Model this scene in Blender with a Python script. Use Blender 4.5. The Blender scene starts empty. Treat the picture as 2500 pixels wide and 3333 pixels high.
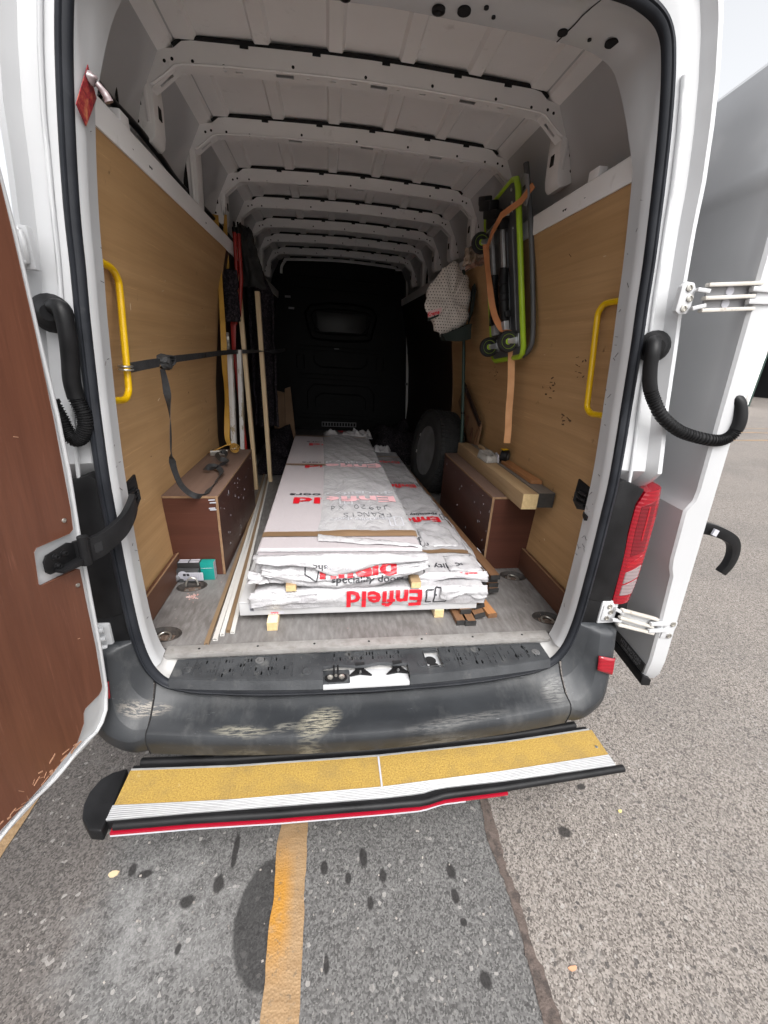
import bpy, bmesh, math, random
from mathutils import Vector, Matrix, noise
R = math.radians
V = Vector
SC = bpy.context.scene
COL = SC.collection
rnd = random.Random(7)

# ------------------------------------------------------------------ camera
cam = bpy.data.cameras.new('camera')
cam.sensor_fit = 'VERTICAL'; cam.sensor_height = 36.0
cam.lens = 1343.34 / 3333.0 * 36.0
cam.clip_start = 0.05; cam.clip_end = 500.0
camo = bpy.data.objects.new('camera', cam); COL.objects.link(camo)
camo.matrix_world = Matrix(((0.991130,0.001697,-0.132887,-0.15163),(-0.123995,0.371631,-0.920063,-1.21595),(0.047823,0.928379,0.368545,1.05474),(0,0,0,1)))
SC.camera = camo

# ------------------------------------------------------------------ sky, sun, exposure
SUN_EL, SUN_AZ = 54.0, 165.0          # high and behind the photographer, veiled by cloud
world = bpy.data.worlds.new('World'); SC.world = world; world.use_nodes = True
nt = world.node_tree
for n_ in list(nt.nodes): nt.nodes.remove(n_)
sky = nt.nodes.new('ShaderNodeTexSky'); sky.sky_type = 'NISHITA'; sky.sun_disc = False
sky.sun_elevation = R(SUN_EL); sky.sun_rotation = R(SUN_AZ)
sky.air_density = 1.0; sky.dust_density = 6.0; sky.ozone_density = 1.0
hs = nt.nodes.new('ShaderNodeHueSaturation'); hs.inputs['Saturation'].default_value = 0.12
bg = nt.nodes.new('ShaderNodeBackground'); bg.inputs['Strength'].default_value = 0.15
wo = nt.nodes.new('ShaderNodeOutputWorld')
nt.links.new(sky.outputs[0], hs.inputs['Color']); nt.links.new(hs.outputs[0], bg.inputs[0]); nt.links.new(bg.outputs[0], wo.inputs[0])
sl = bpy.data.lights.new('sun', 'SUN'); sl.energy = 0.6; sl.angle = R(40); sl.color = (1.0, 0.97, 0.93)
so = bpy.data.objects.new('sun', sl); COL.objects.link(so)
sd = V((math.sin(R(SUN_AZ)) * math.cos(R(SUN_EL)), math.cos(R(SUN_AZ)) * math.cos(R(SUN_EL)), math.sin(R(SUN_EL))))
so.rotation_euler = (-sd).to_track_quat('-Z', 'Y').to_euler(); so.location = sd * 30
vs = SC.view_settings
SC.display_settings.display_device = 'sRGB'
vs.view_transform = 'Standard'; vs.look = 'None'; vs.exposure = 1.22; vs.gamma = 1.0; vs.use_curve_mapping = False
SC.cycles.max_bounces = 10; SC.cycles.diffuse_bounces = 6; SC.cycles.glossy_bounces = 4
SC.cycles.use_denoising = True
SC.cycles.sample_clamp_indirect = 6.0

# ------------------------------------------------------------------ materials
def lin(c):
    def f(u):
        u /= 255.0
        return u / 12.92 if u <= 0.04045 else ((u + 0.055) / 1.055) ** 2.4
    return tuple(f(x) for x in c) + (1.0,)

class NT:
    def __init__(s, name):
        s.m = bpy.data.materials.new(name); s.m.use_nodes = True
        s.t = s.m.node_tree; s.b = s.t.nodes['Principled BSDF']
        s.tc = None
    def n(s, ty, **kw):
        x = s.t.nodes.new(ty)
        for k, v in kw.items(): setattr(x, k, v)
        return x
    def l(s, a, b): s.t.links.new(a, b)
    def coord(s, scale=(1, 1, 1), rand=True, which='Object'):
        if s.tc is None: s.tc = s.n('ShaderNodeTexCoord')
        mp = s.n('ShaderNodeMapping'); mp.inputs['Scale'].default_value = scale
        s.l(s.tc.outputs[which], mp.inputs[0])
        if rand:
            oi = s.n('ShaderNodeObjectInfo'); mu = s.n('ShaderNodeMath', operation='MULTIPLY'); mu.inputs[1].default_value = 37.0
            s.l(oi.outputs['Random'], mu.inputs[0]); s.l(mu.outputs[0], mp.inputs['Location'])
        return mp.outputs[0]
    def noise(s, co, scale, detail=4, rough=.55, dist=0):
        x = s.n('ShaderNodeTexNoise'); x.inputs['Scale'].default_value = scale; x.inputs['Detail'].default_value = detail
        x.inputs['Roughness'].default_value = rough; x.inputs['Distortion'].default_value = dist
        s.l(co, x.inputs['Vector']); return x.outputs['Fac']
    def ramp(s, f, a, b, lo=0.0, hi=1.0):
        x = s.n('ShaderNodeMapRange'); x.inputs[1].default_value = a; x.inputs[2].default_value = b
        x.inputs[3].default_value = lo; x.inputs[4].default_value = hi; s.l(f, x.inputs[0]); return x.outputs[0]
    def mix(s, f, a, b, blend='MIX'):
        x = s.n('ShaderNodeMix', data_type='RGBA', blend_type=blend)
        for sock, v in ((x.inputs[0], f), (x.inputs[6], a), (x.inputs[7], b)):
            if isinstance(v, (int, float)): sock.default_value = v
            elif isinstance(v, tuple): sock.default_value = v
            else: s.l(v, sock)
        return x.outputs[2]
    def math(s, op, a, b=0.0, c=None):
        x = s.n('ShaderNodeMath', operation=op)
        for i, v in enumerate((a, b, c)):
            if v is None: continue
            if isinstance(v, (int, float)): x.inputs[i].default_value = v
            else: s.l(v, x.inputs[i])
        return x.outputs[0]
    def bump(s, f, strength=.2, dist=.01):
        x = s.n('ShaderNodeBump'); x.inputs['Strength'].default_value = strength; x.inputs['Distance'].default_value = dist
        s.l(f, x.inputs['Height'])
        if s.b.inputs['Normal'].is_linked: s.l(s.b.inputs['Normal'].links[0].from_socket, x.inputs['Normal'])
        s.l(x.outputs[0], s.b.inputs['Normal'])
    def setc(s, c):
        if isinstance(c, tuple): s.b.inputs['Base Color'].default_value = c
        else: s.l(c, s.b.inputs['Base Color'])
    def setr(s, r):
        if isinstance(r, (int, float)): s.b.inputs['Roughness'].default_value = r
        else: s.l(r, s.b.inputs['Roughness'])

def rgb(*c): return tuple(c) + (1.0,)

def mat(name, c1, c2=None, scale=6, rough=.5, metal=0.0, dirt=None, dscale=3, dlo=.55, dhi=.75, damt=.6, bump=0, bscale=60,
        stretch=(1, 1, 1), detail=5, spec=.5, coat=0, rand=True, bdist=.004, dstretch=(1, 1, 1)):
    s = NT(name); co = s.coord(stretch, rand)
    c = c1
    if c2:
        c = s.mix(s.ramp(s.noise(co, scale, detail), .3, .7), c1, c2)
    if dirt:
        d = s.noise(s.coord(dstretch, rand), dscale, 8, .65)
        c = s.mix(s.ramp(d, dlo, dhi, 0, damt), c, dirt)
        s.setr(s.ramp(d, dlo, dhi, rough, min(1, rough + .25)))
    else: s.setr(rough)
    s.setc(c)
    s.b.inputs['Metallic'].default_value = metal; s.b.inputs['Specular IOR Level'].default_value = spec
    if coat: s.b.inputs['Coat Weight'].default_value = coat; s.b.inputs['Coat Roughness'].default_value = .1
    if bump: s.bump(s.noise(co, bscale, 5), bump, bdist)
    return s.m

MATS = {}
def wood(name, c1, c2, axis, rough=.55, fine=70, c3=None, spots=None, pores=.25):
    """grain runs along the given axis"""
    st = [1.0, 1.0, 1.0]; st[axis] = .045
    st2 = [1.0, 1.0, 1.0]; st2[axis] = .012
    s = NT(name)
    a = s.noise(s.coord(tuple(st)), fine * .35, 6, .6, .6); b = s.noise(s.coord(tuple(st2)), fine * 3, 3, .6)
    c = s.mix(s.ramp(a, .3, .7), c1, c2)
    c = s.mix(s.ramp(b, .35, .75, 0, pores), c, c3 or tuple(x * .45 for x in c1[:3]) + (1,))
    st3 = [1.0, 1.0, 1.0]; st3[axis] = .03
    q = s.noise(s.coord(tuple(st3)), fine * 1.6, 5, .7); c = s.mix(s.ramp(q, .62, .72, 0, .45), c, tuple(min(1, x * 1.55 + .02) for x in c1[:3]) + (1,))
    w = s.noise(s.coord(), 2.2, 6, .6)
    c = s.mix(s.ramp(w, .45, .75, 0, .35), c, tuple(x * .72 for x in c1[:3]) + (1,))
    w3 = s.noise(s.coord(), .9, 4, .6); c = s.mix(s.ramp(w3, .5, .8, 0, .3), c, tuple(x * 1.25 for x in c1[:3]) + (1,))
    if spots:
        d = s.noise(s.coord(), 14, 5, .7); c = s.mix(s.ramp(d, .66, .74, 0, .7), c, spots)
    s.setc(c); s.setr(rough); s.b.inputs['Specular IOR Level'].default_value = .35
    s.bump(b, .12, .002)
    return s.m

WHITE = rgb(.80, .80, .80)
M = {}
M['paint'] = mat('white paint', rgb(.50, .505, .515), rgb(.46, .465, .475), 3, .28, dirt=rgb(.42, .38, .34), dscale=9, dlo=.68, dhi=.80, damt=.35, coat=.3)
M['paint_in'] = mat('white primer paint inside', rgb(.82, .805, .80), rgb(.77, .76, .75), 4, .45, dirt=rgb(.30, .27, .25), dscale=14, dlo=.62, dhi=.80, damt=.45)  # the van's one white: colour lightened inside, dimmed outside, to balance the light
M['paint_worn'] = mat('scuffed white paint', rgb(.52, .515, .51), rgb(.44, .43, .415), 12, .4, dirt=rgb(.10, .09, .08), dscale=26, dlo=.60, dhi=.70, damt=.75)
M['rubber'] = mat('black rubber', rgb(.008, .008, .009), rgb(.018, .018, .02), 8, .55, bump=.1, bscale=90, spec=.3)
M['seal_dusty'] = mat('dusty rubber', rgb(.008, .009, .012), rgb(.020, .022, .027), 9, .5, dirt=rgb(.16, .16, .16), dscale=20, dlo=.64, dhi=.8, damt=.25, spec=.2)
M['black'] = mat('black plastic', rgb(.006, .006, .0065), rgb(.014, .014, .015), 10, .42, bump=.15, bscale=400, spec=.18)
M['bumper'] = mat('weathered grey bumper plastic', rgb(.030, .034, .040), rgb(.075, .082, .09), 5, .52, dirt=rgb(.30, .29, .25), dscale=7, dlo=.62, dhi=.82, damt=.35, bump=.25, bscale=300, dstretch=(.6, 1.6, 1.6))
M['sillp'] = mat('worn grey sill plastic', rgb(.020, .022, .025), rgb(.050, .053, .057), 9, .5, dirt=rgb(.22, .215, .20), dscale=12, dlo=.56, dhi=.8, damt=.5, bump=.3, bscale=160)
M['steel'] = mat('galvanised steel', rgb(.55, .56, .57), rgb(.38, .38, .39), 12, .35, metal=.9)
M['alu'] = mat('ribbed aluminium', rgb(.40, .405, .41), rgb(.29, .29, .295), 20, .45, metal=.3, dirt=rgb(.2, .18, .16), dscale=22, dlo=.6, dhi=.75, damt=.5)
M['trimstrip'] = mat('worn aluminium threshold', rgb(.31, .30, .29), rgb(.21, .20, .19), 25, .5, metal=.15, dirt=rgb(.16, .14, .12), dscale=40, dlo=.55, dhi=.72, damt=.6)
M['yellow'] = mat('yellow paint', rgb(.70, .44, .004), rgb(.62, .36, .003), 6, .3, dirt=rgb(.12, .07, .02), dscale=30, dlo=.68, dhi=.74, damt=.8)
M['red'] = mat('red plastic', rgb(.30, .015, .01), rgb(.2, .01, .008), 6, .4)
M['lime'] = mat('lime plastic', rgb(.36, .55, .02), rgb(.30, .46, .02), 6, .4)
M['darkgrey'] = mat('dark grey platform plastic', rgb(.05, .052, .055), rgb(.085, .087, .09), 7, .4)
M['kraft'] = mat('brown packing tape', rgb(.19, .12, .07), rgb(.16, .10, .055), 4, .35)
M['boardwhite'] = mat('white carton', rgb(.46, .46, .465), rgb(.42, .415, .42), 3, .45)
M['pine'] = wood('planed pine', rgb(.72, .56, .36), rgb(.62, .45, .26), 2, .6, pores=.12)
M['pine_y'] = wood('planed pine lengthwise', rgb(.74, .62, .42), rgb(.66, .52, .32), 1, .6, pores=.1)
M['ply'] = wood('tan plywood', rgb(.49, .305, .150), rgb(.385, .228, .103), 1, .5, 60, spots=rgb(.10, .055, .025))
M['plyred'] = wood('red brown phenolic plywood', rgb(.135, .052, .030), rgb(.098, .036, .021), 2, .45, 50, pores=.35)
M['plybox'] = wood('dark red phenolic plywood', rgb(.075, .030, .022), rgb(.055, .022, .017), 1, .42, 45, pores=.3)
M['plyedge'] = wood('pale plywood edge', rgb(.30, .19, .11), rgb(.20, .115, .062), 1, .7)
M['kick'] = wood('brown kick board', rgb(.125, .055, .032), rgb(.09, .038, .022), 1, .5, 45)
M['plytop'] = wood('dusty brown plywood', rgb(.165, .105, .08), rgb(.115, .072, .056), 1, .6, 30)
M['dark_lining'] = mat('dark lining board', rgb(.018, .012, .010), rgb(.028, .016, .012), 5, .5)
M['bulk'] = mat('black moulded bulkhead', rgb(.003, .003, .0033), rgb(.005, .005, .0055), 5, .55, bump=.2, bscale=250, spec=.2)
M['oak'] = wood('brown hardwood', rgb(.175, .092, .047), rgb(.125, .063, .031), 1, .55, 60)
M['oak_dark'] = wood('dark brown hardwood', rgb(.15, .082, .045), rgb(.115, .06, .032), 1, .55, 60)
M['blackend'] = mat('black painted end', rgb(.012, .012, .013), rgb(.03, .028, .026), 40, .6)
M['beam'] = wood('sawn pale timber', rgb(.36, .25, .14), rgb(.27, .175, .09), 1, .65, 60)
M['beam_end'] = mat('pale end grain', rgb(.62, .47, .25), rgb(.50, .36, .18), 90, .7)
M['beam_dark'] = wood('grey treated timber', rgb(.17, .14, .115), rgb(.12, .10, .085), 1, .7, 60)
M['beam_dend'] = mat('dark grey end grain', rgb(.028, .027, .026), rgb(.045, .043, .04), 60, .7)
M['cedar'] = wood('orange cedar', rgb(.36, .17, .07), rgb(.28, .125, .05), 1, .55, 60)
M['webbing_black'] = mat('black webbing', rgb(.012, .012, .013), rgb(.028, .028, .03), 60, .65, bump=.4, bscale=700)
M['webbing_yellow'] = mat('yellow webbing', rgb(.50, .28, .045), rgb(.38, .20, .03), 14, .6, bump=.3, bscale=600)
M['webbing_orange'] = mat('orange webbing', rgb(.55, .22, .085), rgb(.42, .16, .06), 16, .6, bump=.3, bscale=600)
M['zinc'] = mat('zinc plated steel', rgb(.60, .58, .53), rgb(.35, .34, .32), 30, .3, metal=.85)
M['pvc'] = mat('white plastic trim', rgb(.56, .55, .53), rgb(.48, .465, .44), 4, .35)
M['pvc_brown'] = mat('brown foiled trim', rgb(.22, .15, .09), rgb(.18, .12, .07), 5, .4)
M['teal'] = mat('teal card', rgb(.008, .26, .225), rgb(.008, .22, .19), 4, .4)
M['card_black'] = mat('black card', rgb(.015, .015, .016), rgb(.03, .03, .03), 4, .45)
M['card_white'] = mat('white label', rgb(.45, .45, .49), rgb(.40, .40, .45), 3, .5)
M['ink'] = mat('dark grey ink', rgb(.03, .03, .035), None)
M['inkblue'] = mat('pen ink', rgb(.045, .05, .06), None)
M['inkred'] = mat('red print', rgb(.62, .012, .025), rgb(.54, .010, .02), 5, .35)
M['inkredpale'] = mat('red print seen through film', rgb(.72, .42, .45), None, rough=.4)
M['inkpale'] = mat('grey print seen through film', rgb(.48, .48, .52), None, rough=.4)
M['tyre'] = mat('tyre rubber', rgb(.007, .007, .0075), rgb(.016, .0155, .015), 10, .75, bump=.2, bscale=90)
M['wheelsteel'] = mat('silver steel wheel', rgb(.19, .19, .195), rgb(.11, .11, .11), 9, .5, metal=.3)
M['felt'] = None
M['green'] = mat('dark green metal', rgb(.012, .035, .028), rgb(.02, .05, .04), 8, .5)
M['beige_cloth'] = mat('beige cloth', rgb(.42, .33, .26), rgb(.34, .26, .20), 9, .85, bump=.4, bscale=60)
M['greycloth'] = mat('dark green cloth', rgb(.008, .016, .013), rgb(.015, .024, .02), 6, .8)
M['hardboard'] = mat('brown card panel', rgb(.20, .115, .06), rgb(.16, .09, .045), 8, .7)
M['greyplastic'] = mat('grey plastic', rgb(.22, .22, .23), rgb(.17, .17, .18), 7, .4)
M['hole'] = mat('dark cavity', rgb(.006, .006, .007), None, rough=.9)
M['bristle'] = mat('pale bristles', rgb(.40, .38, .35), rgb(.22, .21, .19), 60, .8, stretch=(1, .2, 1))
M['whitewall'] = mat('flaking white wall', rgb(.80, .80, .80), rgb(.70, .70, .69), 2, .7, dirt=rgb(.25, .24, .23), dscale=1.6, dlo=.60, dhi=.66, damt=.8, dstretch=(1, 1, .5))

def felt():
    s = NT('dark recycled felt'); co = s.coord()
    f = s.noise(co, 70, 4, .7)
    c = s.mix(s.ramp(f, .45, .7), rgb(.010, .009, .011), rgb(.055, .045, .052))
    v = s.n('ShaderNodeTexVoronoi'); v.inputs['Scale'].default_value = 110; s.l(co, v.inputs['Vector'])
    sp = s.math('GREATER_THAN', s.noise(co, 130, 2), .70)
    c = s.mix(s.math('MULTIPLY', sp, .55), c, rgb(.22, .18, .20))
    s.setc(c); s.setr(.95); s.b.inputs['Specular IOR Level'].default_value = .1; s.bump(f, .8, .006)
    return s.m
M['felt'] = felt()

def film():
    s = NT('white polythene film'); co = s.coord()
    a = s.noise(s.coord((1, .55, 1)), 9, 5, .6, 1.2); b = s.noise(s.coord((1, .7, 1)), 34, 4, .6, .8)
    s.setc(s.mix(s.ramp(a, .35, .7), rgb(.44, .435, .445), rgb(.375, .365, .38)))
    s.setr(.2); s.b.inputs['Specular IOR Level'].default_value = .6
    s.b.inputs['Subsurface Weight'].default_value = 0.0
    s.bump(a, .8, .016); s.bump(b, .6, .005)
    return s.m
M['film'] = film()
def film2():
    s = NT('pinkish clear film over board'); a = s.noise(s.coord((1, .25, 1)), 16, 4, .6, 1.0)
    s.setc(rgb(.42, .385, .40)); s.setr(.34); s.bump(a, .6, .008); return s.m
M['film2'] = film2()

def floor_mat():
    s = NT('grey phenolic mesh floor'); co = s.coord(rand=False)
    big = s.noise(co, 3.5, 6, .6); fine = s.noise(s.coord((1, .25, 1), False), 60, 4)
    wx = s.n('ShaderNodeTexWave', bands_direction='X'); wx.inputs['Scale'].default_value = 62; wx.inputs['Distortion'].default_value = .4; s.l(co, wx.inputs['Vector'])
    wy = s.n('ShaderNodeTexWave', bands_direction='Y'); wy.inputs['Scale'].default_value = 62; wy.inputs['Distortion'].default_value = .4; s.l(co, wy.inputs['Vector'])
    g = s.math('MAXIMUM', wx.outputs['Fac'], s.math('MULTIPLY', wy.outputs['Fac'], .6))
    c = s.mix(s.ramp(big, .35, .7), rgb(.105, .095, .090), rgb(.18, .175, .172))
    c = s.mix(s.ramp(fine, .4, .7, 0, .5), c, rgb(.29, .285, .28))
    c = s.mix(s.math('MULTIPLY', s.ramp(g, .3, .9), .35), c, rgb(.075, .062, .056))
    c = s.mix(s.ramp(s.noise(co, 22, 6, .7), .66, .74, 0, .6), c, rgb(.42, .41, .40))
    s.setc(c); s.setr(.55); s.bump(g, .25, .0015); return s.m
M['floor'] = floor_mat()

def grit():
    s = NT('yellow anti slip grit'); co = s.coord(rand=False)
    f = s.noise(co, 190, 4, .75); w = s.noise(co, 6, 7, .7)
    c = s.mix(s.ramp(f, .3, .7), rgb(.20, .12, .022), rgb(.48, .315, .07))
    c = s.mix(s.ramp(w, .48, .72, 0, .7), c, rgb(.19, .13, .05))
    c = s.mix(s.ramp(s.noise(co, 16, 6, .7), .66, .73, 0, .6), c, rgb(.55, .44, .24))
    s.setc(c); s.setr(.8); s.bump(f, .9, .003); return s.m
M['grit'] = grit()

def lens(name, c):
    s = NT(name); s.setc(c); s.setr(.08); s.b.inputs['Coat Weight'].default_value = .6; s.b.inputs['Coat Roughness'].default_value = .03
    f = s.n('ShaderNodeTexWave', bands_direction='Z'); f.inputs['Scale'].default_value = 22; s.l(s.coord(rand=False), f.inputs['Vector'])
    s.bump(f.outputs['Fac'], .25, .003)
    return s.m
M['lensred'] = lens('red lamp lens', rgb(.24, .003, .011))
M['lensred_dark'] = lens('dark red lamp lens', rgb(.135, .002, .008))
M['lensbright'] = lens('bright red strip', rgb(.29, .004, .011))
M['lensclear'] = lens('clear lamp lens', rgb(.23, .18, .185))

def art():
    s = NT('red printed card'); f = s.noise(s.coord((1, 1, 1), False), 26, 5, .7, 1.5)
    r = s.n('ShaderNodeValToRGB'); s.l(f, r.inputs[0]); e = r.color_ramp.elements
    e[0].position = .35; e[0].color = rgb(.04, .008, .012); e[1].position = .7; e[1].color = rgb(.55, .22, .10)
    x = e.new(.5); x.color = rgb(.30, .02, .03); s.setc(r.outputs[0]); s.setr(.3); return s.m
M['art'] = art()

def dots():
    s = NT('white cloth with printed dots'); co = s.coord(rand=False)
    sx = s.n('ShaderNodeSeparateXYZ'); s.l(co, sx.inputs[0])
    P = .0165
    u = s.math('DIVIDE', sx.outputs[0], P); w = s.math('DIVIDE', sx.outputs[2], P)
    row = s.math('FLOOR', w); off = s.math('MULTIPLY', s.math('MODULO', row, 2.0), .5)
    fu = s.math('SUBTRACT', s.math('FRACT', s.math('ADD', u, off)), .5); fw = s.math('SUBTRACT', s.math('FRACT', w), .5)
    d = s.math('SQRT', s.math('ADD', s.math('MULTIPLY', fu, fu), s.math('MULTIPLY', fw, fw)))
    f = s.math('LESS_THAN', d, .2)
    s.setc(s.mix(f, rgb(.60, .55, .50), rgb(.03, .03, .035))); s.setr(.8); return s.m
M['dots'] = dots()

# ground -----------------------------------------------------------
def asphalt():
    s = NT('worn asphalt'); co = s.coord(rand=False)
    xyz = s.n('ShaderNodeSeparateXYZ'); s.l(co, xyz.inputs[0]); X, Y = xyz.outputs[0], xyz.outputs[1]
    wob = s.noise(co, 7, 5, .6); wx = s.math('ADD', X, s.math('MULTIPLY', s.math('SUBTRACT', wob, .5), .10))
    right = s.ramp(wx, .445, .455)                       # older pinkish aggregate right of the joint
    left = s.ramp(s.math('ADD', X, s.math('MULTIPLY', s.math('SUBTRACT', s.noise(co, 2.2, 5), .5), .35)), -.80, -.92)
    v = s.n('ShaderNodeTexVoronoi'); v.inputs['Scale'].default_value = 215; v.inputs['Randomness'].default_value = 1; s.l(co, v.inputs['Vector'])
    stone = s.n('ShaderNodeRGBToBW'); s.l(v.outputs['Color'], stone.inputs[0]); st = stone.outputs[0]
    v2 = s.n('ShaderNodeTexVoronoi'); v2.inputs['Scale'].default_value = 100; s.l(co, v2.inputs['Vector'])
    st2b = s.n('ShaderNodeRGBToBW'); s.l(v2.outputs['Color'], st2b.inputs[0]); st2 = st2b.outputs[0]
    big = s.noise(co, 1.1, 6, .6); mid = s.noise(co, 9, 6, .65)
    cl = s.mix(s.ramp(st, .2, .85), rgb(.062, .060, .059), rgb(.172, .168, .164))
    cr = s.mix(s.ramp(st, .15, .8), rgb(.080, .069, .062), rgb(.285, .256, .232))
    cb = s.mix(s.ramp(st, .15, .8), rgb(.050, .044, .041), rgb(.152, .136, .126))
    c = s.mix(right, cl, cr); c = s.mix(left, c, cb)
    c = s.mix(s.math('MULTIPLY', s.ramp(st2, .10, .17, 1, 0), .7), c, rgb(.045, .042, .042))
    c = s.mix(s.math('MULTIPLY', s.ramp(st2, .86, .92, 0, 1), .55), c, rgb(.38, .36, .34))
    c = s.mix(s.ramp(big, .45, .75, 0, .35), c, rgb(.09, .086, .084))
    c = s.mix(s.ramp(mid, .60, .80, 0, .35), c, rgb(.30, .29, .28))
    # pale lime bloom
    def blob(cx, cy, rx, ry, wobs, wamp, edge=.15):
        dx = s.math('DIVIDE', s.math('SUBTRACT', X, cx), rx); dy = s.math('DIVIDE', s.math('SUBTRACT', Y, cy), ry)
        d = s.math('SQRT', s.math('ADD', s.math('MULTIPLY', dx, dx), s.math('MULTIPLY', dy, dy)))
        d = s.math('ADD', d, s.math('MULTIPLY', s.math('SUBTRACT', s.noise(co, wobs, 4), .5), wamp))
        return s.ramp(d, 1 + edge, 1 - edge)
    bloom = s.math('MULTIPLY', blob(-.66, -.44, .26, .17, 5, 1.2, .5), s.ramp(s.noise(co, 14, 6, .7), .42, .68))
    c = s.mix(s.math('MULTIPLY', bloom, .42), c, rgb(.34, .335, .33))
    oil = blob(-.335, -.455, .105, .165, 9, .22, .05)
    c = s.mix(s.math('MULTIPLY', oil, .74), c, rgb(.017, .0165, .017))
    for (x, y, a, b) in ((-.603, -.385, .021, .018), (-.515, -.348, .017, .027), (-.032, -.318, .013, .03), (-.088, -.374, .010, .015),
                         (-.02, -.451, .011, .020), (-.161, -.577, .008, .022), (.268, -.39, .014, .025), (.262, -.46, .012, .022),
                         (.03, -.38, .013, .02), (.735, -.309, .025, .02), (.295, -.66, .016, .018), (-.81, -.279, .012, .02),
                         (-.594, -.5, .009, .013), (-.762, -.294, .022, .012), (-.48, -.25, .010, .06), (.27, -.528, .01, .01), (.9, -.15, .02, .012), (-.17, -.335, .012, .02)):
        c = s.mix(s.math('MULTIPLY', blob(x, y, a, b, 30, .9, .2), .88), c, rgb(.016, .0145, .0145))
    c = s.mix(s.ramp(s.noise(co, 420, 2, .6), .3, .7, 0, .35), c, s.mix(.5, c, rgb(.05, .048, .046)))
    s.setc(c); s.setr(s.ramp(oil, 0, 1, .85, .45)); s.b.inputs['Specular IOR Level'].default_value = .25
    s.bump(s.math('ADD', st, s.math('MULTIPLY', st2, .6)), .55, .006)
    return s.m
M['asphalt'] = asphalt()
def roadpaint():
    s = NT('worn yellow road paint'); co = s.coord(rand=False)
    v = s.n('ShaderNodeTexVoronoi'); v.inputs['Scale'].default_value = 150; s.l(co, v.inputs['Vector'])
    f = s.noise(co, 11, 6, .65); g = s.noise(s.coord((.5, 2, 1), False), 30, 5, .65)
    xyz = s.n('ShaderNodeSeparateXYZ'); s.l(co, xyz.inputs[0])
    band = s.ramp(s.math('ABSOLUTE', s.math('ADD', xyz.outputs[1], .42)), .20, .05)
    side = s.ramp(xyz.outputs[0], -.26, -.30)
    st = s.math('MULTIPLY', s.math('MULTIPLY', band, side), s.ramp(f, .35, .5))
    c = s.mix(s.ramp(g, .35, .7), rgb(.29, .19, .10), rgb(.215, .132, .063))
    c = s.mix(s.math('MULTIPLY', st, .9), c, rgb(.36, .165, .014))
    c = s.mix(s.ramp(s.noise(co, 45, 5, .7), .58, .68, 0, .8), c, rgb(.13, .098, .065))
    c = s.mix(s.ramp(s.noise(co, 70, 4, .7), .70, .74, 0, .7), c, rgb(.05, .045, .04))
    s.setc(c); s.setr(.7); s.bump(s.math('ADD', v.outputs['Distance'], g), .4, .004); return s.m
M['roadpaint'] = roadpaint()
M['tar'] = mat('brown tar filler', rgb(.07, .052, .044), rgb(.115, .088, .076), 40, .8, bump=.9, bscale=160, rand=False, dirt=rgb(.035, .03, .028), dscale=24, dlo=.5, dhi=.6, damt=.7)

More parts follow.
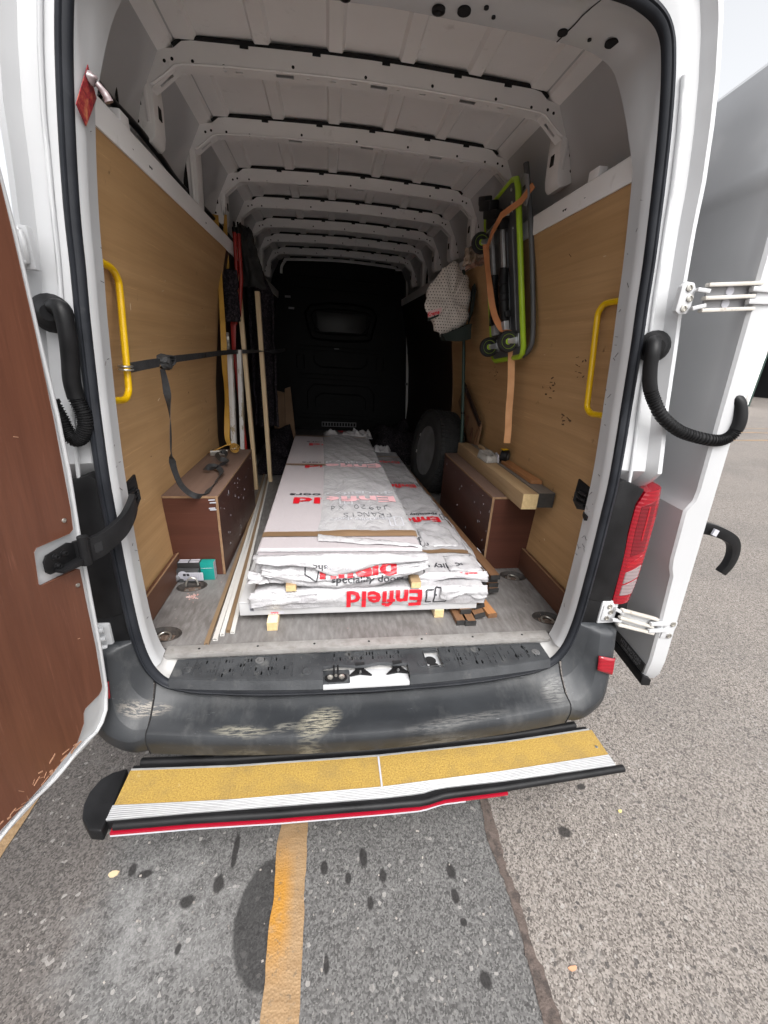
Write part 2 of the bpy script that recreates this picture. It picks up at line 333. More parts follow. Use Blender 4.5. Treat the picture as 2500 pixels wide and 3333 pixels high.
# ------------------------------------------------------------------ mesh helpers
class MB:
    def __init__(s): s.v = []; s.f = []
    def add(s, vs_, fs):
        o = len(s.v); s.v += [V(p) for p in vs_]; s.f += [tuple(i + o for i in f) for f in fs]; return s
    def box(s, x0, x1, y0, y1, z0, z1): return s.hexa([(x0, y0, z0), (x1, y0, z0), (x1, y1, z0), (x0, y1, z0), (x0, y0, z1), (x1, y0, z1), (x1, y1, z1), (x0, y1, z1)])
    def hexa(s, p): return s.add(p, [(0, 3, 2, 1), (4, 5, 6, 7), (0, 1, 5, 4), (1, 2, 6, 5), (2, 3, 7, 6), (3, 0, 4, 7)])
    def obox(s, c, a, b, d):
        c, a, b, d = V(c), V(a), V(b), V(d)
        return s.hexa([c - a - b - d, c + a - b - d, c + a + b - d, c - a + b - d, c - a - b + d, c + a - b + d, c + a + b + d, c - a + b + d])
    def beam(s, p, q, w, h, up=(0, 0, 1)):
        p, q = V(p), V(q); d = (q - p).normalized(); sx = d.cross(V(up)).normalized(); u = sx.cross(d)
        return s.obox((p + q) / 2, sx * w / 2, (q - p) / 2, u * h / 2)
    def prism(s, poly, o, e1, e2, dn):
        o, e1, e2, dn = V(o), V(e1), V(e2), V(dn); n = len(poly)
        a = [o + e1 * p[0] + e2 * p[1] for p in poly]; b = [p + dn for p in a]
        return s.add(a + b, [tuple(range(n))[::-1], tuple(range(n, 2 * n))] + [(i, (i + 1) % n, n + (i + 1) % n, n + i) for i in range(n)])
    def loft(s, rows, ring=True, loop=False, cap=True):
        n = len(rows[0]); m = len(rows); o = len(s.v)
        for r in rows: s.v += [V(p) for p in r]
        for j in range(m if loop else m - 1):
            k = (j + 1) % m
            for i in range(n if ring else n - 1):
                l = (i + 1) % n; s.f.append((o + j * n + i, o + j * n + l, o + k * n + l, o + k * n + i))
        if cap and ring and not loop:
            s.f.append(tuple(o + i for i in range(n))[::-1]); s.f.append(tuple(o + (m - 1) * n + i for i in range(n)))
        return s
    def tube(s, pts, r, n=8, loop=False, cap=True, flat=None):
        pts = [V(p) for p in pts]; m = len(pts); rows = []; up = None
        for i, p in enumerate(pts):
            a = pts[(i - 1) % m] if (loop or i) else p; b = pts[(i + 1) % m] if (loop or i < m - 1) else p
            t = (b - a).normalized()
            if up is None:
                up = V((0, 0, 1)) if abs(t.z) < .9 else V((1, 0, 0))
            sx = t.cross(up)
            sx = sx.normalized() if sx.length > 1e-6 else V((1, 0, 0)); up = sx.cross(t).normalized()
            rr = r(i / max(1, m - 1)) if callable(r) else r
            ra, rb = (rr, rr) if flat is None else (rr, rr * flat)
            rows.append([p + sx * (math.cos(2 * math.pi * k / n) * ra) + up * (math.sin(2 * math.pi * k / n) * rb) for k in range(n)])
        return s.loft(rows, True, loop, cap)
    def lathe(s, prof, o, axis, n=24, e1=None):
        o, ax = V(o), V(axis).normalized(); e = V(e1) if e1 else (V((0, 0, 1)) if abs(ax.z) < .9 else V((1, 0, 0)))
        e = (e - ax * e.dot(ax)).normalized(); g = ax.cross(e)
        rows = [[o + ax * h + (e * math.cos(2 * math.pi * k / n) + g * math.sin(2 * math.pi * k / n)) * r for k in range(n)] for (r, h) in prof]
        return s.loft(rows, True, False, True)
    def disc(s, o, axis, r, h, n=12): return s.lathe([(r, 0), (r, h)], o, axis, n)
    def ribbon(s, pts, w, th=.0015):
        """pts: (point, width direction)"""
        rows = []; P = [V(p[0]) for p in pts]
        for i, p in enumerate(P):
            t = (P[min(i + 1, len(P) - 1)] - P[max(i - 1, 0)]).normalized(); wd = V(pts[i][1]); wd = (wd - t * wd.dot(t)).normalized(); nn = t.cross(wd)
            rows.append([p - wd * w / 2 - nn * th, p + wd * w / 2 - nn * th, p + wd * w / 2 + nn * th, p - wd * w / 2 + nn * th])
        return s.loft(rows)
    def grid(s, nx, ny, fn):
        o = len(s.v)
        for j in range(ny + 1):
            for i in range(nx + 1): s.v.append(V(fn(i / nx, j / ny)))
        for j in range(ny):
            for i in range(nx):
                a = o + j * (nx + 1) + i; s.f.append((a, a + 1, a + nx + 2, a + nx + 1))
        return s
    def build(s, name, m, parent=None, smooth=None, bevel=0, segs=2, loc=None):
        base = V(loc) if loc is not None else V((0, 0, 0))
        q = parent
        while q is not None: base = base + V(q.location); q = q.parent
        me = bpy.data.meshes.new(name); me.from_pydata([p - base for p in s.v], [], s.f)
        bm = bmesh.new(); bm.from_mesh(me)
        bmesh.ops.recalc_face_normals(bm, faces=bm.faces)
        if bevel:
            ed = [e for e in bm.edges if len(e.link_faces) == 2 and e.calc_face_angle(0) > .6]
            if ed: bmesh.ops.bevel(bm, geom=ed, offset=bevel, segments=segs, profile=.6, affect='EDGES', clamp_overlap=True)
        bm.to_mesh(me); bm.free()
        if smooth is not None or bevel:
            for p in me.polygons: p.use_smooth = True
            me.set_sharp_from_angle(angle=R(smooth if smooth is not None else 40))
        me.materials.append(m)
        o = bpy.data.objects.new(name, me); COL.objects.link(o)
        if parent: o.parent = parent
        if loc is not None: o.location = loc
        return o

def tag(o, label=None, cat=None, group=None, kind=None):
    if label: o['label'] = label
    if cat: o['category'] = cat
    if group: o['group'] = group
    if kind: o['kind'] = kind
    return o
def thing(name, label, cat, loc=(0, 0, 0), group=None):
    o = bpy.data.objects.new(name, None); COL.objects.link(o); o.location = loc; o.empty_display_size = .05
    return tag(o, label, cat, group)
KIDS = {}
def copy_tree(o, parent=None):
    c = o.copy(); COL.objects.link(c)
    if parent: c.parent = parent
    for ch in list(o.children): copy_tree(ch, c)
    return c
def cr(pts, n=6, loop=False):
    """Catmull-Rom resample"""
    pts = [V(p) for p in pts]; m = len(pts); out = []
    for i in range(m if loop else m - 1):
        p0 = pts[(i - 1) % m] if (loop or i > 0) else pts[i] * 2 - pts[i + 1]
        p1, p2 = pts[i], pts[(i + 1) % m]
        p3 = pts[(i + 2) % m] if (loop or i + 2 < m) else p2 * 2 - p1
        for k in range(n):
            t = k / n; out.append(.5 * ((2 * p1) + (p2 - p0) * t + (2 * p0 - 5 * p1 + 4 * p2 - p3) * t * t + (3 * p1 - p0 - 3 * p2 + p3) * t ** 3))
    if not loop: out.append(pts[-1])
    return out
def lerp(a, b, t): return a + (b - a) * t
def interp(tab, x):
    if x <= tab[0][0]: return tab[0][1]
    for (a, fa), (b, fb) in zip(tab, tab[1:]):
        if x <= b: return lerp(fa, fb, (x - a) / (b - a))
    return tab[-1][1]
def text2d(body, size, bold=0.0, align='LEFT', maxlen=None):
    cu = bpy.data.curves.new('text', 'FONT'); cu.body = body; cu.size = size; cu.offset = bold; cu.align_x = align; cu.resolution_u = 2
    ob = bpy.data.objects.new('text', cu); COL.objects.link(ob)
    bpy.context.view_layer.update()
    ev = ob.evaluated_get(bpy.context.evaluated_depsgraph_get()); me = ev.to_mesh()
    bm = bmesh.new(); bm.from_mesh(me); ev.to_mesh_clear()
    bpy.data.objects.remove(ob); bpy.data.curves.remove(cu)
    bmesh.ops.triangulate(bm, faces=bm.faces)
    if maxlen:
        for _ in range(4):
            ed = [e for e in bm.edges if e.calc_length() > maxlen]
            if not ed: break
            bmesh.ops.subdivide_edges(bm, edges=ed, cuts=1); bmesh.ops.triangulate(bm, faces=bm.faces)
    bm.verts.ensure_lookup_table()
    vs_ = [(v.co.x, v.co.y) for v in bm.verts]; fs = [tuple(v.index for v in f.verts) for f in bm.faces]; bm.free()
    return vs_, fs
def put_text(mb, body, size, fn, bold=0.0, align='LEFT', maxlen=None, xs=1.0, clip=None):
    vs_, fs = text2d(body, size, bold, align, maxlen)
    if clip:
        fs = [f for f in fs if all(clip(vs_[i][0] * xs, vs_[i][1]) for i in f)]
    mb.add([fn(x * xs, y) for x, y in vs_], fs); return mb
def fbm(x, y, z=0, o=3):
    return noise.fractal(V((x, y, z)), .9, 2.1, o)
def ridge(x, y, z=0):
    return 1 - abs(noise.noise(V((x, y, z)))) * 2

# ================================================================== SETTING
GZ = -.62
g = MB().grid(60, 60, lambda u, w: ((u - .5) * 160, (w - .5) * 160 + 20, GZ)).build('ground', M['asphalt']); tag(g, kind='structure')

def road_strip(x0, x1, y0, y1, n, jag, seed):
    r_ = random.Random(seed); mb = MB()
    L, Rr = [], []
    for i in range(n + 1):
        y = lerp(y0, y1, i / n)
        L.append((x0 + fbm(y * 9, seed) * jag, y, GZ + .004)); Rr.append((x1 + fbm(y * 9, seed + 5) * jag, y, GZ + .004))
    o = 0; mb.v = [V(p) for p in L + Rr]; mb.f = [(i, i + 1, n + 2 + i, n + 1 + i) for i in range(n)]
    return mb
tag(road_strip(-.334, -.231, -1.6, 2.6, 400, .006, 3).build('road_marking', M['roadpaint']), kind='structure')
tag(road_strip(-1.36, -1.258, -1.6, 2.6, 400, .006, 9).build('road_marking', M['roadpaint']), kind='structure')
# bay lines far off on the right
mb = MB()
for (x0, y0, x1, y1, w) in ((9.5, 9.35, 24, 9.95, .05), (8.6, 8.55, 15.0, 8.9, .10), (8.9, 7.55, 16, 7.95, .09)):
    n = 40; a = []; b = []
    for i in range(n + 1):
        t = i / n; x = lerp(x0, x1, t); y = lerp(y0, y1, t) + fbm(t * 6, x0) * .05
        a.append((x, y, GZ + .004)); b.append((x, y + w * (1 + fbm(t * 14, 3)), GZ + .004))
    o = len(mb.v); mb.v += [V(p) for p in a + b]; mb.f += [(o + i, o + i + 1, o + n + 2 + i, o + n + 1 + i) for i in range(n)]
tag(mb.build('road_marking', M['roadpaint']), kind='structure')

# tar filled joint with a sunken ragged bed
Lc = [(.40, -1.5), (.418, -.9), (.422, -.758), (.431, -.67), (.433, -.62), (.442, -.568), (.440, -.51), (.441, -.441), (.435, -.371), (.428, -.295), (.442, -.231), (.450, -.17), (.46, .3), (.44, 1.0), (.47, 2.5)]
Rc = [(.452, -1.5), (.462, -.9), (.472, -.763), (.472, -.674), (.460, -.618), (.467, -.554), (.474, -.470), (.464, -.396), (.477, -.308), (.479, -.235), (.486, -.164), (.492, .3), (.47, 1.0), (.50, 2.5)]
n = 420; a = []; b = []
for i in range(n + 1):
    y = lerp(-1.5, 2.5, i / n)
    xl = interp([(q[1], q[0]) for q in Lc], y); xr = interp([(q[1], q[0]) for q in Rc], y)
    xl += fbm(y * 40, 1) * .006; xr += fbm(y * 45, 7) * .008 + max(0, fbm(y * 18, 11)) * .008
    a.append((xl, y, GZ + .003)); b.append((xr, y, GZ + .003))
mb = MB(); mb.v = [V(p) for p in a + b]; mb.f = [(i, i + 1, n + 2 + i, n + 1 + i) for i in range(n)]
tag(mb.build('tar_joint', M['tar']), kind='structure')

# loose grit and chips lying on the asphalt
mb = MB()
for i in range(900):
    if i < 700: x = rnd.uniform(-1.5, 2.2); y = rnd.uniform(-1.0, 1.2)
    else: x = rnd.uniform(.5, 3.5); y = rnd.uniform(-.6, 3.0)
    s = rnd.uniform(.0015, .0038); an = rnd.uniform(0, 6.28); c, d = math.cos(an) * s, math.sin(an) * s
    mb.obox((x, y, GZ + s * .4), (c, d, 0), (-d * .7, c * .7, 0), (0, 0, s * .6))
tag(mb.build('loose_grit', mat('pale grit', rgb(.46, .42, .38), rgb(.10, .09, .085), 2, .8, rand=False)), kind='stuff')

# chips one can pick out
for (x, y, s, c, l) in ((.868, -.11, .017, (.42, .17, .07), 'orange bark chip on the ground beside the bumper corner'),
                        (-.865, -.285, .020, (.52, .40, .25), 'tan flat chip on the dark ground left of the centre line'),
                        (1.0, -.26, .010, (.66, .55, .20), 'pale yellow chip on the ground to the right of the step'),
                        (.560, -.665, .013, (.50, .26, .15), 'orange flake on the ground right of the tar joint')):
    mb = MB(); r_ = random.Random(int(s * 1e4)); k = 9
    top = [(x + math.cos(6.28 * i / k) * s * r_.uniform(.7, 1.2), y + math.sin(6.28 * i / k) * s * .5 * r_.uniform(.7, 1.2)) for i in range(k)]
    mb.prism(top, (0, 0, GZ + .001), (1, 0, 0), (0, 1, 0), (0, 0, .004))
    tag(mb.build('chip', mat('chip', rgb(*c), None, rough=.8), None), l, 'chip')

# white flaking gable with a dark open bay, far to the right
bd = thing('white_building', 'white flaking gable wall with a dark open bay beyond the right door', 'building', (18.2, 15.6, GZ))
e1 = V((.933, .36, 0)); e2 = V((-.36, .933, 0)); O = V((13.5, 13.8, GZ))
MB().obox(O + e1 * 2.85 + e2 * .3 + V((0, 0, 3.0)), e1 * 2.85, e2 * .3, (0, 0, 3.0)).build('wall', M['whitewall'], bd)
P1 = O + e1 * 5.7
MB().obox(P1 + e1 * .06 + e2 * .3 + V((0, 0, 3.0)), e1 * .055, e2 * .32, (0, 0, 3.0)).build('door_post', M['green'], bd)
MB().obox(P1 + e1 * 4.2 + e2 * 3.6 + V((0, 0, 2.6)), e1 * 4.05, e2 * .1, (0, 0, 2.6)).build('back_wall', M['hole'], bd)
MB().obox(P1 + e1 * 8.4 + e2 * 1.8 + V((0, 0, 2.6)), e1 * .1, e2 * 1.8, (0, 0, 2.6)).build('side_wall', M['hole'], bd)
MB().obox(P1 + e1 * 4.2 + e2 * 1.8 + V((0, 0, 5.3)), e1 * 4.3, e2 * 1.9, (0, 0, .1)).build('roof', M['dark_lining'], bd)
for k in range(6):
    q = P1 + e1 * (.45 + .3 * k) + e2 * (.9 + .25 * k)
    MB().beam(q + V((0, 0, .15)), q + e1 * (1.0 + .1 * k) + V((0, 0, 2.6)), .09, .09).build('leaning_pole', M['greyplastic'] if k % 2 else M['beam_dark'], bd)

# ================================================================== VAN
van = thing('van', 'white panel van with both rear doors open and a plywood lined load bay', 'van')

# aperture curve (right half, bottom centre -> top centre) and outer body curve
A_R = [(0, -.060, -.085), (.35, -.055, -.080), (.58, -.042, -.066), (.66, -.036, -.052), (.705, -.031, -.034), (.735, -.029, .010), (.750, -.028, .060), (.759, -.028, .13), (.763, -.028, .22), (.764, -.028, .40), (.760, -.030, .55), (.757, -.030, .68), (.756, -.015, .82), (.756, -.003, .90), (.751, .004, 1.0), (.745, .010, 1.1), (.738, .018, 1.2), (.732, .025, 1.3),
       (.722, .031, 1.4), (.707, .032, 1.5), (.689, .032, 1.60), (.671, .032, 1.68), (.655, .032, 1.735), (.640, .032, 1.770), (.616, .033, 1.796), (.574, .034, 1.815), (.516, .035, 1.827), (.35, .036, 1.838), (0, .036, 1.846)]
A_R = cr(A_R, 4)
def yA(z): return interp([(-.03, -.03), (.1, -.028), (.7, -.03), (.85, -.010), (1.0, .004), (1.2, .018), (1.4, .031), (1.85, .035)], z)
def xA(z): return interp([(q.z, q.x) for q in A_R if q.z > .05 and q.x > .55], z)
def outer_of(p):
    x, z = p.x, p.z
    if z > 1.80 and x < .60: return V((lerp(0, .64, x / .5) if x < .5 else lerp(.64, .70, (x - .5) / .1), p.y, 2.005 - .03 * (x / .6) ** 2))
    ob = interp([(-.09, .955), (.2, .962), (.66, .946), (.95, .915), (1.235, .88), (1.494, .86), (1.60, .838), (1.68, .815), (1.735, .785), (1.77, .755), (1.80, .70)], z)
    oz = z if z < 1.45 else interp([(1.45, 1.45), (1.6, 1.63), (1.68, 1.73), (1.735, 1.83), (1.77, 1.90), (1.80, 1.965)], z)
    return V((ob, p.y, oz))
def frame_rows(sgn):
    rows = []
    for p in A_R:
        if p.z < -.0 and p.x < .76: continue
        B = outer_of(p); A = V((p.x, p.y, p.z)); d = (B - A); d.y = 0; L = d.length; dn = d / L
        tp = max(0, min(1, (p.z - 1.55) / .22))
        iy = lerp(.088, .165, tp)
        pr = [(lerp(.045, .09, tp), iy + .012), (lerp(-.002, .0, tp), iy), (lerp(-.005, .006, tp), iy * .56), (lerp(-.006, .013, tp), iy * .46), (lerp(-.008, .010, tp), .026), (0.0, .004), (.004, -.003), (.012, -.005), (.030, -.005), (.036, .016)]
        pts = [A + dn * o + V((0, y, 0)) for o, y in pr]
        for t, y in ((.30, .032), (.42, .024), (.52, .020), (.74, .018), (.79, .006), (.86, -.012), (.95, -.010), (1.0, .0)):
            o = max(.042, L * t); pts.append(A + dn * o + V((0, y + (interp([(.655, .075), (.70, 0)], p.z) if o > .043 else 0), 0)))
        rc_ = V((0, interp([(.655, .075), (.70, 0)], p.z), 0)); B = B + rc_; pts.append(B + V((.008, .02, 0))); pts.append(B + V((.014, .09, 0)))
        rows.append([V((q.x * sgn, q.y, q.z)) for q in pts])
    return rows
ra = frame_rows(1); rb = frame_rows(-1)
MB().loft(ra + rb[::-1][1:], ring=False, cap=False).build('rear_frame', M['paint'], van, smooth=35)

for sgn in (-1, 1):
    # bead of sealer down the outer gutter
    pts = []
    for p in A_R:
        if .30 < p.z < 1.70 and p.x > .6:
            B = outer_of(p); pts.append(((p.x + (B.x - p.x) * .46) * sgn, p.y + .017, p.z + (B.z - p.z) * .46))
    MB().tube(pts, .0055, 6).build('sealer_bead', M['paint'], van, smooth=60)

# door seal round the aperture: bulb section with a groove
full = [V(p) for p in A_R] + [V((-p.x, p.y, p.z)) for p in A_R[::-1][1:-1]]
rows = []
cx = V((0, 0, .9))
for i, p in enumerate(full):
    t = (full[(i + 1) % len(full)] - full[i - 1]).normalized(); nrm = V((t.z, 0, -t.x)).normalized()
    if nrm.dot(V((p.x, 0, p.z - .9))) < 0: nrm = -nrm
    prof = [(-.001, .003), (-.002, -.009), (.004, -.015), (.011, -.017), (.014, -.013), (.017, -.017), (.024, -.015), (.030, -.008), (.031, .003)]
    rows.append([p + nrm * o + V((0, y, 0)) for o, y in prof])
MB().loft(rows, True, True).build('door_seal', M['seal_dusty'], van, smooth=50)
# ribbed lip along the seal bottom
mb = MB()
for k in range(150):
    x = lerp(-.66, .66, k / 149); y = -.052 + .045 * (x / .66) ** 2 - .006; z = -.066 + .02 * (abs(x) / .66) ** 2
    mb.obox((x, y, z - .008), (.0022, 0, 0), (0, .012, 0), (0, 0, .007))
tag(mb.build('seal_ribs', M['seal_dusty'], van), kind='stuff')

# outer body: sides, roof, cab
def section(y, kx, kz, zb):
    P = [(.93, zb), (.985, zb + .05), (.995, .25), (.985, .60), (.945, .92), (.885, 1.235), (.853, 1.494), (.82, 1.66), (.775, 1.80), (.70, 1.94), (.60, 1.995), (.3, 2.02), (0, 2.025)]
    Rr = [V((x * kx, y, zb + (z - zb) * kz)) for x, z in P]
    return Rr[::1] + [V((-q.x, q.y, q.z)) for q in Rr[::-1][1:]]
rows = [section(.06, 1.0, 1.0, -.12), section(1.5, 1.012, 1.0, -.22), section(4.3, 1.012, 1.0, -.22), section(5.0, 1.0, .985, -.22)]
MB().loft(rows, ring=False, cap=False).build('body_shell', M['paint'], van, smooth=40)
rows = [section(5.002, 1.0, .985, -.22), section(5.7, .97, .70, -.22), section(6.35, .93, .50, -.22), section(6.55, .80, .42, -.15)]
MB().loft(rows, ring=True, cap=True).build('cab', M['paint'], van, smooth=40)
MB().hexa([(-.75, 5.06, 1.75), (.75, 5.06, 1.75), (.70, 5.72, 1.33), (-.70, 5.72, 1.33), (-.75, 5.09, 1.78), (.75, 5.09, 1.78), (.70, 5.75, 1.36), (-.70, 5.75, 1.36)]).build('windscreen', M['black'], van)
MB().box(-.92, .92, .13, 6.0, -.20, -.05).build('underbody', M['black'], van)
for sx in (-.46, .46):
    MB().box(sx - .05, sx + .05, -.02, 5.5, -.33, -.20).build('chassis_rail', M['black'], van)
for (x, y) in ((-.80, 1.05), (.80, 1.05), (-.86, 4.9), (.86, 4.9)):
    w = MB().lathe([(.20, -.09), (.31, -.10), (.335, -.07), (.34, 0), (.335, .07), (.31, .10), (.20, .09)], (x, y, GZ + .34), (1, 0, 0), 40).build('road_wheel', M['tyre'], van, smooth=50)
    MB().lathe([(.0, -.04), (.12, -.045), (.2, -.085), (.205, .085), (.12, .045), (0, .04)], (x, y, GZ + .34), (1, 0, 0), 28).build('wheel_rim', M['wheelsteel'], w, smooth=40)
MB().beam((-.75, 1.05, -.28), (.75, 1.05, -.28), .09, .09).build('axle', M['black'], van)
MB().lathe([(.03, 0), (.05, .02), (.05, .7), (.03, .72)], (-.25, .25, -.30), (0, 1, 0), 14).build('exhaust', M['wheelsteel'], van, smooth=40)
MB().box(-.70, .70, -.06, .02, -.31, -.23).build('tow_bar', M['black'], van, bevel=.006)
for x in (-.52, .33): MB().box(x - .03, x + .03, -.14, -.02, -.325, -.285).build('step_bracket', M['black'], van, bevel=.004)

# ------------------------------------------------ load bay shell
M['primer'] = mat('grey primer', rgb(.27, .27, .28), rgb(.21, .21, .218), 5, .5)  # side skin colour darkened to carry the shade of the openings
M['dark_primer'] = mat('dark sealer coat', rgb(.05, .052, .056), rgb(.075, .077, .08), 5, .6)  # dark grey stands for shadow on the frame under the cant rail
WALL = [(-.05, .866), (0, .866), (.45, .888), (.8, .868), (1.2, .812), (1.40, .772), (1.543, .738)]
def wx(z): return interp(WALL, z)
ZW = [0, .12, .25, .45, .62, .8, 1.0, 1.2, 1.40, 1.543]
def wall_panel(s, y0, y1, off, th, m, name, z0=0, z1=1.543):
    zs = [z0] + [z for z in ZW if z0 < z < z1] + [z1]
    rows = []
    for z in zs: ya = y0 if y0 > 1 else max(y0, yA(z) + .078); rows.append([(s * (wx(z) - off), ya, z), (s * (wx(z) - off), y1, z), (s * (wx(z) - off + th), y1, z), (s * (wx(z) - off + th), ya, z)])
    return MB().loft(rows).build(name, m, van, smooth=30)
wall_panel(-1, .050, 1.66, 0, .006, M['ply'], 'side_lining')
wall_panel(1, .050, 2.235, 0, .006, M['ply'], 'side_lining')
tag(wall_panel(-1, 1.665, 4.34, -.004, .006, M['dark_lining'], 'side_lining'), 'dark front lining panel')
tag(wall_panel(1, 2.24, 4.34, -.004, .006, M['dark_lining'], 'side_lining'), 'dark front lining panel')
MB().loft([[(wx(z) - .004, 2.225, z), (wx(z) - .004, 2.238, z), (wx(z) + .004, 2.238, z), (wx(z) + .004, 2.225, z)] for z in (0, .45, .8, 1.2, 1.4, 1.5)]).build('lining_edge', M['plyedge'], van)
for s in (-1, 1):
    # kick boards with a pale top edge
    k = MB().box(min(s * .845, s * .863), max(s * .845, s * .863), .055, .603, .003, .122).build('kick_board', M['kick'], van, bevel=.0015)
    MB().box(min(s * .8445, s * .850), max(s * .8445, s * .850), .055, .603, .1205, .1235).build('edge', M['plyedge'], k)
    # outer skin seen above the rails and the skin lip behind it
    MB().loft([[(s * x, y, z) for (x, z) in ((.905, 1.40), (.882, 1.56), (.862, 1.70), (.840, 1.80), (.812, 1.90), (.795, 1.95))] for y in (.12, 4.34)], ring=False, cap=False).build('side_skin', M['primer'], van, smooth=40)
    # side rail: pressed strip with a lip
    rows = [[(s * .744, y, 1.5435), (s * .733, y, 1.5435), (s * .731, y, 1.56), (s * .729, y, 1.612), (s * .734, y, 1.617), (s * .752, y, 1.618), (s * .754, y, 1.611), (s * .742, y, 1.606)] for y in (.112, 4.34)]
    sr = MB().loft(rows).build('side_rail', M['paint_in'], van, smooth=30)
    mb = MB()
    for y in (.22, .30, .42, .545, .56, .66, .79, .93, 1.08, 1.095, 1.22, 1.40): mb.disc((s * .7305, y, 1.585 + .012 * math.sin(y * 9)), (s, 0, 0), .0075 if y != .30 else .012, .003, 10)
    tag(mb.build('hole', M['hole'], sr), kind='stuff')
    MB().box(min(s * .735, s * .765), max(s * .735, s * .765), .37, .43, 1.618, 1.648).build('rail_tab', M['paint_in'], van, bevel=.003)
    MB().loft([[(s * .800, y, 1.845), (s * .835, y, 1.835), (s * .820, y, 1.90), (s * .798, y, 1.903)] for y in (.21, 4.34)]).build('inner_roof_side', M['dark_primer'], van)
    # cant rail
    rows = [[(s * .806, y, 1.925), (s * .797, y, 1.905), (s * .788, y, 1.906), (s * .735, y, 1.922), (s * .684, y, 1.938), (s * .664, y, 1.952), (s * .655, y, 1.972), (s * .70, y, 1.985), (s * .79, y, 1.955)] for y in (.205, 4.34)]
    ct = MB().loft(rows).build('cant_rail', M['paint_in'], van, smooth=30)
    mb = MB()
    for y in (.30, .38, .47, .86, .97, 1.36, 1.48, 1.98, 2.4, 2.95): mb.disc((s * .737, y, 1.9205), (s * .3, 0, .95), .006, .003, 8)
    tag(mb.build('hole', M['hole'], ct), kind='stuff')

# roof skin with pressed grooves
prof = []
def zr(x): return 2.000 - .022 * (x / .63) ** 2
for gx in (-.62, -.372, -.125, .125, .372, .62):
    w = .022 if abs(gx) < .5 else .030
    prof += [(gx - w - .010, 0), (gx - w, -.013), (gx + w, -.013), (gx + w + .010, 0)]
prof = [(-.70, -.03)] + prof + [(.70, -.03)]
dense = []
for (a, b) in zip(prof, prof[1:]):
    nseg = 4 if b[0] - a[0] > .08 else 1
    for k in range(nseg): dense.append((lerp(a[0], b[0], k / nseg), lerp(a[1], b[1], k / nseg)))
dense.append(prof[-1])
MB().loft([[(x, y, zr(x) + dz) for x, dz in dense] for y in (.20, 4.36)], ring=False, cap=False).build('roof_skin', M['paint_in'], van, smooth=25)
# rear header: closes frame to roof
hd = [p for p in A_R if p.z > 1.55]
mb = MB(); rows = []
for p in [V((q.x, q.y, q.z)) for q in hd] + [V((-q.x, q.y, q.z)) for q in hd[::-1][1:]]:
    sgn = 1 if p.x >= 0 else -1
    d = (outer_of(V((abs(p.x), 0, p.z))) - V((abs(p.x), 0, p.z))).normalized(); d = V((d.x * sgn, 0, d.z)); tp = max(0, min(1, (p.z - 1.55) / .22))
    iy = lerp(.088, .165, tp); rows.append([p + d * (lerp(.045, .09, tp) * .7) + V((0, iy + .007, 0)), p + d * .13 + V((0, iy + .018, 0)), p + d * .14 + V((0, .06, 0))])
MB().loft(rows, ring=False, cap=False).build('header_return', M['paint_in'], van, smooth=40)
def header_pt(x, t):
    """point and normal on the underside of the rear header at 0..1 between seal and inner edge"""
    z0 = interp([(q.x, q.z) for q in A_R[::-1] if q.z > 1.75], abs(x)); return V((x, lerp(.045, .20, t), z0 - .001 + interp([(0, .010), (.40, .013), (.52, .006), (1, 0)], t)))
hn = V((0, -.02, -1)).normalized()
for (x, t, r_, kind) in ((.118, .45, .017, 'p'), (.122, .86, .017, 'p'), (-.11, .9, .014, 'p'), (.185, .80, .017, 'h'), (.235, .66, .006, 'h'), (.262, .80, .005, 'h'), (.45, .80, .013, 'h'), (.525, .78, .005, 'h'), (.578, .66, .017, 'h'), (-.12, .62, .012, 'h'), (-.30, .7, .008, 'h')):
    p = header_pt(x, t)
    if kind == 'p':
        MB().lathe([(r_, -.001), (r_, .004), (r_ * .6, .006), (r_ * .5, .004), (.001, .003)], p, hn, 16).build('grommet', M['black'], van, smooth=50)
    else: MB().lathe([(r_, -.002), (r_, .0025), (.0005, .0026)], p, hn, 18).build('drain_hole', M['hole'], van)
MB().tube([header_pt(.485, .05) + hn * .002, header_pt(.478, .25) + hn * .002, header_pt(.470, .45) + hn * .002, header_pt(.464, .6) + hn * .002, header_pt(.45, .98) + hn * .002], .0014, 5).build('seam', M['hole'], van)

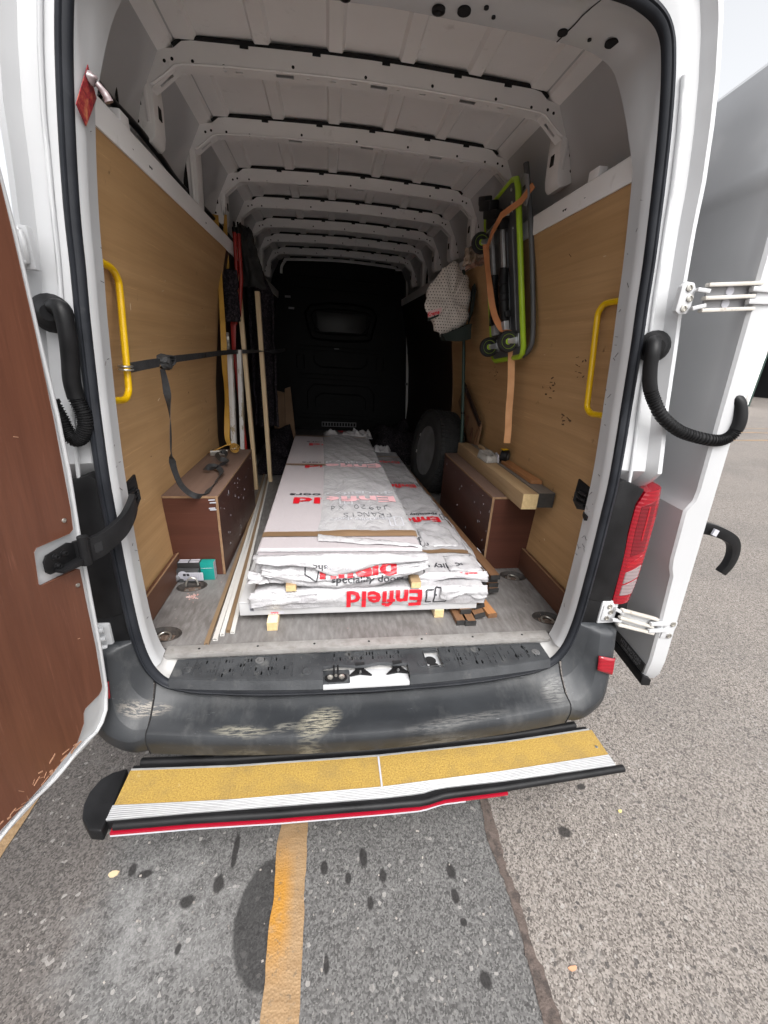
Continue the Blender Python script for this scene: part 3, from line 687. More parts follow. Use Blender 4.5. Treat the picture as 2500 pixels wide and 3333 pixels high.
# roof bows with hat section, gussets and end posts
YB = [.692, 1.189, 1.760, 2.247, 2.75, 3.246, 3.80]
def bow_outline():
    top = [(0, 1.981), (.16, 1.979), (.32, 1.975), (.48, 1.970), (.604, 1.966), (.632, 1.961), (.645, 1.950), (.660, 1.941), (.70, 1.937), (.738, 1.934), (.748, 1.925), (.757, 1.90), (.758, 1.862), (.748, 1.822)]
    bot = [(.733, 1.838), (.70, 1.866), (.668, 1.893), (.648, 1.902), (.528, 1.910), (.32, 1.917), (.16, 1.921), (0, 1.923)]
    return top, bot
top, bot = bow_outline()
def make_bow(y, idx):
    root_y = y
    # front web
    mb = MB(); poly = top + bot[:-1] + [(-x, z) for x, z in (bot[:-1][::-1])] + [(-x, z) for x, z in top[::-1][:-1]]
    poly = [(x, z) for x, z in top] + [(x, z) for x, z in bot] + [(-x, z) for x, z in bot[::-1][1:]] + [(-x, z) for x, z in top[::-1][:-1]]
    # web as strips so it stays planar quads: pair upper/lower samples
    xs = [-.758, -.74, -.70, -.66, -.632, -.60, -.48, -.32, -.16, 0, .16, .32, .48, .60, .632, .66, .70, .74, .758]
    def zt(x): return interp([(p[0], p[1]) for p in top[:-3]] + [(.758, 1.90)], abs(x))
    def zb(x): return interp(sorted([(p[0], p[1]) for p in bot]) + [(.758, 1.85)], abs(x))
    th = .003
    rows = [[(x, y, zb(x)), (x, y, zt(x)), (x, y + th, zt(x)), (x, y + th, zb(x))] for x in xs]
    b = MB().loft(rows).build('roof_bow', M['paint_in'], van, smooth=30)
    # underside strip with real slots
    slots = sorted([(-.30, .060, .022), (.03, .060, .022), (.36, .060, .022), (-.455, .024, .008), (-.135, .022, .008), (.19, .022, .008), (-.06, .022, .008), (.49, .024, .008), (.265, .022, .008), (-.22, .010, .006), (-.50, .010, .006), (.44, .010, .006), (.10, .010, .006)])
    mb = MB(); D = .052
    def zq(x, yy): return zb(x) + .001
    cur = -.648
    def quad(x0, x1, y0, y1):
        mb.hexa([(x0, y0, zb(x0)), (x1, y0, zb(x1)), (x1, y1, zb(x1)), (x0, y1, zb(x0)), (x0, y0, zb(x0) + .003), (x1, y0, zb(x1) + .003), (x1, y1, zb(x1) + .003), (x0, y1, zb(x0) + .003)])
    for (cxs, L, W) in slots:
        x0, x1 = cxs - L / 2, cxs + L / 2
        if x0 > cur:
            k = max(1, int((x0 - cur) / .12))
            for q in range(k): quad(lerp(cur, x0, q / k), lerp(cur, x0, (q + 1) / k), y + .003, y + D)
        quad(x0, x1, y + .003, y + D / 2 - W / 2); quad(x0, x1, y + D / 2 + W / 2, y + D); cur = x1
    quad(cur, .648, y + .003, y + D)
    # chamfer pieces with one slot each
    for s in (-1, 1):
        a = V((s * .648, 0, 1.902)); c = V((s * .733, 0, 1.838)); d = c - a
        def ch(t0, t1, y0, y1):
            p, q = a + d * t0, a + d * t1; up = V((s * .002, 0, .0025))
            mb.hexa([p + V((0, y0, 0)), q + V((0, y0, 0)), q + V((0, y1, 0)), p + V((0, y1, 0)), p + up + V((0, y0, 0)), q + up + V((0, y0, 0)), q + up + V((0, y1, 0)), p + up + V((0, y1, 0))])
        ch(0, .3, y + .003, y + D); ch(.3, .82, y + .003, y + .020); ch(.3, .82, y + .034, y + D); ch(.82, 1.15, y + .003, y + D)
    MB_ = mb.build('bow_flange', M['paint_in'], b)
    MB().loft([[(x, y + D, zb(x)), (x, y + D, zt(x) + .018), (x, y + D + .003, zt(x) + .018), (x, y + D + .003, zb(x))] for x in xs[2:-2]]).build('bow_web', M['paint_in'], b, smooth=30)
    MB().loft([[(x, y + .006, zb(x) + .016), (x, y + D - .003, zb(x) + .016)] for x in xs[4:-4]], ring=False, cap=False).build('hat_cavity', M['hole'], b)  # added dark sheet that paints the shade seen through the slots
    # rolled lower edge and dark sealant joint along the top
    MB().tube([(x, y + .001, zb(x) + .001) for x in xs[1:-1]], .004, 6).build('rolled_edge', M['paint_in'], b, smooth=60)
    MB().tube([(x, y + .006, zt(x) + .007) for x in xs[3:-3]], .009, 8).build('sealant', M['hole'], b)
    mb = MB()
    for (x, dz) in ((-.69, .02), (-.665, .015), (-.60, .04), (-.50, .045), (-.27, .030), (-.02, .035), (.22, .03), (.46, .035), (.60, .04), (.69, .02), (.665, .015)):
        mb.disc((x, y - .0006, zt(x) - dz - .012), (0, 1, 0), .0052, .001, 8)
    for gx in (-.19, .05, .31, -.43, .50): mb.obox((gx, y - .001, zt(gx) - .004), (.014, 0, 0), (0, .002, 0), (0, 0, .004))
    tag(mb.build('hole', M['hole'], b), kind='stuff')
    return b
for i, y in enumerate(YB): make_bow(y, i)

def make_post(s, y, wide):
    D = .105
    if not wide:   # hat post with a flared foot that stops on the rail
        out = [(.742, 1.94), (.800, 1.93), (.806, 1.88), (.812, 1.80), (.822, 1.775), (.846, 1.755), (.850, 1.735), (.835, 1.712), (.79, 1.690), (.765, 1.684), (.750, 1.70), (.744, 1.73), (.742, 1.78), (.740, 1.82)]
    else:
        out = [(.742, 1.94), (.815, 1.94), (.822, 1.85), (.832, 1.72), (.838, 1.60), (.838, 1.54), (.750, 1.545), (.750, 1.62), (.746, 1.70), (.742, 1.80)]
    mb = MB().prism([(s * x, z) for x, z in out], (0, y + .002, 0), (1, 0, 0), (0, 0, 1), (0, D, 0))
    p = mb.build('roof_post', M['paint_in'], van, bevel=.007, segs=2)
    # pressed ribs, slots
    for (xa, xb, z0, z1) in (((.766, .762, 1.93, 1.74),) if not wide else ((.762, .770, 1.93, 1.60), (.812, .822, 1.92, 1.58))):
        MB().tube([(s * xa, y + .004, z0), (s * lerp(xa, xb, .5), y + .003, (z0 + z1) / 2), (s * xb, y + .004, z1)], .0075, 6).build('rib', M['paint_in'], p, smooth=60)
    mb = MB()
    if not wide:
        mb.obox((s * .788, y + .0012, 1.800), (.007, 0, 0), (0, .001, 0), (0, 0, .016)); mb.obox((s * .7418, y + .058, 1.785), (.0022, 0, 0), (0, .014, 0), (0, 0, .018)); mb.disc((s * .772, y + .0012, 1.87), (0, 1, 0), .005, .001, 8); mb.disc((s * .80, y + .0012, 1.74), (0, 1, 0), .006, .001, 8)
    else:
        mb.prism([(s * .786, 1.80), (s * .806, 1.72), (s * .806, 1.62), (s * .784, 1.64)], (0, y + .0008, 0), (1, 0, 0), (0, 0, 1), (0, .002, 0))
    mb.build('slot', M['hole'], p)
    if not wide:   # bracket with a boss, set on the outboard side
        br = MB().prism([(s * .80, 1.872), (s * .862, 1.868), (s * .868, 1.79), (s * .80, 1.785)], (0, y - .006, 0), (1, 0, 0), (0, 0, 1), (0, .012, 0)).build('post_bracket', M['paint_in'], p, bevel=.004)
        MB().lathe([(.013, -.004), (.011, .0), (.006, .001), (.005, -.004)], (s * .838, y - .007, 1.835), (0, -1, 0), 14).build('boss', M['paint_in'], p, smooth=50)
    else:
        MB().obox((s * .852, y + .03, 1.665), (.014, 0, 0), (0, .004, 0), (0, 0, .026)).build('post_bracket', M['paint_in'], p, bevel=.003)
    return p
for i, y in enumerate(YB):
    for s in (-1, 1): make_post(s, y, i == 1 or i == 5)
# wiring loom in the left opening
MB().tube(cr([(-.762, .13, 1.715), (-.775, .25, 1.71), (-.79, .42, 1.70), (-.78, .62, 1.695), (-.785, .85, 1.69), (-.80, 1.1, 1.685), (-.785, 1.5, 1.68), (-.79, 2.2, 1.68)], 5), .011, 8).build('wiring_loom', M['black'], van, smooth=60)
MB().tube(cr([(-.785, .42, 1.70), (-.84, .46, 1.69), (-.845, .46, 1.78), (-.835, .50, 1.80), (-.80, .53, 1.78), (-.795, .52, 1.70), (-.80, .48, 1.70)], 5), .0045, 6).build('wiring_loom', M['black'], van, smooth=60)
MB().tube(cr([(-.70, .14, 1.78), (-.735, .17, 1.74), (-.765, .15, 1.70), (-.765, .14, 1.715)], 5), .012, 8).build('wiring_loom', M['black'], van, smooth=60)
MB().loft([[(-.84, y, 1.635), (-.80, y, 1.655 + .01 * math.sin(y * 14)), (-.765, y, 1.640), (-.80, y, 1.60)] for y in [.5 + .1 * k for k in range(30)]]).build('foam_strip', M['hole'], van, smooth=50)

# bulkhead: moulded black panel with raised window frame, ribs and grille
BY = 4.36
MB().box(-.92, .92, BY, BY + .02, -.02, 2.02).build('bulkhead', M['bulk'], van)
def rring(pts, r, name='bulkhead_rib', m=None, loop=True):
    MB().tube(pts, r, 6, loop=loop).build(name, m or M['bulk'], van, smooth=60)
def rpts(w0, w1, z0, z1, c, cx=.005):
    return [(cx - w1 / 2, BY, z1), (cx + w1 / 2, BY, z1), (cx + w0 / 2, BY, z0 + c), (cx + w0 / 2 - c, BY, z0), (cx - w0 / 2 + c, BY, z0), (cx - w0 / 2, BY, z0 + c)]
rring(cr(rpts(.76, .74, 1.12, 1.49, .09), 3, True), .016); rring(cr(rpts(.64, .63, 1.19, 1.44, .06), 3, True), .010)
MB().prism([(x, z) for x, y, z in rpts(.60, .60, 1.21, 1.42, .05)], (0, BY - .012, 0), (1, 0, 0), (0, 0, 1), (0, .014, 0)).build('window_panel', mat('dark grey window panel', rgb(.010, .010, .0105), None, rough=.4), van, bevel=.004)
for z in (1.03, .985, .70, .645, .20, .15, 1.66, 1.78): rring([(-.52, BY, z + .01), (.0, BY, z), (.58, BY, z - .02)], .008, loop=False)
rring([(-.33, BY, .93), (-.33, BY, .86), (-.26, BY, .80), (.26, BY, .79), (.33, BY, .85), (.33, BY, .92)], .009, loop=False)
rring([(-.42, BY, .27), (-.42, BY, .50), (-.34, BY, .585), (.36, BY, .575), (.44, BY, .49), (.44, BY, .26)], .008, loop=False)
rring([(-.32, BY, .30), (-.32, BY, .42), (-.24, BY, .475), (.26, BY, .465), (.33, BY, .41), (.33, BY, .29)], .008, loop=False)
for x in (-.50, .50): rring([(x - .045, BY, .93), (x + .045, BY, .93), (x + .045, BY, .77), (x - .045, BY, .77)], .008)
for z in (.985,): MB().box(-.08, -.02, BY - .014, BY - .004, z + .028, z + .036).build('label_plate', M['greyplastic'], van)
gr = MB().box(-.24, .215, BY - .03, BY - .02, .055, .115).build('floor_grille', M['greyplastic'], van)
for k in range(12): MB().box(-.23 + k * .037, -.204 + k * .037, BY - .032, BY - .0295, .064, .106).build('opening', M['hole'], gr)
# frame round bulkhead
MB().tube(cr([(.90, BY - .03, .02), (.85, BY - .03, .9), (.80, BY - .03, 1.60), (.765, BY - .03, 1.90), (.64, BY - .03, 1.925), (.60, BY - .03, 1.945), (0, BY - .03, 1.97), (-.60, BY - .03, 1.945), (-.64, BY - .03, 1.925), (-.68, BY - .03, 1.87), (-.69, BY - .03, 1.80)], 4), .016, 6).build('bulkhead_frame', M['paint_in'], van, smooth=50)
for z in (.62, 1.0): MB().box(.838, .872, BY - .052, BY - .045, z, z + .03).build('fixing_tab', M['greyplastic'], van)
for (x, z) in ((-.585, 1.52), (-.55, 1.41)): MB().box(x - .03, x + .03, BY - .5, BY - .49, z - .008, z + .012).build('warning_label', M['greyplastic'], van)

# ------------------------------------------------ floor with lashing wells
M['rust'] = mat('grimy black well', rgb(.012, .011, .011), rgb(.05, .04, .034), 60, .7)
M['rust2'] = mat('rusty plate', rgb(.22, .17, .14), rgb(.10, .065, .05), 70, .6, metal=.3)
WELLS = [(-.772, .505, .35), (-.775, .165, -.35), (.785, .530, -.65), (.790, .175, -.60)]
xs = sorted(set([-.866, .866] + [w[0] - .074 for w in WELLS] + [w[0] + .074 for w in WELLS]))
ys = sorted(set([.085, 4.36] + [w[1] - .056 for w in WELLS] + [w[1] + .056 for w in WELLS]))
mb = MB()
for x0, x1 in zip(xs, xs[1:]):
    for y0, y1 in zip(ys, ys[1:]):
        cxm, cym = (x0 + x1) / 2, (y0 + y1) / 2
        if any(abs(cxm - w[0]) < .074 and abs(cym - w[1]) < .056 for w in WELLS): continue
        mb.box(x0, x1, y0, y1, -.018, 0)
MB_f = mb
fl = mb.build('cargo_floor', M['floor'], van)
for i, (x, y, rot) in enumerate(WELLS):
    n = 32; c, s_ = math.cos(rot * .4), math.sin(rot * .4)
    def el(a, b, z, sh=0): return [(x + c * a * math.cos(6.2832 * k / n) - s_ * b * math.sin(6.2832 * k / n), y + s_ * a * math.cos(6.2832 * k / n) + c * b * math.sin(6.2832 * k / n), z) for k in range(n)]
    sq = []
    for k in range(n):
        a_, b_ = math.cos(6.2832 * k / n + rot * .4), math.sin(6.2832 * k / n + rot * .4); a_, b_ = math.cos(6.2831853 * k / n), math.sin(6.2831853 * k / n); mx = max(abs(a_), abs(b_)); sq.append((x + .0741 * a_ / mx, y + .0561 * b_ / mx, 0))
    MB().loft([sq, el(.0605, .0415, 0)], True, False, False).build('floor_patch', M['floor'], van)
    w = MB().loft([el(.066, .046, .0006), el(.064, .0445, .002), el(.0605, .0415, .0005), el(.055, .037, -.013), el(.047, .030, -.0165)], True, False, False)
    w.f.append(tuple(range(len(w.v) - n, len(w.v))))
    w = w.build('lashing_well', M['rust'], van, smooth=50)
    MB().obox((x, y, -.017), (.034 * c, .034 * s_, 0), (-s_ * .016, c * .016, 0), (0, 0, .003)).build('base_plate', M['rust2'], w, bevel=.002)
    up = i == 0
    pts = []
    for k in range(13):
        a = math.pi * k / 12; u = -math.cos(a) * .026; h = math.sin(a) * .036
        if k in (0, 12): h = -.0
        pts.append((x + c * u, y + s_ * u + (h * .25 if up else h * .9 - .012), (h + .004 if up else -.010 + h * .10)))
    MB().tube(pts, .0042, 8).build('lashing_ring', M['zinc'], w, smooth=60)
    for q in (-.02, .02): MB().lathe([(.008, 0), (.007, .004), (.001, .006)], (x + q * c, y + q * s_ - .008, -.015), (0, 0, 1), 10).build('screw', M['zinc'], w, smooth=40)
MB().box(-.735, .735, .045, .088, .0005, .006).build('threshold_strip', M['trimstrip'], van, bevel=.002)
MB().box(-.735, .735, .040, .045, -.012, .006).build('threshold_lip', M['trimstrip'], van, bevel=.001)
mb = MB()
for k in range(7): mb.disc((-.62 + k * .207, .066, .0062), (0, 0, 1), .0045, .0006, 10)
tag(mb.build('screw_heads', M['hole'], van), kind='stuff')

# ------------------------------------------------ linings' boxes over the wheel arches
def wheel_box(s):
    y0, y1, xi, xo, h = .605, 1.505, .646, .884, .404
    sx = lambda a, b: (min(s * a, s * b), max(s * a, s * b))
    t = .012
    root = MB().box(*sx(xi + t, xo), y0 + t, y1, .002, h - t - .001).build('wheel_box', M['plybox'], van)
    MB().box(*sx(xi, xo), y0 + .0005, y1, h - t, h).build('top_panel', M['plytop'], root, bevel=.001)
    MB().box(*sx(xi + .0005, xi + t - .001), y0 + .002, y1, .002, h - t - .0005).build('side_panel', M['plybox'], root)
    MB().box(*sx(xi + t, xo - .001), y0 + .002, y0 + t - .001, .002, h - t - .0005).build('end_panel', wood_x, root)
    # exposed pale edges
    MB().box(*sx(xi - .0008, xi + t - .002), y0 - .0008, y0 + .0018, .003, h - .0005).build('edge', M['plyedge'], root)
    MB().box(*sx(xi + t, xo - .002), y0 - .001, y0 + .0003, h - t + .001, h - .001).build('edge', M['plyedge'], root)
    MB().box(*sx(xi - .001, xi + .0003), y0 + .003, y1 - .002, h - t + .002, h - .0015).build('edge', M['plyedge'], root)
    return root
wood_x = wood('dark red ply end panel', rgb(.090, .033, .022), rgb(.065, .024, .016), 0, .42, 45, pores=.3)
wheel_box(-1); wheel_box(1)
# paint splashes on the boxes
mb = MB()
for (x, y, z, a, b) in ((-.6452, .66, .375, .010, .006), (-.6452, .665, .330, .012, .006)): pass
for i in range(46):
    s = rnd.choice((-1, 1)); y = rnd.uniform(.62, 1.1) if rnd.random() < .7 else rnd.uniform(.62, 1.48); z = rnd.uniform(.03, .37)
    a = rnd.uniform(.0006, .0022); b = a * rnd.uniform(.8, 5); tl = rnd.uniform(-.6, .6)
    mb.obox((s * .6462, y, z), (.0006, 0, 0), (0, a, a * tl), (0, -b * tl * .3, b))
tag(mb.build('paint_specks', M['card_white'], van), kind='stuff')
mb = MB()
for (x, z) in ((-.672, .385), (-.668, .372), (-.674, .345), (-.670, .338)): mb.obox((x, .6042, z), (.014, 0, .001), (0, .0008, 0), (0, 0, .0028))
tag(mb.build('paint_smears', M['card_white'], van), kind='stuff')
# scratches on the tan lining
mb = MB(); mbw = MB()
for i in range(54):
    s = rnd.choice((-1, 1)); y = rnd.uniform(.15, 1.5); z = rnd.uniform(.2, 1.45); x = wx(z) - .0004
    L = rnd.uniform(.002, .011); an = rnd.gauss(0, .6); zz = L * math.sin(an); dz = wx(z + zz) - wx(z)
    (mb if rnd.random() < .55 else mbw).obox((s * x, y, z), (.0006, 0, 0), (s * dz, L * math.cos(an), zz), (0, -.0011 * math.sin(an), .0011 * math.cos(an)))
for (cy, cz) in ((.62, .93), (.40, 1.02), (.48, .80), (1.30, .95)):
    for i in range(9):
        y = cy + rnd.gauss(0, .03); z = cz + rnd.gauss(0, .02); mb.obox((wx(z) - .0004, y, z), (.0006, 0, 0), (0, rnd.uniform(.002, .012), rnd.uniform(-.004, .004)), (0, 0, rnd.uniform(.0008, .004)))
tag(mb.build('dark_scuffs', mat('dark scuff', rgb(.10, .055, .03), None, rough=.7), van), kind='stuff')
tag(mbw.build('pale_scuffs', mat('pale scuff', rgb(.55, .43, .30), None, rough=.7), van), kind='stuff')

# ------------------------------------------------ sill
rows = []
half = [p for p in A_R if p.z < .05]
for p in [V((-q.x, q.y, q.z)) for q in half[::-1]] + half[1:]:
    k = abs(p.x); kz = max(0, min(1, (p.z + .05) / .07))
    z1 = lerp(-.052, p.z + .004, max(0, min(1, (k - .62) / .12))); z2 = lerp(-.040, max(p.z, -.005), max(0, min(1, (k - .66) / .10)))
    rows.append([p + V((0, .002, 0)), V((p.x * .9995, lerp(p.y, .05, .35), z1)), V((p.x * .999, lerp(.050, .025, kz), z2)), V((p.x * .9985, lerp(.094, .056, kz), max(z2, -.018)))])
MB().loft(rows, ring=False, cap=False).build('sill', M['paint_worn'], van, smooth=45)
def yf(x): return -.094 + .046 * (x / .69) ** 2
mb = MB()
def col(x0, x1, ya, yb_, lip=True):
    n = max(1, int((x1 - x0) / .05))
    for k in range(n):
        a, b = lerp(x0, x1, k / n), lerp(x0, x1, (k + 1) / n); fa, fb = ya(a), ya(b)
        mb.hexa([(a, fa, -.030), (b, fb, -.030), (b, yb_, -.030), (a, yb_, -.030), (a, fa + .004, -.020), (b, fb + .004, -.020), (b, yb_, -.018), (a, yb_, -.018)])
        if lip: mb.hexa([(a, fa - .012, -.052), (b, fb - .012, -.052), (b, fb + .004, -.050), (a, fa + .004, -.050), (a, fa - .001, -.021), (b, fb - .001, -.021), (b, fb + .004, -.0205), (a, fa + .004, -.0205)])
col(-.690, -.172, yf, .042); col(-.172, .135, lambda x: -.030 + .006 * math.sin(x * 40), .042, False); col(.135, .205, yf, .042)
col(.205, .262, lambda x: .028, .042, False); col(.205, .268, yf, -.062); col(.268, .690, yf, .042)
pl = mb.build('sill_plate', M['sillp'], van)
mb = MB()
for k in range(230):
    x = rnd.choice((rnd.uniform(-.66, -.2), rnd.uniform(.28, .66), rnd.uniform(-.15, .12))); x = round(x / .011) * .011
    y = rnd.choice((.020, -.004, -.026, -.048)) + (0 if abs(x) > .2 else .03)
    if y < yf(x) + .018 or y > .036: continue
    if abs(x) < .2 and y < 0: continue
    mb.obox((x, y, -.0178), (.0018, 0, 0), (0, .0065, 0), (0, 0, .0014))
tag(mb.build('tread_ribs', M['sillp'], pl), kind='stuff')
for x in (-.62, -.54, -.45, -.36, -.28, .33, .40, .50, .565, .61): MB().box(x - .0012, x + .0012, yf(x) + .02, .036, -.0185, -.0165).build('rib', M['sillp'], pl)
for (x, y) in ((-.642, -.012), (-.400, .018), (-.228, -.049), (-.046, .021), (.189, -.040), (.409, .022), (.648, -.010)):
    MB().lathe([(.017, -.002), (.016, .0015), (.011, .0025), (.008, .001), (.0055, .001), (.005, .003), (.0005, .0032)], (x, y, -.018), (0, 0, 1), 18).build('rivet', M['sillp'] if x not in (-.400, .648) else M['wheelsteel'], pl, smooth=40)
# white latch recess, bolted striker, clips, lock hole
MB().box(-.172, .135, -.100, -.026, -.060, -.0445).build('latch_recess', M['paint'], van, bevel=.003)
MB().box(-.176, -.078, -.092, -.030, -.044, -.036).build('latch_housing', M['sillp'], van, bevel=.006)
st = MB().prism([(-.166 + .0, -.078), (-.155, -.090), (-.100, -.090), (-.088, -.078), (-.090, -.062), (-.104, -.056), (-.152, -.056), (-.165, -.064)], (0, 0, -.0358), (1, 0, 0), (0, 1, 0), (0, 0, .006)).build('striker_plate', M['black'], van, bevel=.001)
for x in (-.147, -.107): MB().lathe([(.0105, 0), (.0105, .003), (.006, .0035), (.005, .0015), (.0003, .0015)], (x, -.073, -.030), (0, 0, 1), 16).build('bolt', M['zinc'], st, smooth=40)
MB().lathe([(.006, 0), (.006, .003), (.001, .004)], (-.127, -.066, -.030), (0, 0, 1), 12).build('bolt', M['zinc'], st, smooth=40)
MB().tube([(-.134, -.064, -.032), (-.134, -.064, -.012), (-.134, -.036, -.012), (-.134, -.036, -.03)], .0028, 8).build('loop', M['black'], st, smooth=60)
MB().tube([(-.120, -.064, -.032), (-.120, -.064, -.012), (-.120, -.036, -.012), (-.120, -.036, -.03)], .0028, 8).build('loop', M['black'], st, smooth=60)
for x in (-.040, .098):
    c_ = MB().prism([(x - .043, -.062), (x - .012, -.030), (x + .014, -.030), (x + .042, -.062), (x, -.054)], (0, 0, -.044), (1, 0, 0), (0, 1, 0), (0, 0, .008)).build('clip', M['black'], van, bevel=.001)
    MB().lathe([(.0045, 0), (.0055, .010), (.003, .018), (.0008, .020)], (x, -.050, -.036), (0, -.5, .8), 10).build('pin', M['wheelsteel'], c_, smooth=40)
    MB().box(x - .017, x + .017, -.030, -.020, -.040, -.0165).build('socket', M['hole'], c_)
MB().box(.204, .266, -.064, .030, -.060, -.040).build('lock_pocket', M['paint'], van, bevel=.003)
MB().lathe([(.022, 0), (.022, .0012), (.0004, .0013)], (.230, -.004, -.0398), (0, 0, 1), 20).build('lock_hole', M['hole'], van)
MB().lathe([(.019, 0), (.019, .0012), (.0004, .0013)], (.239, -.036, -.0398), (0, 0, 1), 20).build('lock_hole', M['hole'], van)
# stamped rim round the pocket
MB().tube([(.206, -.058, -.018), (.204, .024, -.018), (.250, .029, -.018), (.262, .020, -.018), (.270, -.055, -.018)], .0025, 6, loop=True).build('pocket_rim', M['sillp'], van, smooth=60)

# ------------------------------------------------ bumper
def bumper_mat():
    s = NT('weathered bumper with pale scrapes'); co = s.coord(rand=False)
    a = s.noise(co, 4, 6, .6); b = s.noise(s.coord((.25, 1, 1), False), 40, 5, .7); d = s.noise(s.coord((1, .5, .5), False), 9, 8, .7)
    c = s.mix(s.ramp(a, .3, .7), rgb(.013, .0145, .017), rgb(.027, .030, .034))
    c = s.mix(s.ramp(d, .50, .8, 0, .42), c, rgb(.14, .14, .137))
    c = s.mix(s.ramp(b, .66, .72, 0, .3), c, rgb(.34, .35, .36))
    xyz = s.n('ShaderNodeSeparateXYZ'); s.l(co, xyz.inputs[0])
    def blob(cx, cy, rx, ry, ang):
        X = s.math('SUBTRACT', xyz.outputs[0], cx); Y = s.math('SUBTRACT', xyz.outputs[1], cy); ca, sa = math.cos(ang), math.sin(ang)
        u = s.math('DIVIDE', s.math('ADD', s.math('MULTIPLY', X, ca), s.math('MULTIPLY', Y, sa)), rx); w = s.math('DIVIDE', s.math('SUBTRACT', s.math('MULTIPLY', Y, ca), s.math('MULTIPLY', X, sa)), ry)
        q = s.math('SQRT', s.math('ADD', s.math('MULTIPLY', u, u), s.math('MULTIPLY', w, w)))
        streak = s.noise(s.coord((.25, 2.2, 1), False), 85, 6, .75)
        return s.math('MULTIPLY', s.ramp(q, 1.1, .5), s.ramp(streak, .46, .54))
    for (cx, cy, rx, ry, an, am, col) in ((-.185, -.148, .085, .050, .5, .5, rgb(.52, .48, .36)), (-.44, -.165, .10, .022, -.1, .34, rgb(.46, .43, .33)), (-.30, -.16, .05, .02, .2, .28, rgb(.40, .38, .32)), (-.76, -.09, .08, .02, .2, .36, rgb(.50, .44, .36)), (.70, -.10, .06, .05, .9, .25, rgb(.38, .37, .35)), (.30, -.18, .2, .02, .1, .22, rgb(.32, .31, .29))):
        c = s.mix(s.math('MULTIPLY', blob(cx, cy, rx, ry, an), am), c, col)
    s.setc(c); s.setr(s.ramp(a, .3, .7, .42, .58)); s.bump(s.noise(co, 320, 3), .25, .002); return s.m
M['bumper'] = bumper_mat()
N = 48
def bump_sec(x):
    c = 1 - (x / .75) ** 2
    e_ = .070 * (max(0, abs(x) - .60) / .142) ** 2.2
    P = [(-.002 - .05 * c, -.090 - .045 * c + e_), (-.026 - .05 * c, -.108 - .040 * c + e_ * .75), (-.055 - .05 * c, -.122 - .032 * c + e_ * .4), (-.105 - .05 * c, -.136 - .018 * c), (-.140 - .05 * c, -.144 - .010 * c), (-.151 - .05 * c, -.150 - .008 * c),
         (-.158 - .05 * c, -.162 - .008 * c), (-.160 - .05 * c, -.185), (-.148 - .05 * c, -.243), (-.138 - .05 * c, -.252), (-.05 - .03 * c, -.258)]
    return [V((x, y, z)) for y, z in P]
rows = [bump_sec(lerp(-.742, .742, i / N)) for i in range(N + 1)]
bc = MB().loft(rows, ring=False, cap=False).build('rear_bumper', M['bumper'], van, smooth=28)
def catm(tab, k):
    pts = cr([V(t) for t in tab], 10); f = k * (len(pts) - 1); i = min(int(f), len(pts) - 2); return pts[i].lerp(pts[i + 1], f - i)
IN = [(.7445, -.028, -.018), (.762, -.030, .014), (.775, -.032, .046), (.784, -.033, .080), (.788, -.033, .105), (.790, -.033, .125)]
VAL = [(.7445, -.062, -.100), (.778, -.056, -.080), (.803, -.052, -.035), (.815, -.050, .010), (.820, -.046, .062), (.822, -.042, .125)]
CRE = [(.7445, -.151, -.150), (.790, -.150, -.150), (.832, -.130, -.115), (.845, -.108, -.045), (.848, -.090, .025), (.850, -.065, .118)]
OU1 = [(.7445, -.158, -.163), (.805, -.160, -.172), (.880, -.140, -.145), (.905, -.113, -.070), (.908, -.098, .015), (.905, -.072, .112)]
OU2 = [(.7445, -.160, -.186), (.810, -.158, -.205), (.915, -.110, -.190), (.945, -.070, -.100), (.945, -.060, .0), (.945, -.045, .11)]
SID = [(.7445, -.150, -.238), (.810, -.146, -.245), (.925, -.080, -.235), (.985, .02, -.16), (.992, .05, -.03), (.992, .06, .115)]
UND = [(.7445, -.100, -.256), (.800, -.090, -.260), (.91, .02, -.255), (.985, .25, -.20), (.996, .30, -.04), (.996, .32, .115)]
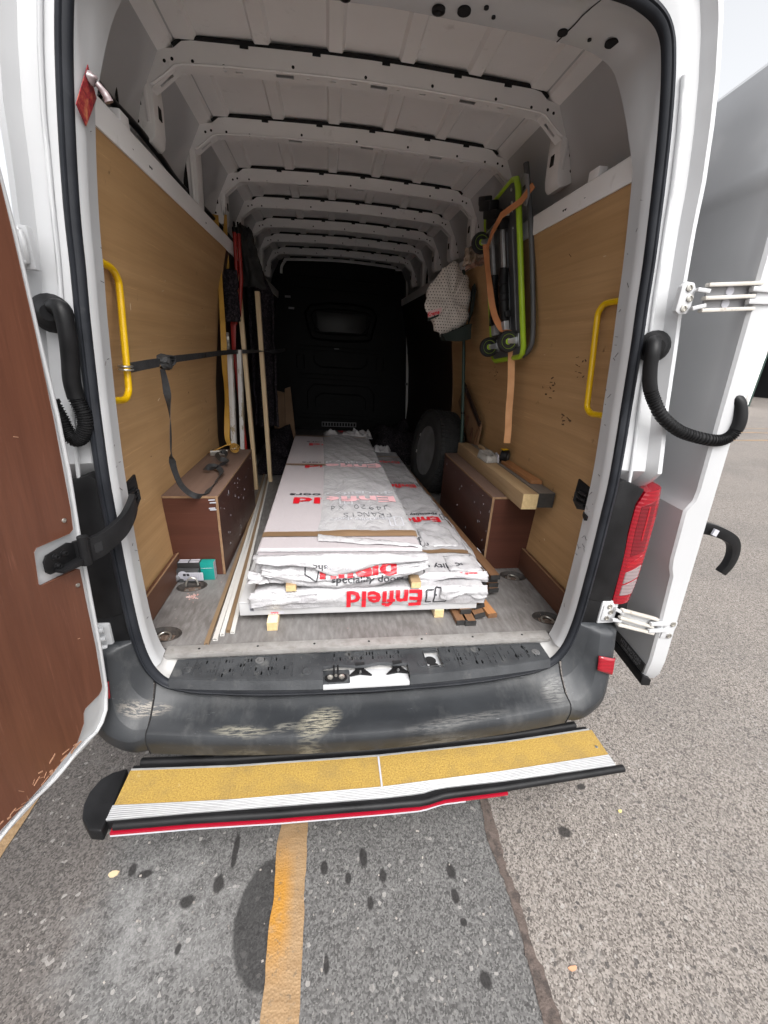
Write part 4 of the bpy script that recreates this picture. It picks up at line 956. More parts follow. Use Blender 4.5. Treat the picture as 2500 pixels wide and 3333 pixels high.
for s in (-1, 1):
    rows = []
    for i in range(25):
        k = i / 24; rows.append([V((p.x * s, p.y, p.z)) for p in (catm(t, k) for t in (IN, VAL, CRE, OU1, OU2, SID, UND))])
    b = MB().loft(rows, ring=False, cap=False)
    o = len(b.v) - 7; b.f.append(tuple(range(o, o + 7)))
    rows = None
    bb = b.build('bumper_corner', M['bumper'], van, smooth=24)
    md = bb.modifiers.new('sub', 'SUBSURF'); md.levels = 1; md.render_levels = 1
    # seam between centre and corner
    MB().tube([V((s * .7435, q.y, q.z)) + V((0, -.0005, .0003)) for q in bump_sec(.742)], .0022, 5).build('bumper_seam', M['hole'], van)
    # red reflector let into the corner
    rows = []
    for q in range(7):
        k = lerp(.645, .80, q / 6); c0, c1, c2 = catm(CRE, k), catm(OU1, k), catm(OU2, k); rr = []
        for f in (.0, .3, .6, .8, 1.0, 1.3):
            p = c0.lerp(c1, f) if f <= 1 else c1.lerp(c2, f - 1); rr.append(V((s * (p.x + .001), p.y - .0055, p.z)))
        rows.append(rr)
    ob = MB().loft(rows, ring=False, cap=False).build('reflector', M['lensred'], van, smooth=40); md = ob.modifiers.new('thickness', 'SOLIDIFY'); md.thickness = .006; md.offset = 0
    # pillar trim beside the lamp and the lamp cluster
    TR = [(.795, .677), (.815, .690), (.900, .656), (.882, .604), (.884, .50), (.897, .40), (.899, .30), (.900, .205), (.805, .225), (.795, .255), (.796, .45), (.793, .56)]
    tr = MB().prism([(s * x, z) for x, z in TR], (0, -.024, 0), (1, 0, 0), (0, 0, 1), (0, .045, 0)).build('pillar_trim', M['black'], van, bevel=.006)
    MB().prism([(s * x, z) for x, z in [(.793, .115), (.795, .252), (.900, .200), (.972, .208), (.985, .112)]], (0, -.020, 0), (1, 0, 0), (0, 0, 1), (0, .05, 0)).build('lower_trim', M['black'], van, bevel=.005)
    LX = [(.206, .902), (.30, .899), (.40, .896), (.50, .885), (.602, .884), (.65, .906)]; RX = [(.214, .966), (.29, .974), (.42, .975), (.56, .970), (.62, .964), (.664, .956)]
    def tpatch(name, m, l0, l1, r0, r1, par, dy=0, ua=0, ub=1):
        rows = []
        for j in range(9):
            t = j / 8; zl_, zr_ = lerp(l0, l1, t), lerp(r0, r1, t); xl0, xr0 = interp(LX, zl_), interp(RX, zr_); za, zb_ = zl_, zr_; xl, xr = lerp(xl0, xr0, ua), lerp(xl0, xr0, ub); zl_, zr_ = lerp(za, zb_, ua), lerp(za, zb_, ub); rr = [V((s * (xl - .002), .02, zl_)), V((s * xl, -.024, zl_))]
            for i in range(1, 9):
                f = lerp(ua, ub, i / 8); rr.append(V((s * lerp(xl0, xr0, f), -.028 - .010 * math.sin(f * 2.2) + .010 * f * f + dy, lerp(za, zb_, f))))
            rr += [V((s * (xr + .014), .0, zr_)), V((s * (xr + .022), .045, zr_))] if ub == 1 else [V((s * xr, .02, zr_)), V((s * (xr - .001), .025, zr_))]; rows.append(rr)
        return MB().loft(rows).build(name, m, par, smooth=40)
    tl = tpatch('tail_light', M['lensred'], .206, .648, .214, .664, van)
    tpatch('upper_lens', M['lensred_dark'], .40, .592, .435, .625, tl, -.0012, .12, .80)
    tpatch('brake_strip', M['lensbright'], .350, .366, .392, .425, tl, -.0022, .06, .86); tpatch('side_strip', M['lensbright'], .46, .585, .48, .61, tl, -.0025, .50, .58)
    tpatch('reverse_lens', M['lensclear'], .288, .334, .328, .376, tl, -.0022, .12, .90); tpatch('indicator_lens', M['lensclear'], .244, .280, .256, .318, tl, -.0022, .12, .90)
# row of tiny witness marks on the bumper lip
# ------------------------------------------------ rear step
stp = MB()
def sy(x, tab): return interp(tab, x)
TB = [(-.815, -.160), (-.48, -.177), (.02, -.182), (.5, -.168), (.865, -.142)]
TF = [(-.818, -.273), (-.46, -.288), (.02, -.291), (.45, -.274), (.877, -.248)]
TA = [(-.814, -.317), (-.59, -.318), (.02, -.328), (.15, -.325), (.21, -.313), (.45, -.309), (.869, -.290)]
TT = [(-.80, -.323), (-.57, -.326), (-.31, -.335), (.02, -.340), (.15, -.340), (.22, -.326), (.42, -.321), (.895, -.292)]
TR_ = [(-.79, -.139), (-.48, -.154), (.02, -.160), (.5, -.146), (.82, -.122)]
def strip(ta, tb, x0, x1, z0, z1, n=24, xe0=None, xe1=None, wob=None):
    rows = []
    for i in range(n + 1):
        x = lerp(x0, x1, i / n); xa = x; xb = x
        rows.append([(xa, sy(xa, ta), z0), (xb, sy(xb, tb), z0), (xb, sy(xb, tb), z1), (xa, sy(xa, ta), z1)])
    return MB().loft(rows)
step = strip(TR_, TT, -.81, .86, -.335, -.3045).build('rear_step', M['black'], van, smooth=30)
strip(TB, TF, -.812, .019, -.304, -.300, 20).build('tread', M['grit'], step)
t2 = strip(TB, TF, .026, .872, -.304, -.300, 20); t2.build('tread', M['grit'], step)
MB().box(.0195, .0255, -.291, -.182, -.304, -.2985).build('joint_strip', M['card_white'], step)
strip([(x, y + .006) for x, y in TB], TB, -.81, .862, -.304, -.2985, 20).build('rear_edge_strip', M['alu'], step)
al = strip(TF, TA, -.816, .872, -.3045, -.2995, 40).build('nosing', M['alu'], step)
for k in range(7):
    t = (k + .5) / 7
    tab = [(x, lerp(sy(x, TF), sy(x, TA), t)) for x in [-.816 + 1.688 * q / 40 for q in range(41)]]
    MB().tube([(x, y, -.2993) for x, y in tab], .0016, 4).build('ridge', M['alu'], al)
MB().tube([(x, sy(x, TT) - .004, -.312 - .004 * math.exp(-((x - .18) / .05) ** 2)) for x in [-.79 + 1.69 * k / 60 for k in range(61)]], .0125, 10).build('edge_rubber', M['black'], step, smooth=60)
strip([(x, y - .017) for x, y in TT], [(x, y + .010) for x, y in TT], -.80, .45, -.335, -.3262, 40).build('reflective_strip', mat('red reflective strip', rgb(.30, .006, .02), None, rough=.25), step)
strip([(x, y - .0185) for x, y in TT], [(x, y + .012) for x, y in TT], -.80, .30, -.3395, -.3355, 40).build('lower_lip', M['card_white'], step)
MB().tube([(x, sy(x, TR_) + .012, -.306) for x in [-.79 + 1.61 * k / 40 for k in range(41)]], .014, 10).build('rear_rubber', M['black'], step, smooth=60)
MB().prism([(-.824, -.150), (-.866, -.160), (-.895, -.182), (-.908, -.225), (-.905, -.262), (-.888, -.305), (-.852, -.342), (-.814, -.348), (-.816, -.25)], (0, 0, -.345), (1, 0, 0), (0, 1, 0), (0, 0, .046)).build('end_cap', M['black'], step, bevel=.007, segs=3)
MB().lathe([(.006, 0), (.006, .0015), (.003, .002), (.0005, .002)], (.845, -.215, -.2998), (0, 0, 1), 12).build('rivet', M['zinc'], step, smooth=40)

# ------------------------------------------------ left rear door
P0 = V((-.852, -.143, -.100)); DA = V((.0460, 0, .999)) * .92; DD = V((-.25, -.968, .0113)) * .92; DN = V((.967, -.25, -.0445))
def LD(u, v, w=0): return P0 + DD * u + DA * v + DN * w
out = [(-.013, 1.60), (-.026, 1.45), (-.034, 1.25), (-.046, 1.05), (-.048, .90), (-.041, .70), (-.040, .30), (-.034, .14), (-.018, .06), (.008, .012), (.05, .0), (.72, .0), (.78, .05), (.80, .20), (.80, 1.2), (.75, 1.85), (.69, 2.02), (.55, 2.08), (.12, 2.07), (.03, 1.98), (.0, 1.78)]
ld = MB().prism(out, P0 - DN * .062, DD, DA, DN * .060).build('rear_door', M['paint'], van, bevel=.010, segs=3)
inn = [(.012, 1.60), (.004, 1.45), (-.004, 1.25), (-.008, 1.05), (-.006, .80), (-.001, .738), (.011, .731), (.112, .735), (.122, .726), (.130, .636), (.122, .626), (.010, .617), (.002, .610), (.002, .50), (.0, .33), (.005, .172), (.010, .160), (.022, .152), (.078, .151), (.088, .140), (.094, .105), (.128, .063), (.242, .045), (.62, .045), (.69, .09), (.72, .22), (.74, 1.2), (.70, 1.82), (.63, 1.97), (.12, 1.99), (.03, 1.88)]
tag(MB().prism(inn, P0 + DN * .001, DD, DA, DN * .008).build('lining_panel', M['plyred'], ld), 'red brown plywood lining of the left rear door')
MB().tube([LD(u, v, .0085) for u, v in inn[:30]], .0012, 4).build('panel_edge', M['plyred'], ld)
# pressed lip round the door edge
MB().tube([LD(u + (.016 if i < 10 else 0), v + (.015 if i > 8 else 0), .000) for i, (u, v) in enumerate(out[:12])], .006, 8).build('door_lip', M['paint'], ld, smooth=60)
MB().tube([LD(lerp(.06, .70, k / 20), .018 + .006 * math.sin(k), .002) for k in range(21)], .006, 8).build('door_lip', M['paint'], ld, smooth=60)
for (u, v) in ((.021, .775), (.019, .568), (.60, .8), (.60, .3)):
    MB().lathe([(.006, 0), (.0055, .003), (.0025, .004), (.0006, .003)], LD(u, v, .009), DN, 12).build('screw', M['zinc'], ld, smooth=40)
mb = MB(); r_ = random.Random(4)
for i in range(46):
    u = r_.uniform(.12, .55); v = .05 + r_.random() ** 2 * .06; L = r_.uniform(.003, .013); an = r_.gauss(.1, .5)
    mb.obox(LD(u, v, .0092), DD * L * math.cos(an) + DA * L * math.sin(an), DA * r_.uniform(.0008, .003), DN * .0006)
for (u, v, L, an) in ((.05, .40, .004, .3), (.10, 1.02, .006, .3)): mb.obox(LD(u, v, .0092), DD * L * math.cos(an) + DA * L * math.sin(an), DA * .0008, DN * .0006)
tag(mb.build('chipped_wood', mat('torn pale fibres', rgb(.42, .24, .15), rgb(.34, .17, .10), 30, .8), ld), kind='stuff')
# check arm with bolted bracket
br = MB().prism([(.098, .705), (.108, .690), (.108, .660), (.098, .648), (.03, .640), (.006, .655), (.006, .700), (.03, .712)], LD(0, 0, .010), DD, DA, DN * .006).build('arm_bracket', M['black'], ld, bevel=.002)
MB().prism([(.085, .648), (.02, .640), (-.004, .650), (-.004, .658), (.085, .656)], LD(0, 0, .010), DD, DA, DN * .030).build('flange', M['black'], br, bevel=.002)
for (u, v) in ((.076, .692), (.050, .690), (.074, .664)): MB().lathe([(.0085, 0), (.0085, .003), (.0055, .003), (.0055, .010), (.004, .010), (.0035, .006), (.0003, .006)], LD(u, v, .016), DN, 14).build('bolt', M['black'], br, smooth=40)
MB().tube([LD(.004, .634, .035), LD(.002, .722, .035)], .013, 14).build('knuckle', M['black'], ld, smooth=60)
path = cr([LD(.002, .678, .038), (-.812, -.148, .511), (-.782, -.130, .516), (-.758, -.105, .527), (-.733, -.056, .550), (-.727, -.010, .575), (-.733, .030, .590)], 6)
rows = []
for i, p in enumerate(path):
    t = (path[min(i + 1, len(path) - 1)] - path[max(i - 1, 0)]).normalized(); nn = t.cross(V((0, 0, 1))).normalized(); k = i / (len(path) - 1)
    hh = lerp(.036, .026, k); rows.append([p + V((0, 0, -hh)) + nn * .008, p + V((0, 0, hh)) + nn * .008, p + V((0, 0, hh)) - nn * .008, p + V((0, 0, -hh)) - nn * .008])
MB().loft(rows).build('check_arm', M['black'], ld, bevel=.004)
i = 14; q = path[i]; t = (path[i + 1] - path[i - 1]).normalized(); nn = t.cross(V((0, 0, 1))).normalized()
if nn.y > 0: nn = -nn
MB().obox(q + nn * .0085, t * .010, V((0, 0, .013)), nn * .001).build('arm_slot', M['hole'], ld)

# hinges on the left
hb = MB().box(-.890, -.848, -.030, -.012, .095, .195).build('hinge', M['paint'], van, bevel=.005)
for z in (.112, .145, .178): MB().tube([(-.862, -.035, z), (-.905, -.045, z), (-.935, -.030, z)], .010, 8).build('hinge_knuckle', M['paint'], hb, smooth=60)
hb = MB().box(-.862, -.826, -.020, .004, 1.185, 1.275).build('hinge', M['paint'], van, bevel=.006)
for z in (1.20, 1.26): MB().tube([(-.842, -.024, z), (-.868, -.040, z), (-.89, -.030, z)], .010, 8).build('hinge_knuckle', M['paint'], hb, smooth=60)
MB().tube([(-.842, -.024, 1.20), (-.836, -.030, 1.215), (-.836, -.030, 1.245), (-.842, -.024, 1.26)], .008, 8).build('hinge_loop', M['paint'], hb, smooth=60)

# ------------------------------------------------ right rear door folded back along the side
RD = V((.12, .99, 0)).normalized(); RN = V((-.99, .12, 0)).normalized()
def rdx(z): return 1.128 - .0685 * (z + .1)
def roff(z): return interp([(-.18, 0), (.06, .002), (.33, .010), (.365, .022), (.40, .026), (.585, .027), (.625, .004), (.66, 0), (1.50, 0), (1.535, .010), (1.56, .010), (1.85, -.02)], z)
def RDp(u, z, w=0): return V((rdx(z), -.048, z)) + RD * u + RN * w
rows = []
zs = [-.178, -.172, -.13, -.06, .06, .20, .33, .365, .40, .50, .585, .605, .625, .66, .8, 1.0, 1.2, 1.4, 1.50, 1.515, 1.535, 1.56, 1.7, 1.78, 1.82, 1.835]
for z in zs:
    inset = .010 if z in (-.178, 1.835) else 0
    u0 = interp([(-.178, .045), (-.172, .030), (-.13, .010), (-.06, .0), (1.7, 0), (1.78, .02), (1.82, .07), (1.835, .13)], z)
    ub = interp([(-.178, .030), (-.13, .014), (-.06, .008), (1.8, .008)], z)
    w = roff(z) - inset
    rc = interp([(.66, 0), (.72, -.010), (1.70, -.010), (1.76, 0)], z)
    rows.append([RDp(u0 + .008, z, w), RDp(.058, z, w) if z > -.12 else RDp(u0 + .02, z, w), RDp(.080, z, w + rc), RDp(.20, z, w + rc), RDp(.45, z, w + rc), RDp(.72, z, w), RDp(.745, z, w - .02), RDp(.745, z, -.055), RDp(u0 + ub, z, -.066), RDp(u0, z, -.060), RDp(u0, z, w - .008)])
rd = MB().loft(rows).build('rear_door', M['paint'], van, smooth=30)
# pressed panel edge in the skin and lower strip with the dealer lettering
MB().obox(RDp(.30, -.112, .004), RD * .285, V((0, 0, .021)), RN * .003).build('dealer_sticker', M['card_black'], rd)
mb = MB()
def stk(x, y): return RDp(.032 + .0, -.112, .0085) + RD * (.155 - x) + V((0, 0, y))
for (s_, sz, y0, x0) in (('HTB MOTORS', .026, .000, .0), ('01992 447 447', .0125, -.015, .012)):
    vs_, fs = text2d(s_, sz, .0006); w_ = max(p[0] for p in vs_); k_ = .150 / w_
    mb.add([stk(x0 + x * k_ * (1 if y0 == 0 else .85), y + y0) for x, y in vs_], fs)
tag(mb.build('dealer_lettering', mat('grey lettering', rgb(.20, .20, .21), None, rough=.4), rd), None)
rows = [[RDp(u, -.141, .004), RDp(u, -.146, .011), RDp(u, -.182, .011), RDp(u, -.190, .004), RDp(u, -.19, -.03), RDp(u, -.16, -.03)] for u in (.004, .02, .2, .72)]
MB().loft(rows).build('door_strip', M['black'], rd, bevel=.003)
# right check arm sticking out of the folded door
pth = cr([RDp(.10, .485, -.06), (1.26, .06, .478), (1.33, .05, .462), (1.392, .045, .430), (1.425, .05, .378), (1.425, .05, .325), (1.405, .05, .283)], 6)
rows = []
for i, p in enumerate(pth):
    t = (pth[min(i + 1, len(pth) - 1)] - pth[max(i - 1, 0)]).normalized(); nn = V((0, 1, 0)); bb_ = t.cross(nn).normalized(); k = i / (len(pth) - 1); w_ = lerp(.024, .016, k)
    rows.append([p - nn * .015 - bb_ * w_, p + nn * .015 - bb_ * w_, p + nn * .015 + bb_ * w_, p - nn * .015 + bb_ * w_])
ca = MB().loft(rows).build('check_arm', M['black'], rd, bevel=.005)
MB().obox((1.285, .026, .472), (.010, 0, -.004), (0, .004, 0), (.003, 0, .012)).build('arm_slot', M['card_white'], ca)
# upper hinge
def flatbar(p, q, h, d, name, m, par, bev=.003): return MB().beam(p, q, d, h, (0, 0, 1)).build(name, m, par, bevel=bev)
worn = mat('worn white hinge paint', rgb(.54, .52, .49), rgb(.45, .42, .37), 18, .4, dirt=rgb(.12, .06, .03), dscale=22, dlo=.60, dhi=.72, damt=.7)
def hinge(zc, xb, zb, zt_, slope, plugs):
    h = MB().prism([(xb - .026, zb - .034), (xb - .012, zb - .042), (xb + .012, zb - .040), (xb + .020, zb - .02), (xb + .020, zb + .024), (xb + .010, zb + .040), (xb - .014, zb + .042), (xb - .026, zb + .03)], (0, -.030, 0), (1, 0, 0), (0, 0, 1), (0, .018, 0)).build('hinge', M['paint'], van, bevel=.005)
    for dz in (-.026, 0, .026): MB().lathe([(.0095, 0), (.0095, .004), (.006, .0045), (.0055, .002), (.0003, .002)], (xb + (-.004 if dz else .006), -.030, zb + dz), (0, -1, 0), 14).build('bolt', M['zinc'], h, smooth=40)
    x0, x1 = xb + .035, xb + .200
    def zz(x, o): return zb + o + slope * (x - xb)
    for o in (.030, -.003, -.034):
        MB().beam((x0, -.046, zz(x0, o)), (x1 - (.012 if o == -.003 else 0), -.046, zz(x1, o)), .018, .010).build('link_bar', worn, h, bevel=.003)
    MB().hexa([(x0 + .014, -.036, zz(x0, -.03)), (x1 - .02, -.036, zz(x1, -.03)), (x1 - .02, -.030, zz(x1, -.03)), (x0 + .014, -.030, zz(x0, -.03)), (x0 + .014, -.036, zz(x0, .026)), (x1 - .02, -.036, zz(x1, .026)), (x1 - .02, -.030, zz(x1, .026)), (x0 + .014, -.030, zz(x0, .026))]).build('link_web', M['greyplastic'] if plugs else M['paint'], h)
    if plugs:
        for (x, o) in ((xb + .118, .014), (xb + .116, -.018)): MB().lathe([(.013, 0), (.012, .002), (.0004, .0025)], (x, -.0365, zz(x, o)), (0, -1, 0), 18).build('plug', M['card_white'], h, smooth=40)
    for o in (.014, -.018):
        MB().beam((xb + .012, -.040, zb + o * 1.5), (x0 + .012, -.046, zz(x0, o * 1.1)), .014, .011).build('hinge_ear', M['paint'], h, bevel=.003)
        MB().beam((x1 - .030, -.050, zz(x1, o)), (x1 + .045, -.052, zz(x1, o * .9)), .016, .013).build('hinge_ear', M['paint'], h, bevel=.003)
    dx = x1 + .050
    dp = MB().prism([(dx - .020, zz(dx, -.040)), (dx + .030, zz(dx, -.042)), (dx + .036, zz(dx, .03)), (dx + .020, zz(dx, .042)), (dx - .016, zz(dx, .036))], (0, -.054, 0), (1, 0, 0), (0, 0, 1), (0, .008, 0)).build('hinge_plate', M['paint'], h, bevel=.004)
    for dz in (-.028, .026): MB().lathe([(.011, 0), (.011, .004), (.007, .005), (.0065, .003), (.0003, .003)], (dx + .014, -.054, zz(dx, dz)), (0, -1, 0), 14).build('bolt', M['zinc'], h, smooth=40)
    return h
hinge(0, .850, 1.226, 0, .09, True)
hinge(0, .895, .172, 0, -.30, False)
MB().box(.862, .930, -.026, -.004, .118, .218).build('hinge_pad', M['paint'], van, bevel=.005)

# ------------------------------------------------ cable conduits into the doors
def conduit(pts, c0, c1, boot, r=.0175):
    P = cr(pts, 26); n = len(P)
    def rad(t):
        if c0 < t < c1: return r * (1 + .10 * (1 if math.sin(t * n * 1.4) > 0 else -1))
        return r * 1.12
    b = MB().tube(P, rad, 14).build('cable_conduit', M['black'], van, smooth=28)
    for (p, ax, e) in boot:
        MB().lathe([(.045, -.004), (.045, .004), (.036, .012), (.024, .028), (.018, .036)], p, ax, 20).build('boot', M['black'], b, smooth=50)
    return b
conduit([(.815, .012, 1.098), (.792, -.018, 1.108), (.778, -.042, 1.085), (.782, -.045, 1.035), (.798, -.045, .985), (.822, -.045, .948), (.866, -.045, .900), (.930, -.045, .862), (.992, -.045, .843), (1.062, -.05, .832), (1.098, -.055, .838), (1.118, -.060, .862), (1.122, -.060, .90), (1.112, -.050, .945), (1.098, -.035, .965)], .30, .80, [((.815, .006, 1.098), (-.35, -1, 0), 0)])
conduit([(-.828, .012, 1.095), (-.805, -.018, 1.108), (-.782, -.036, 1.100), (-.778, -.040, 1.05), (-.786, -.036, .995), (-.795, -.034, .94), (-.794, -.032, .895), (-.786, -.032, .86), (-.787, -.032, .825), (-.803, -.032, .796), (-.822, -.032, .790), (-.835, -.034, .812), (-.842, -.036, .85), (-.852, -.04, .89)], .46, .98, [((-.828, .006, 1.095), (.35, -1, 0), 0)])

# ------------------------------------------------ yellow grab handles
for s, pts in ((-1, [(-.775, .108, 1.243), (-.787, .150, 1.246), (-.790, .225, 1.243), (-.790, .280, 1.236), (-.790, .308, 1.215), (-.790, .312, 1.18), (-.790, .285, 1.04), (-.790, .262, .915), (-.790, .252, .885), (-.790, .222, .866), (-.787, .170, .868), (-.780, .110, .876)]),
               (1, [(.775, .108, 1.232), (.785, .170, 1.234), (.790, .240, 1.234), (.790, .268, 1.228), (.790, .286, 1.206), (.790, .283, 1.17), (.790, .256, 1.03), (.790, .236, .92), (.790, .228, .888), (.790, .200, .872), (.787, .165, .872), (.780, .108, .878)])):
    MB().tube(cr(pts, 5), .0105, 12).build('grab_handle', M['yellow'], van, smooth=60)
# catches on the pillars
for s in (-1, 1):
    c_ = MB().prism([(.070, .628), (.150, .640), (.156, .552), (.120, .530), (.066, .545)], (s * .775, 0, 0), (0, 1, 0), (0, 0, 1), (-s * .008, 0, 0)).build('striker_catch', M['black'], van, bevel=.003)
    MB().box(min(s * .762, s * .768), max(s * .762, s * .768), .128, .146, .556, .590).build('catch_slot', M['hole'], c_)
    for z in (.60, .58, .56): MB().tube([(s * .764, .075, z), (s * .760, .10, z), (s * .764, .125, z)], .006, 6).build('catch_bar', M['black'], c_, smooth=60)
    MB().beam((s * .764, .065, .535), (s * .752, .03, .528), .012, .018).build('catch_tongue', M['black'], c_, bevel=.003)
# scuffs on the pillars' inner faces
mb = MB()
for i in range(44):
    s = rnd.choice((-1, 1, 1)); z = rnd.uniform(.0, 1.5); x = xA(max(.06, z)) - .0062; y = yA(z) + rnd.uniform(.03, .082); L = rnd.uniform(.001, .010); an = rnd.uniform(-1.2, 1.2)
    mb.obox((s * (x - .0008), y, z), (.0005, 0, 0), (0, L * math.cos(an), L * math.sin(an)), (0, -.0007 * math.sin(an), .0007 * math.cos(an)))
tag(mb.build('pillar_scuffs', mat('grey scuff', rgb(.13, .12, .12), None, rough=.7), van), kind='stuff')
# small door number plate behind the step is hidden; interior ends here

# ================================================================== THINGS IN THE LOAD BAY
# ---- wrapped door packs
def make_wr(seed, amp, x0, x1, y0, y1):
    """wrinkle height in metres over a pack's top"""
    def f(x, y):
        a = fbm(x * 3.5, y * 1.6, seed) * .8
        b = max(0, ridge(x * 4 + y * 3.2, y * 1.1 - x * 2, seed + 3) - .62) * 2.2
        c = max(0, ridge(x * 9 - y * 4.5, y * 4 + x * 4, seed + 8) - .6) * 1.1
        e = fbm(x * 26, y * 14, seed + 4, 2) * .22
        return amp * (a * .55 + b * .7 + c * .5 + e)
    return f
def pack(name, label, quad, z0, z1, seed, amp, m=None, r=.012, group='film wrapped door packs', bulge=.006, front_drop=0.0, cat='door pack'):
    """quad: FL, FR, BL, BR corners (x,y); returns thing and a surface function"""
    FL, FR, BL, BR = [V((p[0], p[1], 0)) for p in quad]
    wr = make_wr(seed, amp, 0, 0, 0, 0)
    def pos(u, t): return FL.lerp(FR, u).lerp(BL.lerp(BR, u), t)
    zt = z1 if callable(z1) else (lambda u, t: z1)
    root = thing(name, label, cat, tuple(pos(.5, 0) + V((0, 0, z0))), group)
    NX, NY = 46, 96
    def edge(u, t):
        """rounded shoulders"""
        dx = min(u, 1 - u) * (FR - FL).length; dy = min(t, 1 - t) * (BL - FL).length; k = 0
        for d in (dx, dy):
            if d < r: k += r - math.sqrt(max(0, r * r - (r - d) ** 2))
        return k
    def top(u, t):
        p = pos(u, t); return V((p.x, p.y, zt(u, t) - edge(u, t) + wr(p.x, p.y)))
    us = [0, .006, .014, .025] + [lerp(.04, .96, i / (NX - 8)) for i in range(NX - 7)] + [.975, .986, .994, 1]
    ts = [0, .002, .004, .008] + [lerp(.014, .985, i / (NY - 7)) for i in range(NY - 6)] + [.994, 1]
    mb = MB(); nu = len(us)
    for t in ts:
        for u in us: mb.v.append(top(u, t))
    for j in range(len(ts) - 1):
        for i in range(nu - 1): mb.f.append((j * nu + i, j * nu + i + 1, (j + 1) * nu + i + 1, (j + 1) * nu + i))
    # side walls
    def wall(line, out, nrows=5):
        rows = []
        for k in range(nrows):
            f = k / (nrows - 1); rw = []
            for q in line:
                z = lerp(q.z, z0, f); bl = bulge * math.sin(math.pi * min(1, f * 1.1)) + fbm(q.x * 9 + q.y * 5, z * 16, seed) * amp * 1.2 * (1 if 0 < f else 0)
                rw.append(V((q.x, q.y, z)) + out * bl)
            rows.append(rw)
        MB.loft(mb, rows, ring=False, cap=False)
    F = (FL - BL).normalized(); Rr = (FR - FL).normalized()
    wall([top(u, 0) for u in us], F, 7); wall([top(u, 1) for u in us], -F); wall([top(0, t) for t in ts], -Rr); wall([top(1, t) for t in ts], Rr)
    mb.build('film_wrap', m or M['film'], root, smooth=80)
    def surf(x, y, dz=.0016):
        # invert bilinear approximately
        t = (y - FL.lerp(FR, .5).y) / (BL.lerp(BR, .5).y - FL.lerp(FR, .5).y)
        for _ in range(3):
            a, b = FL.lerp(BL, t), FR.lerp(BR, t); u = (x - a.x) / (b.x - a.x); p = pos(u, t)
            t += (y - p.y) / (BL.lerp(BR, .5).y - FL.lerp(FR, .5).y)
        u_, t_ = min(1, max(0, u)), min(1, max(0, t)); return V((x, y, zt(u_, t_) - edge(u_, t_) + wr(x, y) + dz))
    def front(x, z, d=.002):
        p = FL.lerp(FR, min(1, max(0, (x - FL.x) / (FR.x - FL.x)))); f = (zt(.5, 0) - z) / (zt(.5, 0) - z0)
        bl = bulge * math.sin(math.pi * min(1, max(0, f) * 1.1)) + fbm(p.x * 9 + p.y * 5, z * 16, seed) * amp * 1.2
        return V((x, p.y, z)) + F * (bl + d)
    return root, surf, front

def logo_rect(mb, fn, x, y, w, h, s=.006):
    """door shaped mark: open frame with a leaf standing ajar"""
    def bar(p, q, th):
        p, q = V((p[0], p[1], 0)), V((q[0], q[1], 0)); d = (q - p).normalized(); nn = V((-d.y, d.x, 0)) * th / 2; k = 6
        for i in range(k):
            a, b = p.lerp(q, i / k), p.lerp(q, (i + 1) / k)
            mb.add([fn(*(a - nn).xy), fn(*(b - nn).xy), fn(*(b + nn).xy), fn(*(a + nn).xy)], [(0, 1, 2, 3)])
    bar((x, y), (x, y + h), s); bar((x, y + h), (x + w * .62, y + h), s); bar((x, y), (x + w * .55, y - h * .18), s)
    bar((x + w * .55, y - h * .18), (x + w * .62, y + h * .82), s); bar((x + w * .62, y + h * .82), (x + w * .62, y + h), s); bar((x + w * .66, y), (x + w, y), s); bar((x + w, y), (x + w, y + h), s); bar((x + w, y + h), (x + w * .72, y + h), s)
    for k in range(1): mb.add([fn(x + w * .52 + .004 * math.cos(a * .785), y + h * .38 + .004 * math.sin(a * .785)) for a in range(8)], [tuple(range(8))])

# bottom: white carton pack
root = thing('board_pack', 'plain white carton pack lying lowest in the stack on two pine battens', 'carton', (-.01, .21, .040), None)
bpk = MB().hexa([(-.502, .210, .040), (.474, .207, .040), (.470, 2.24, .040), (-.500, 2.24, .040), (-.502, .212, .100), (.474, .209, .100), (.470, 2.24, .100), (-.500, 2.24, .100)]).build('carton', M['boardwhite'], root, bevel=.004)
MB().tube([(-.500, .2115, .101), (.472, .2085, .101)], .0022, 6).build('carton_edge', M['boardwhite'], root, smooth=60)
lab = MB().box(-.462, -.444, .2085, .2095, .060, .090).build('barcode_label', M['card_white'], root)
mb = MB()
for k in range(9): mb.box(-.460, -.446, .2078, .2084, .062 + k * .003, .0632 + k * .003 + (.001 if k % 3 else 0))
tag(mb.build('barcode', M['ink'], lab), kind='stuff')
lab = MB().box(-.385, -.330, .2078, .2088, .044, .056).build('maker_label', M['card_white'], root)
mb = MB(); put_text(mb, 'Enfield', .011, lambda x, y: V((-.352 - x, .2074, .054 - y)), .0004); mb.build('print', M['inkred'], lab)

# lower wrapped pack, whole width, with big red print on its front
low, s_low, f_low = pack('wrapped_door_pack', 'full width wrapped pack on the white carton, big upside down red print on its front', ((-.445, .202), (.498, .199), (-.440, 2.26), (.49, 2.26)), .0750, .152, 11, .006, r=.016, bulge=.008)
mb = MB()
put_text(mb, 'Enfield', .097, lambda x, y: f_low(.232 - x * 1.22, .147 - y * 1.10, .004), .0026, maxlen=.012); mb.build('red_print', M['inkred'], low)
mb = MB(); logo_rect(mb, lambda x, y: f_low(.330 - x, .147 - y), 0, .0, .085, .060, .006); mb.build('door_mark', M['ink'], low)
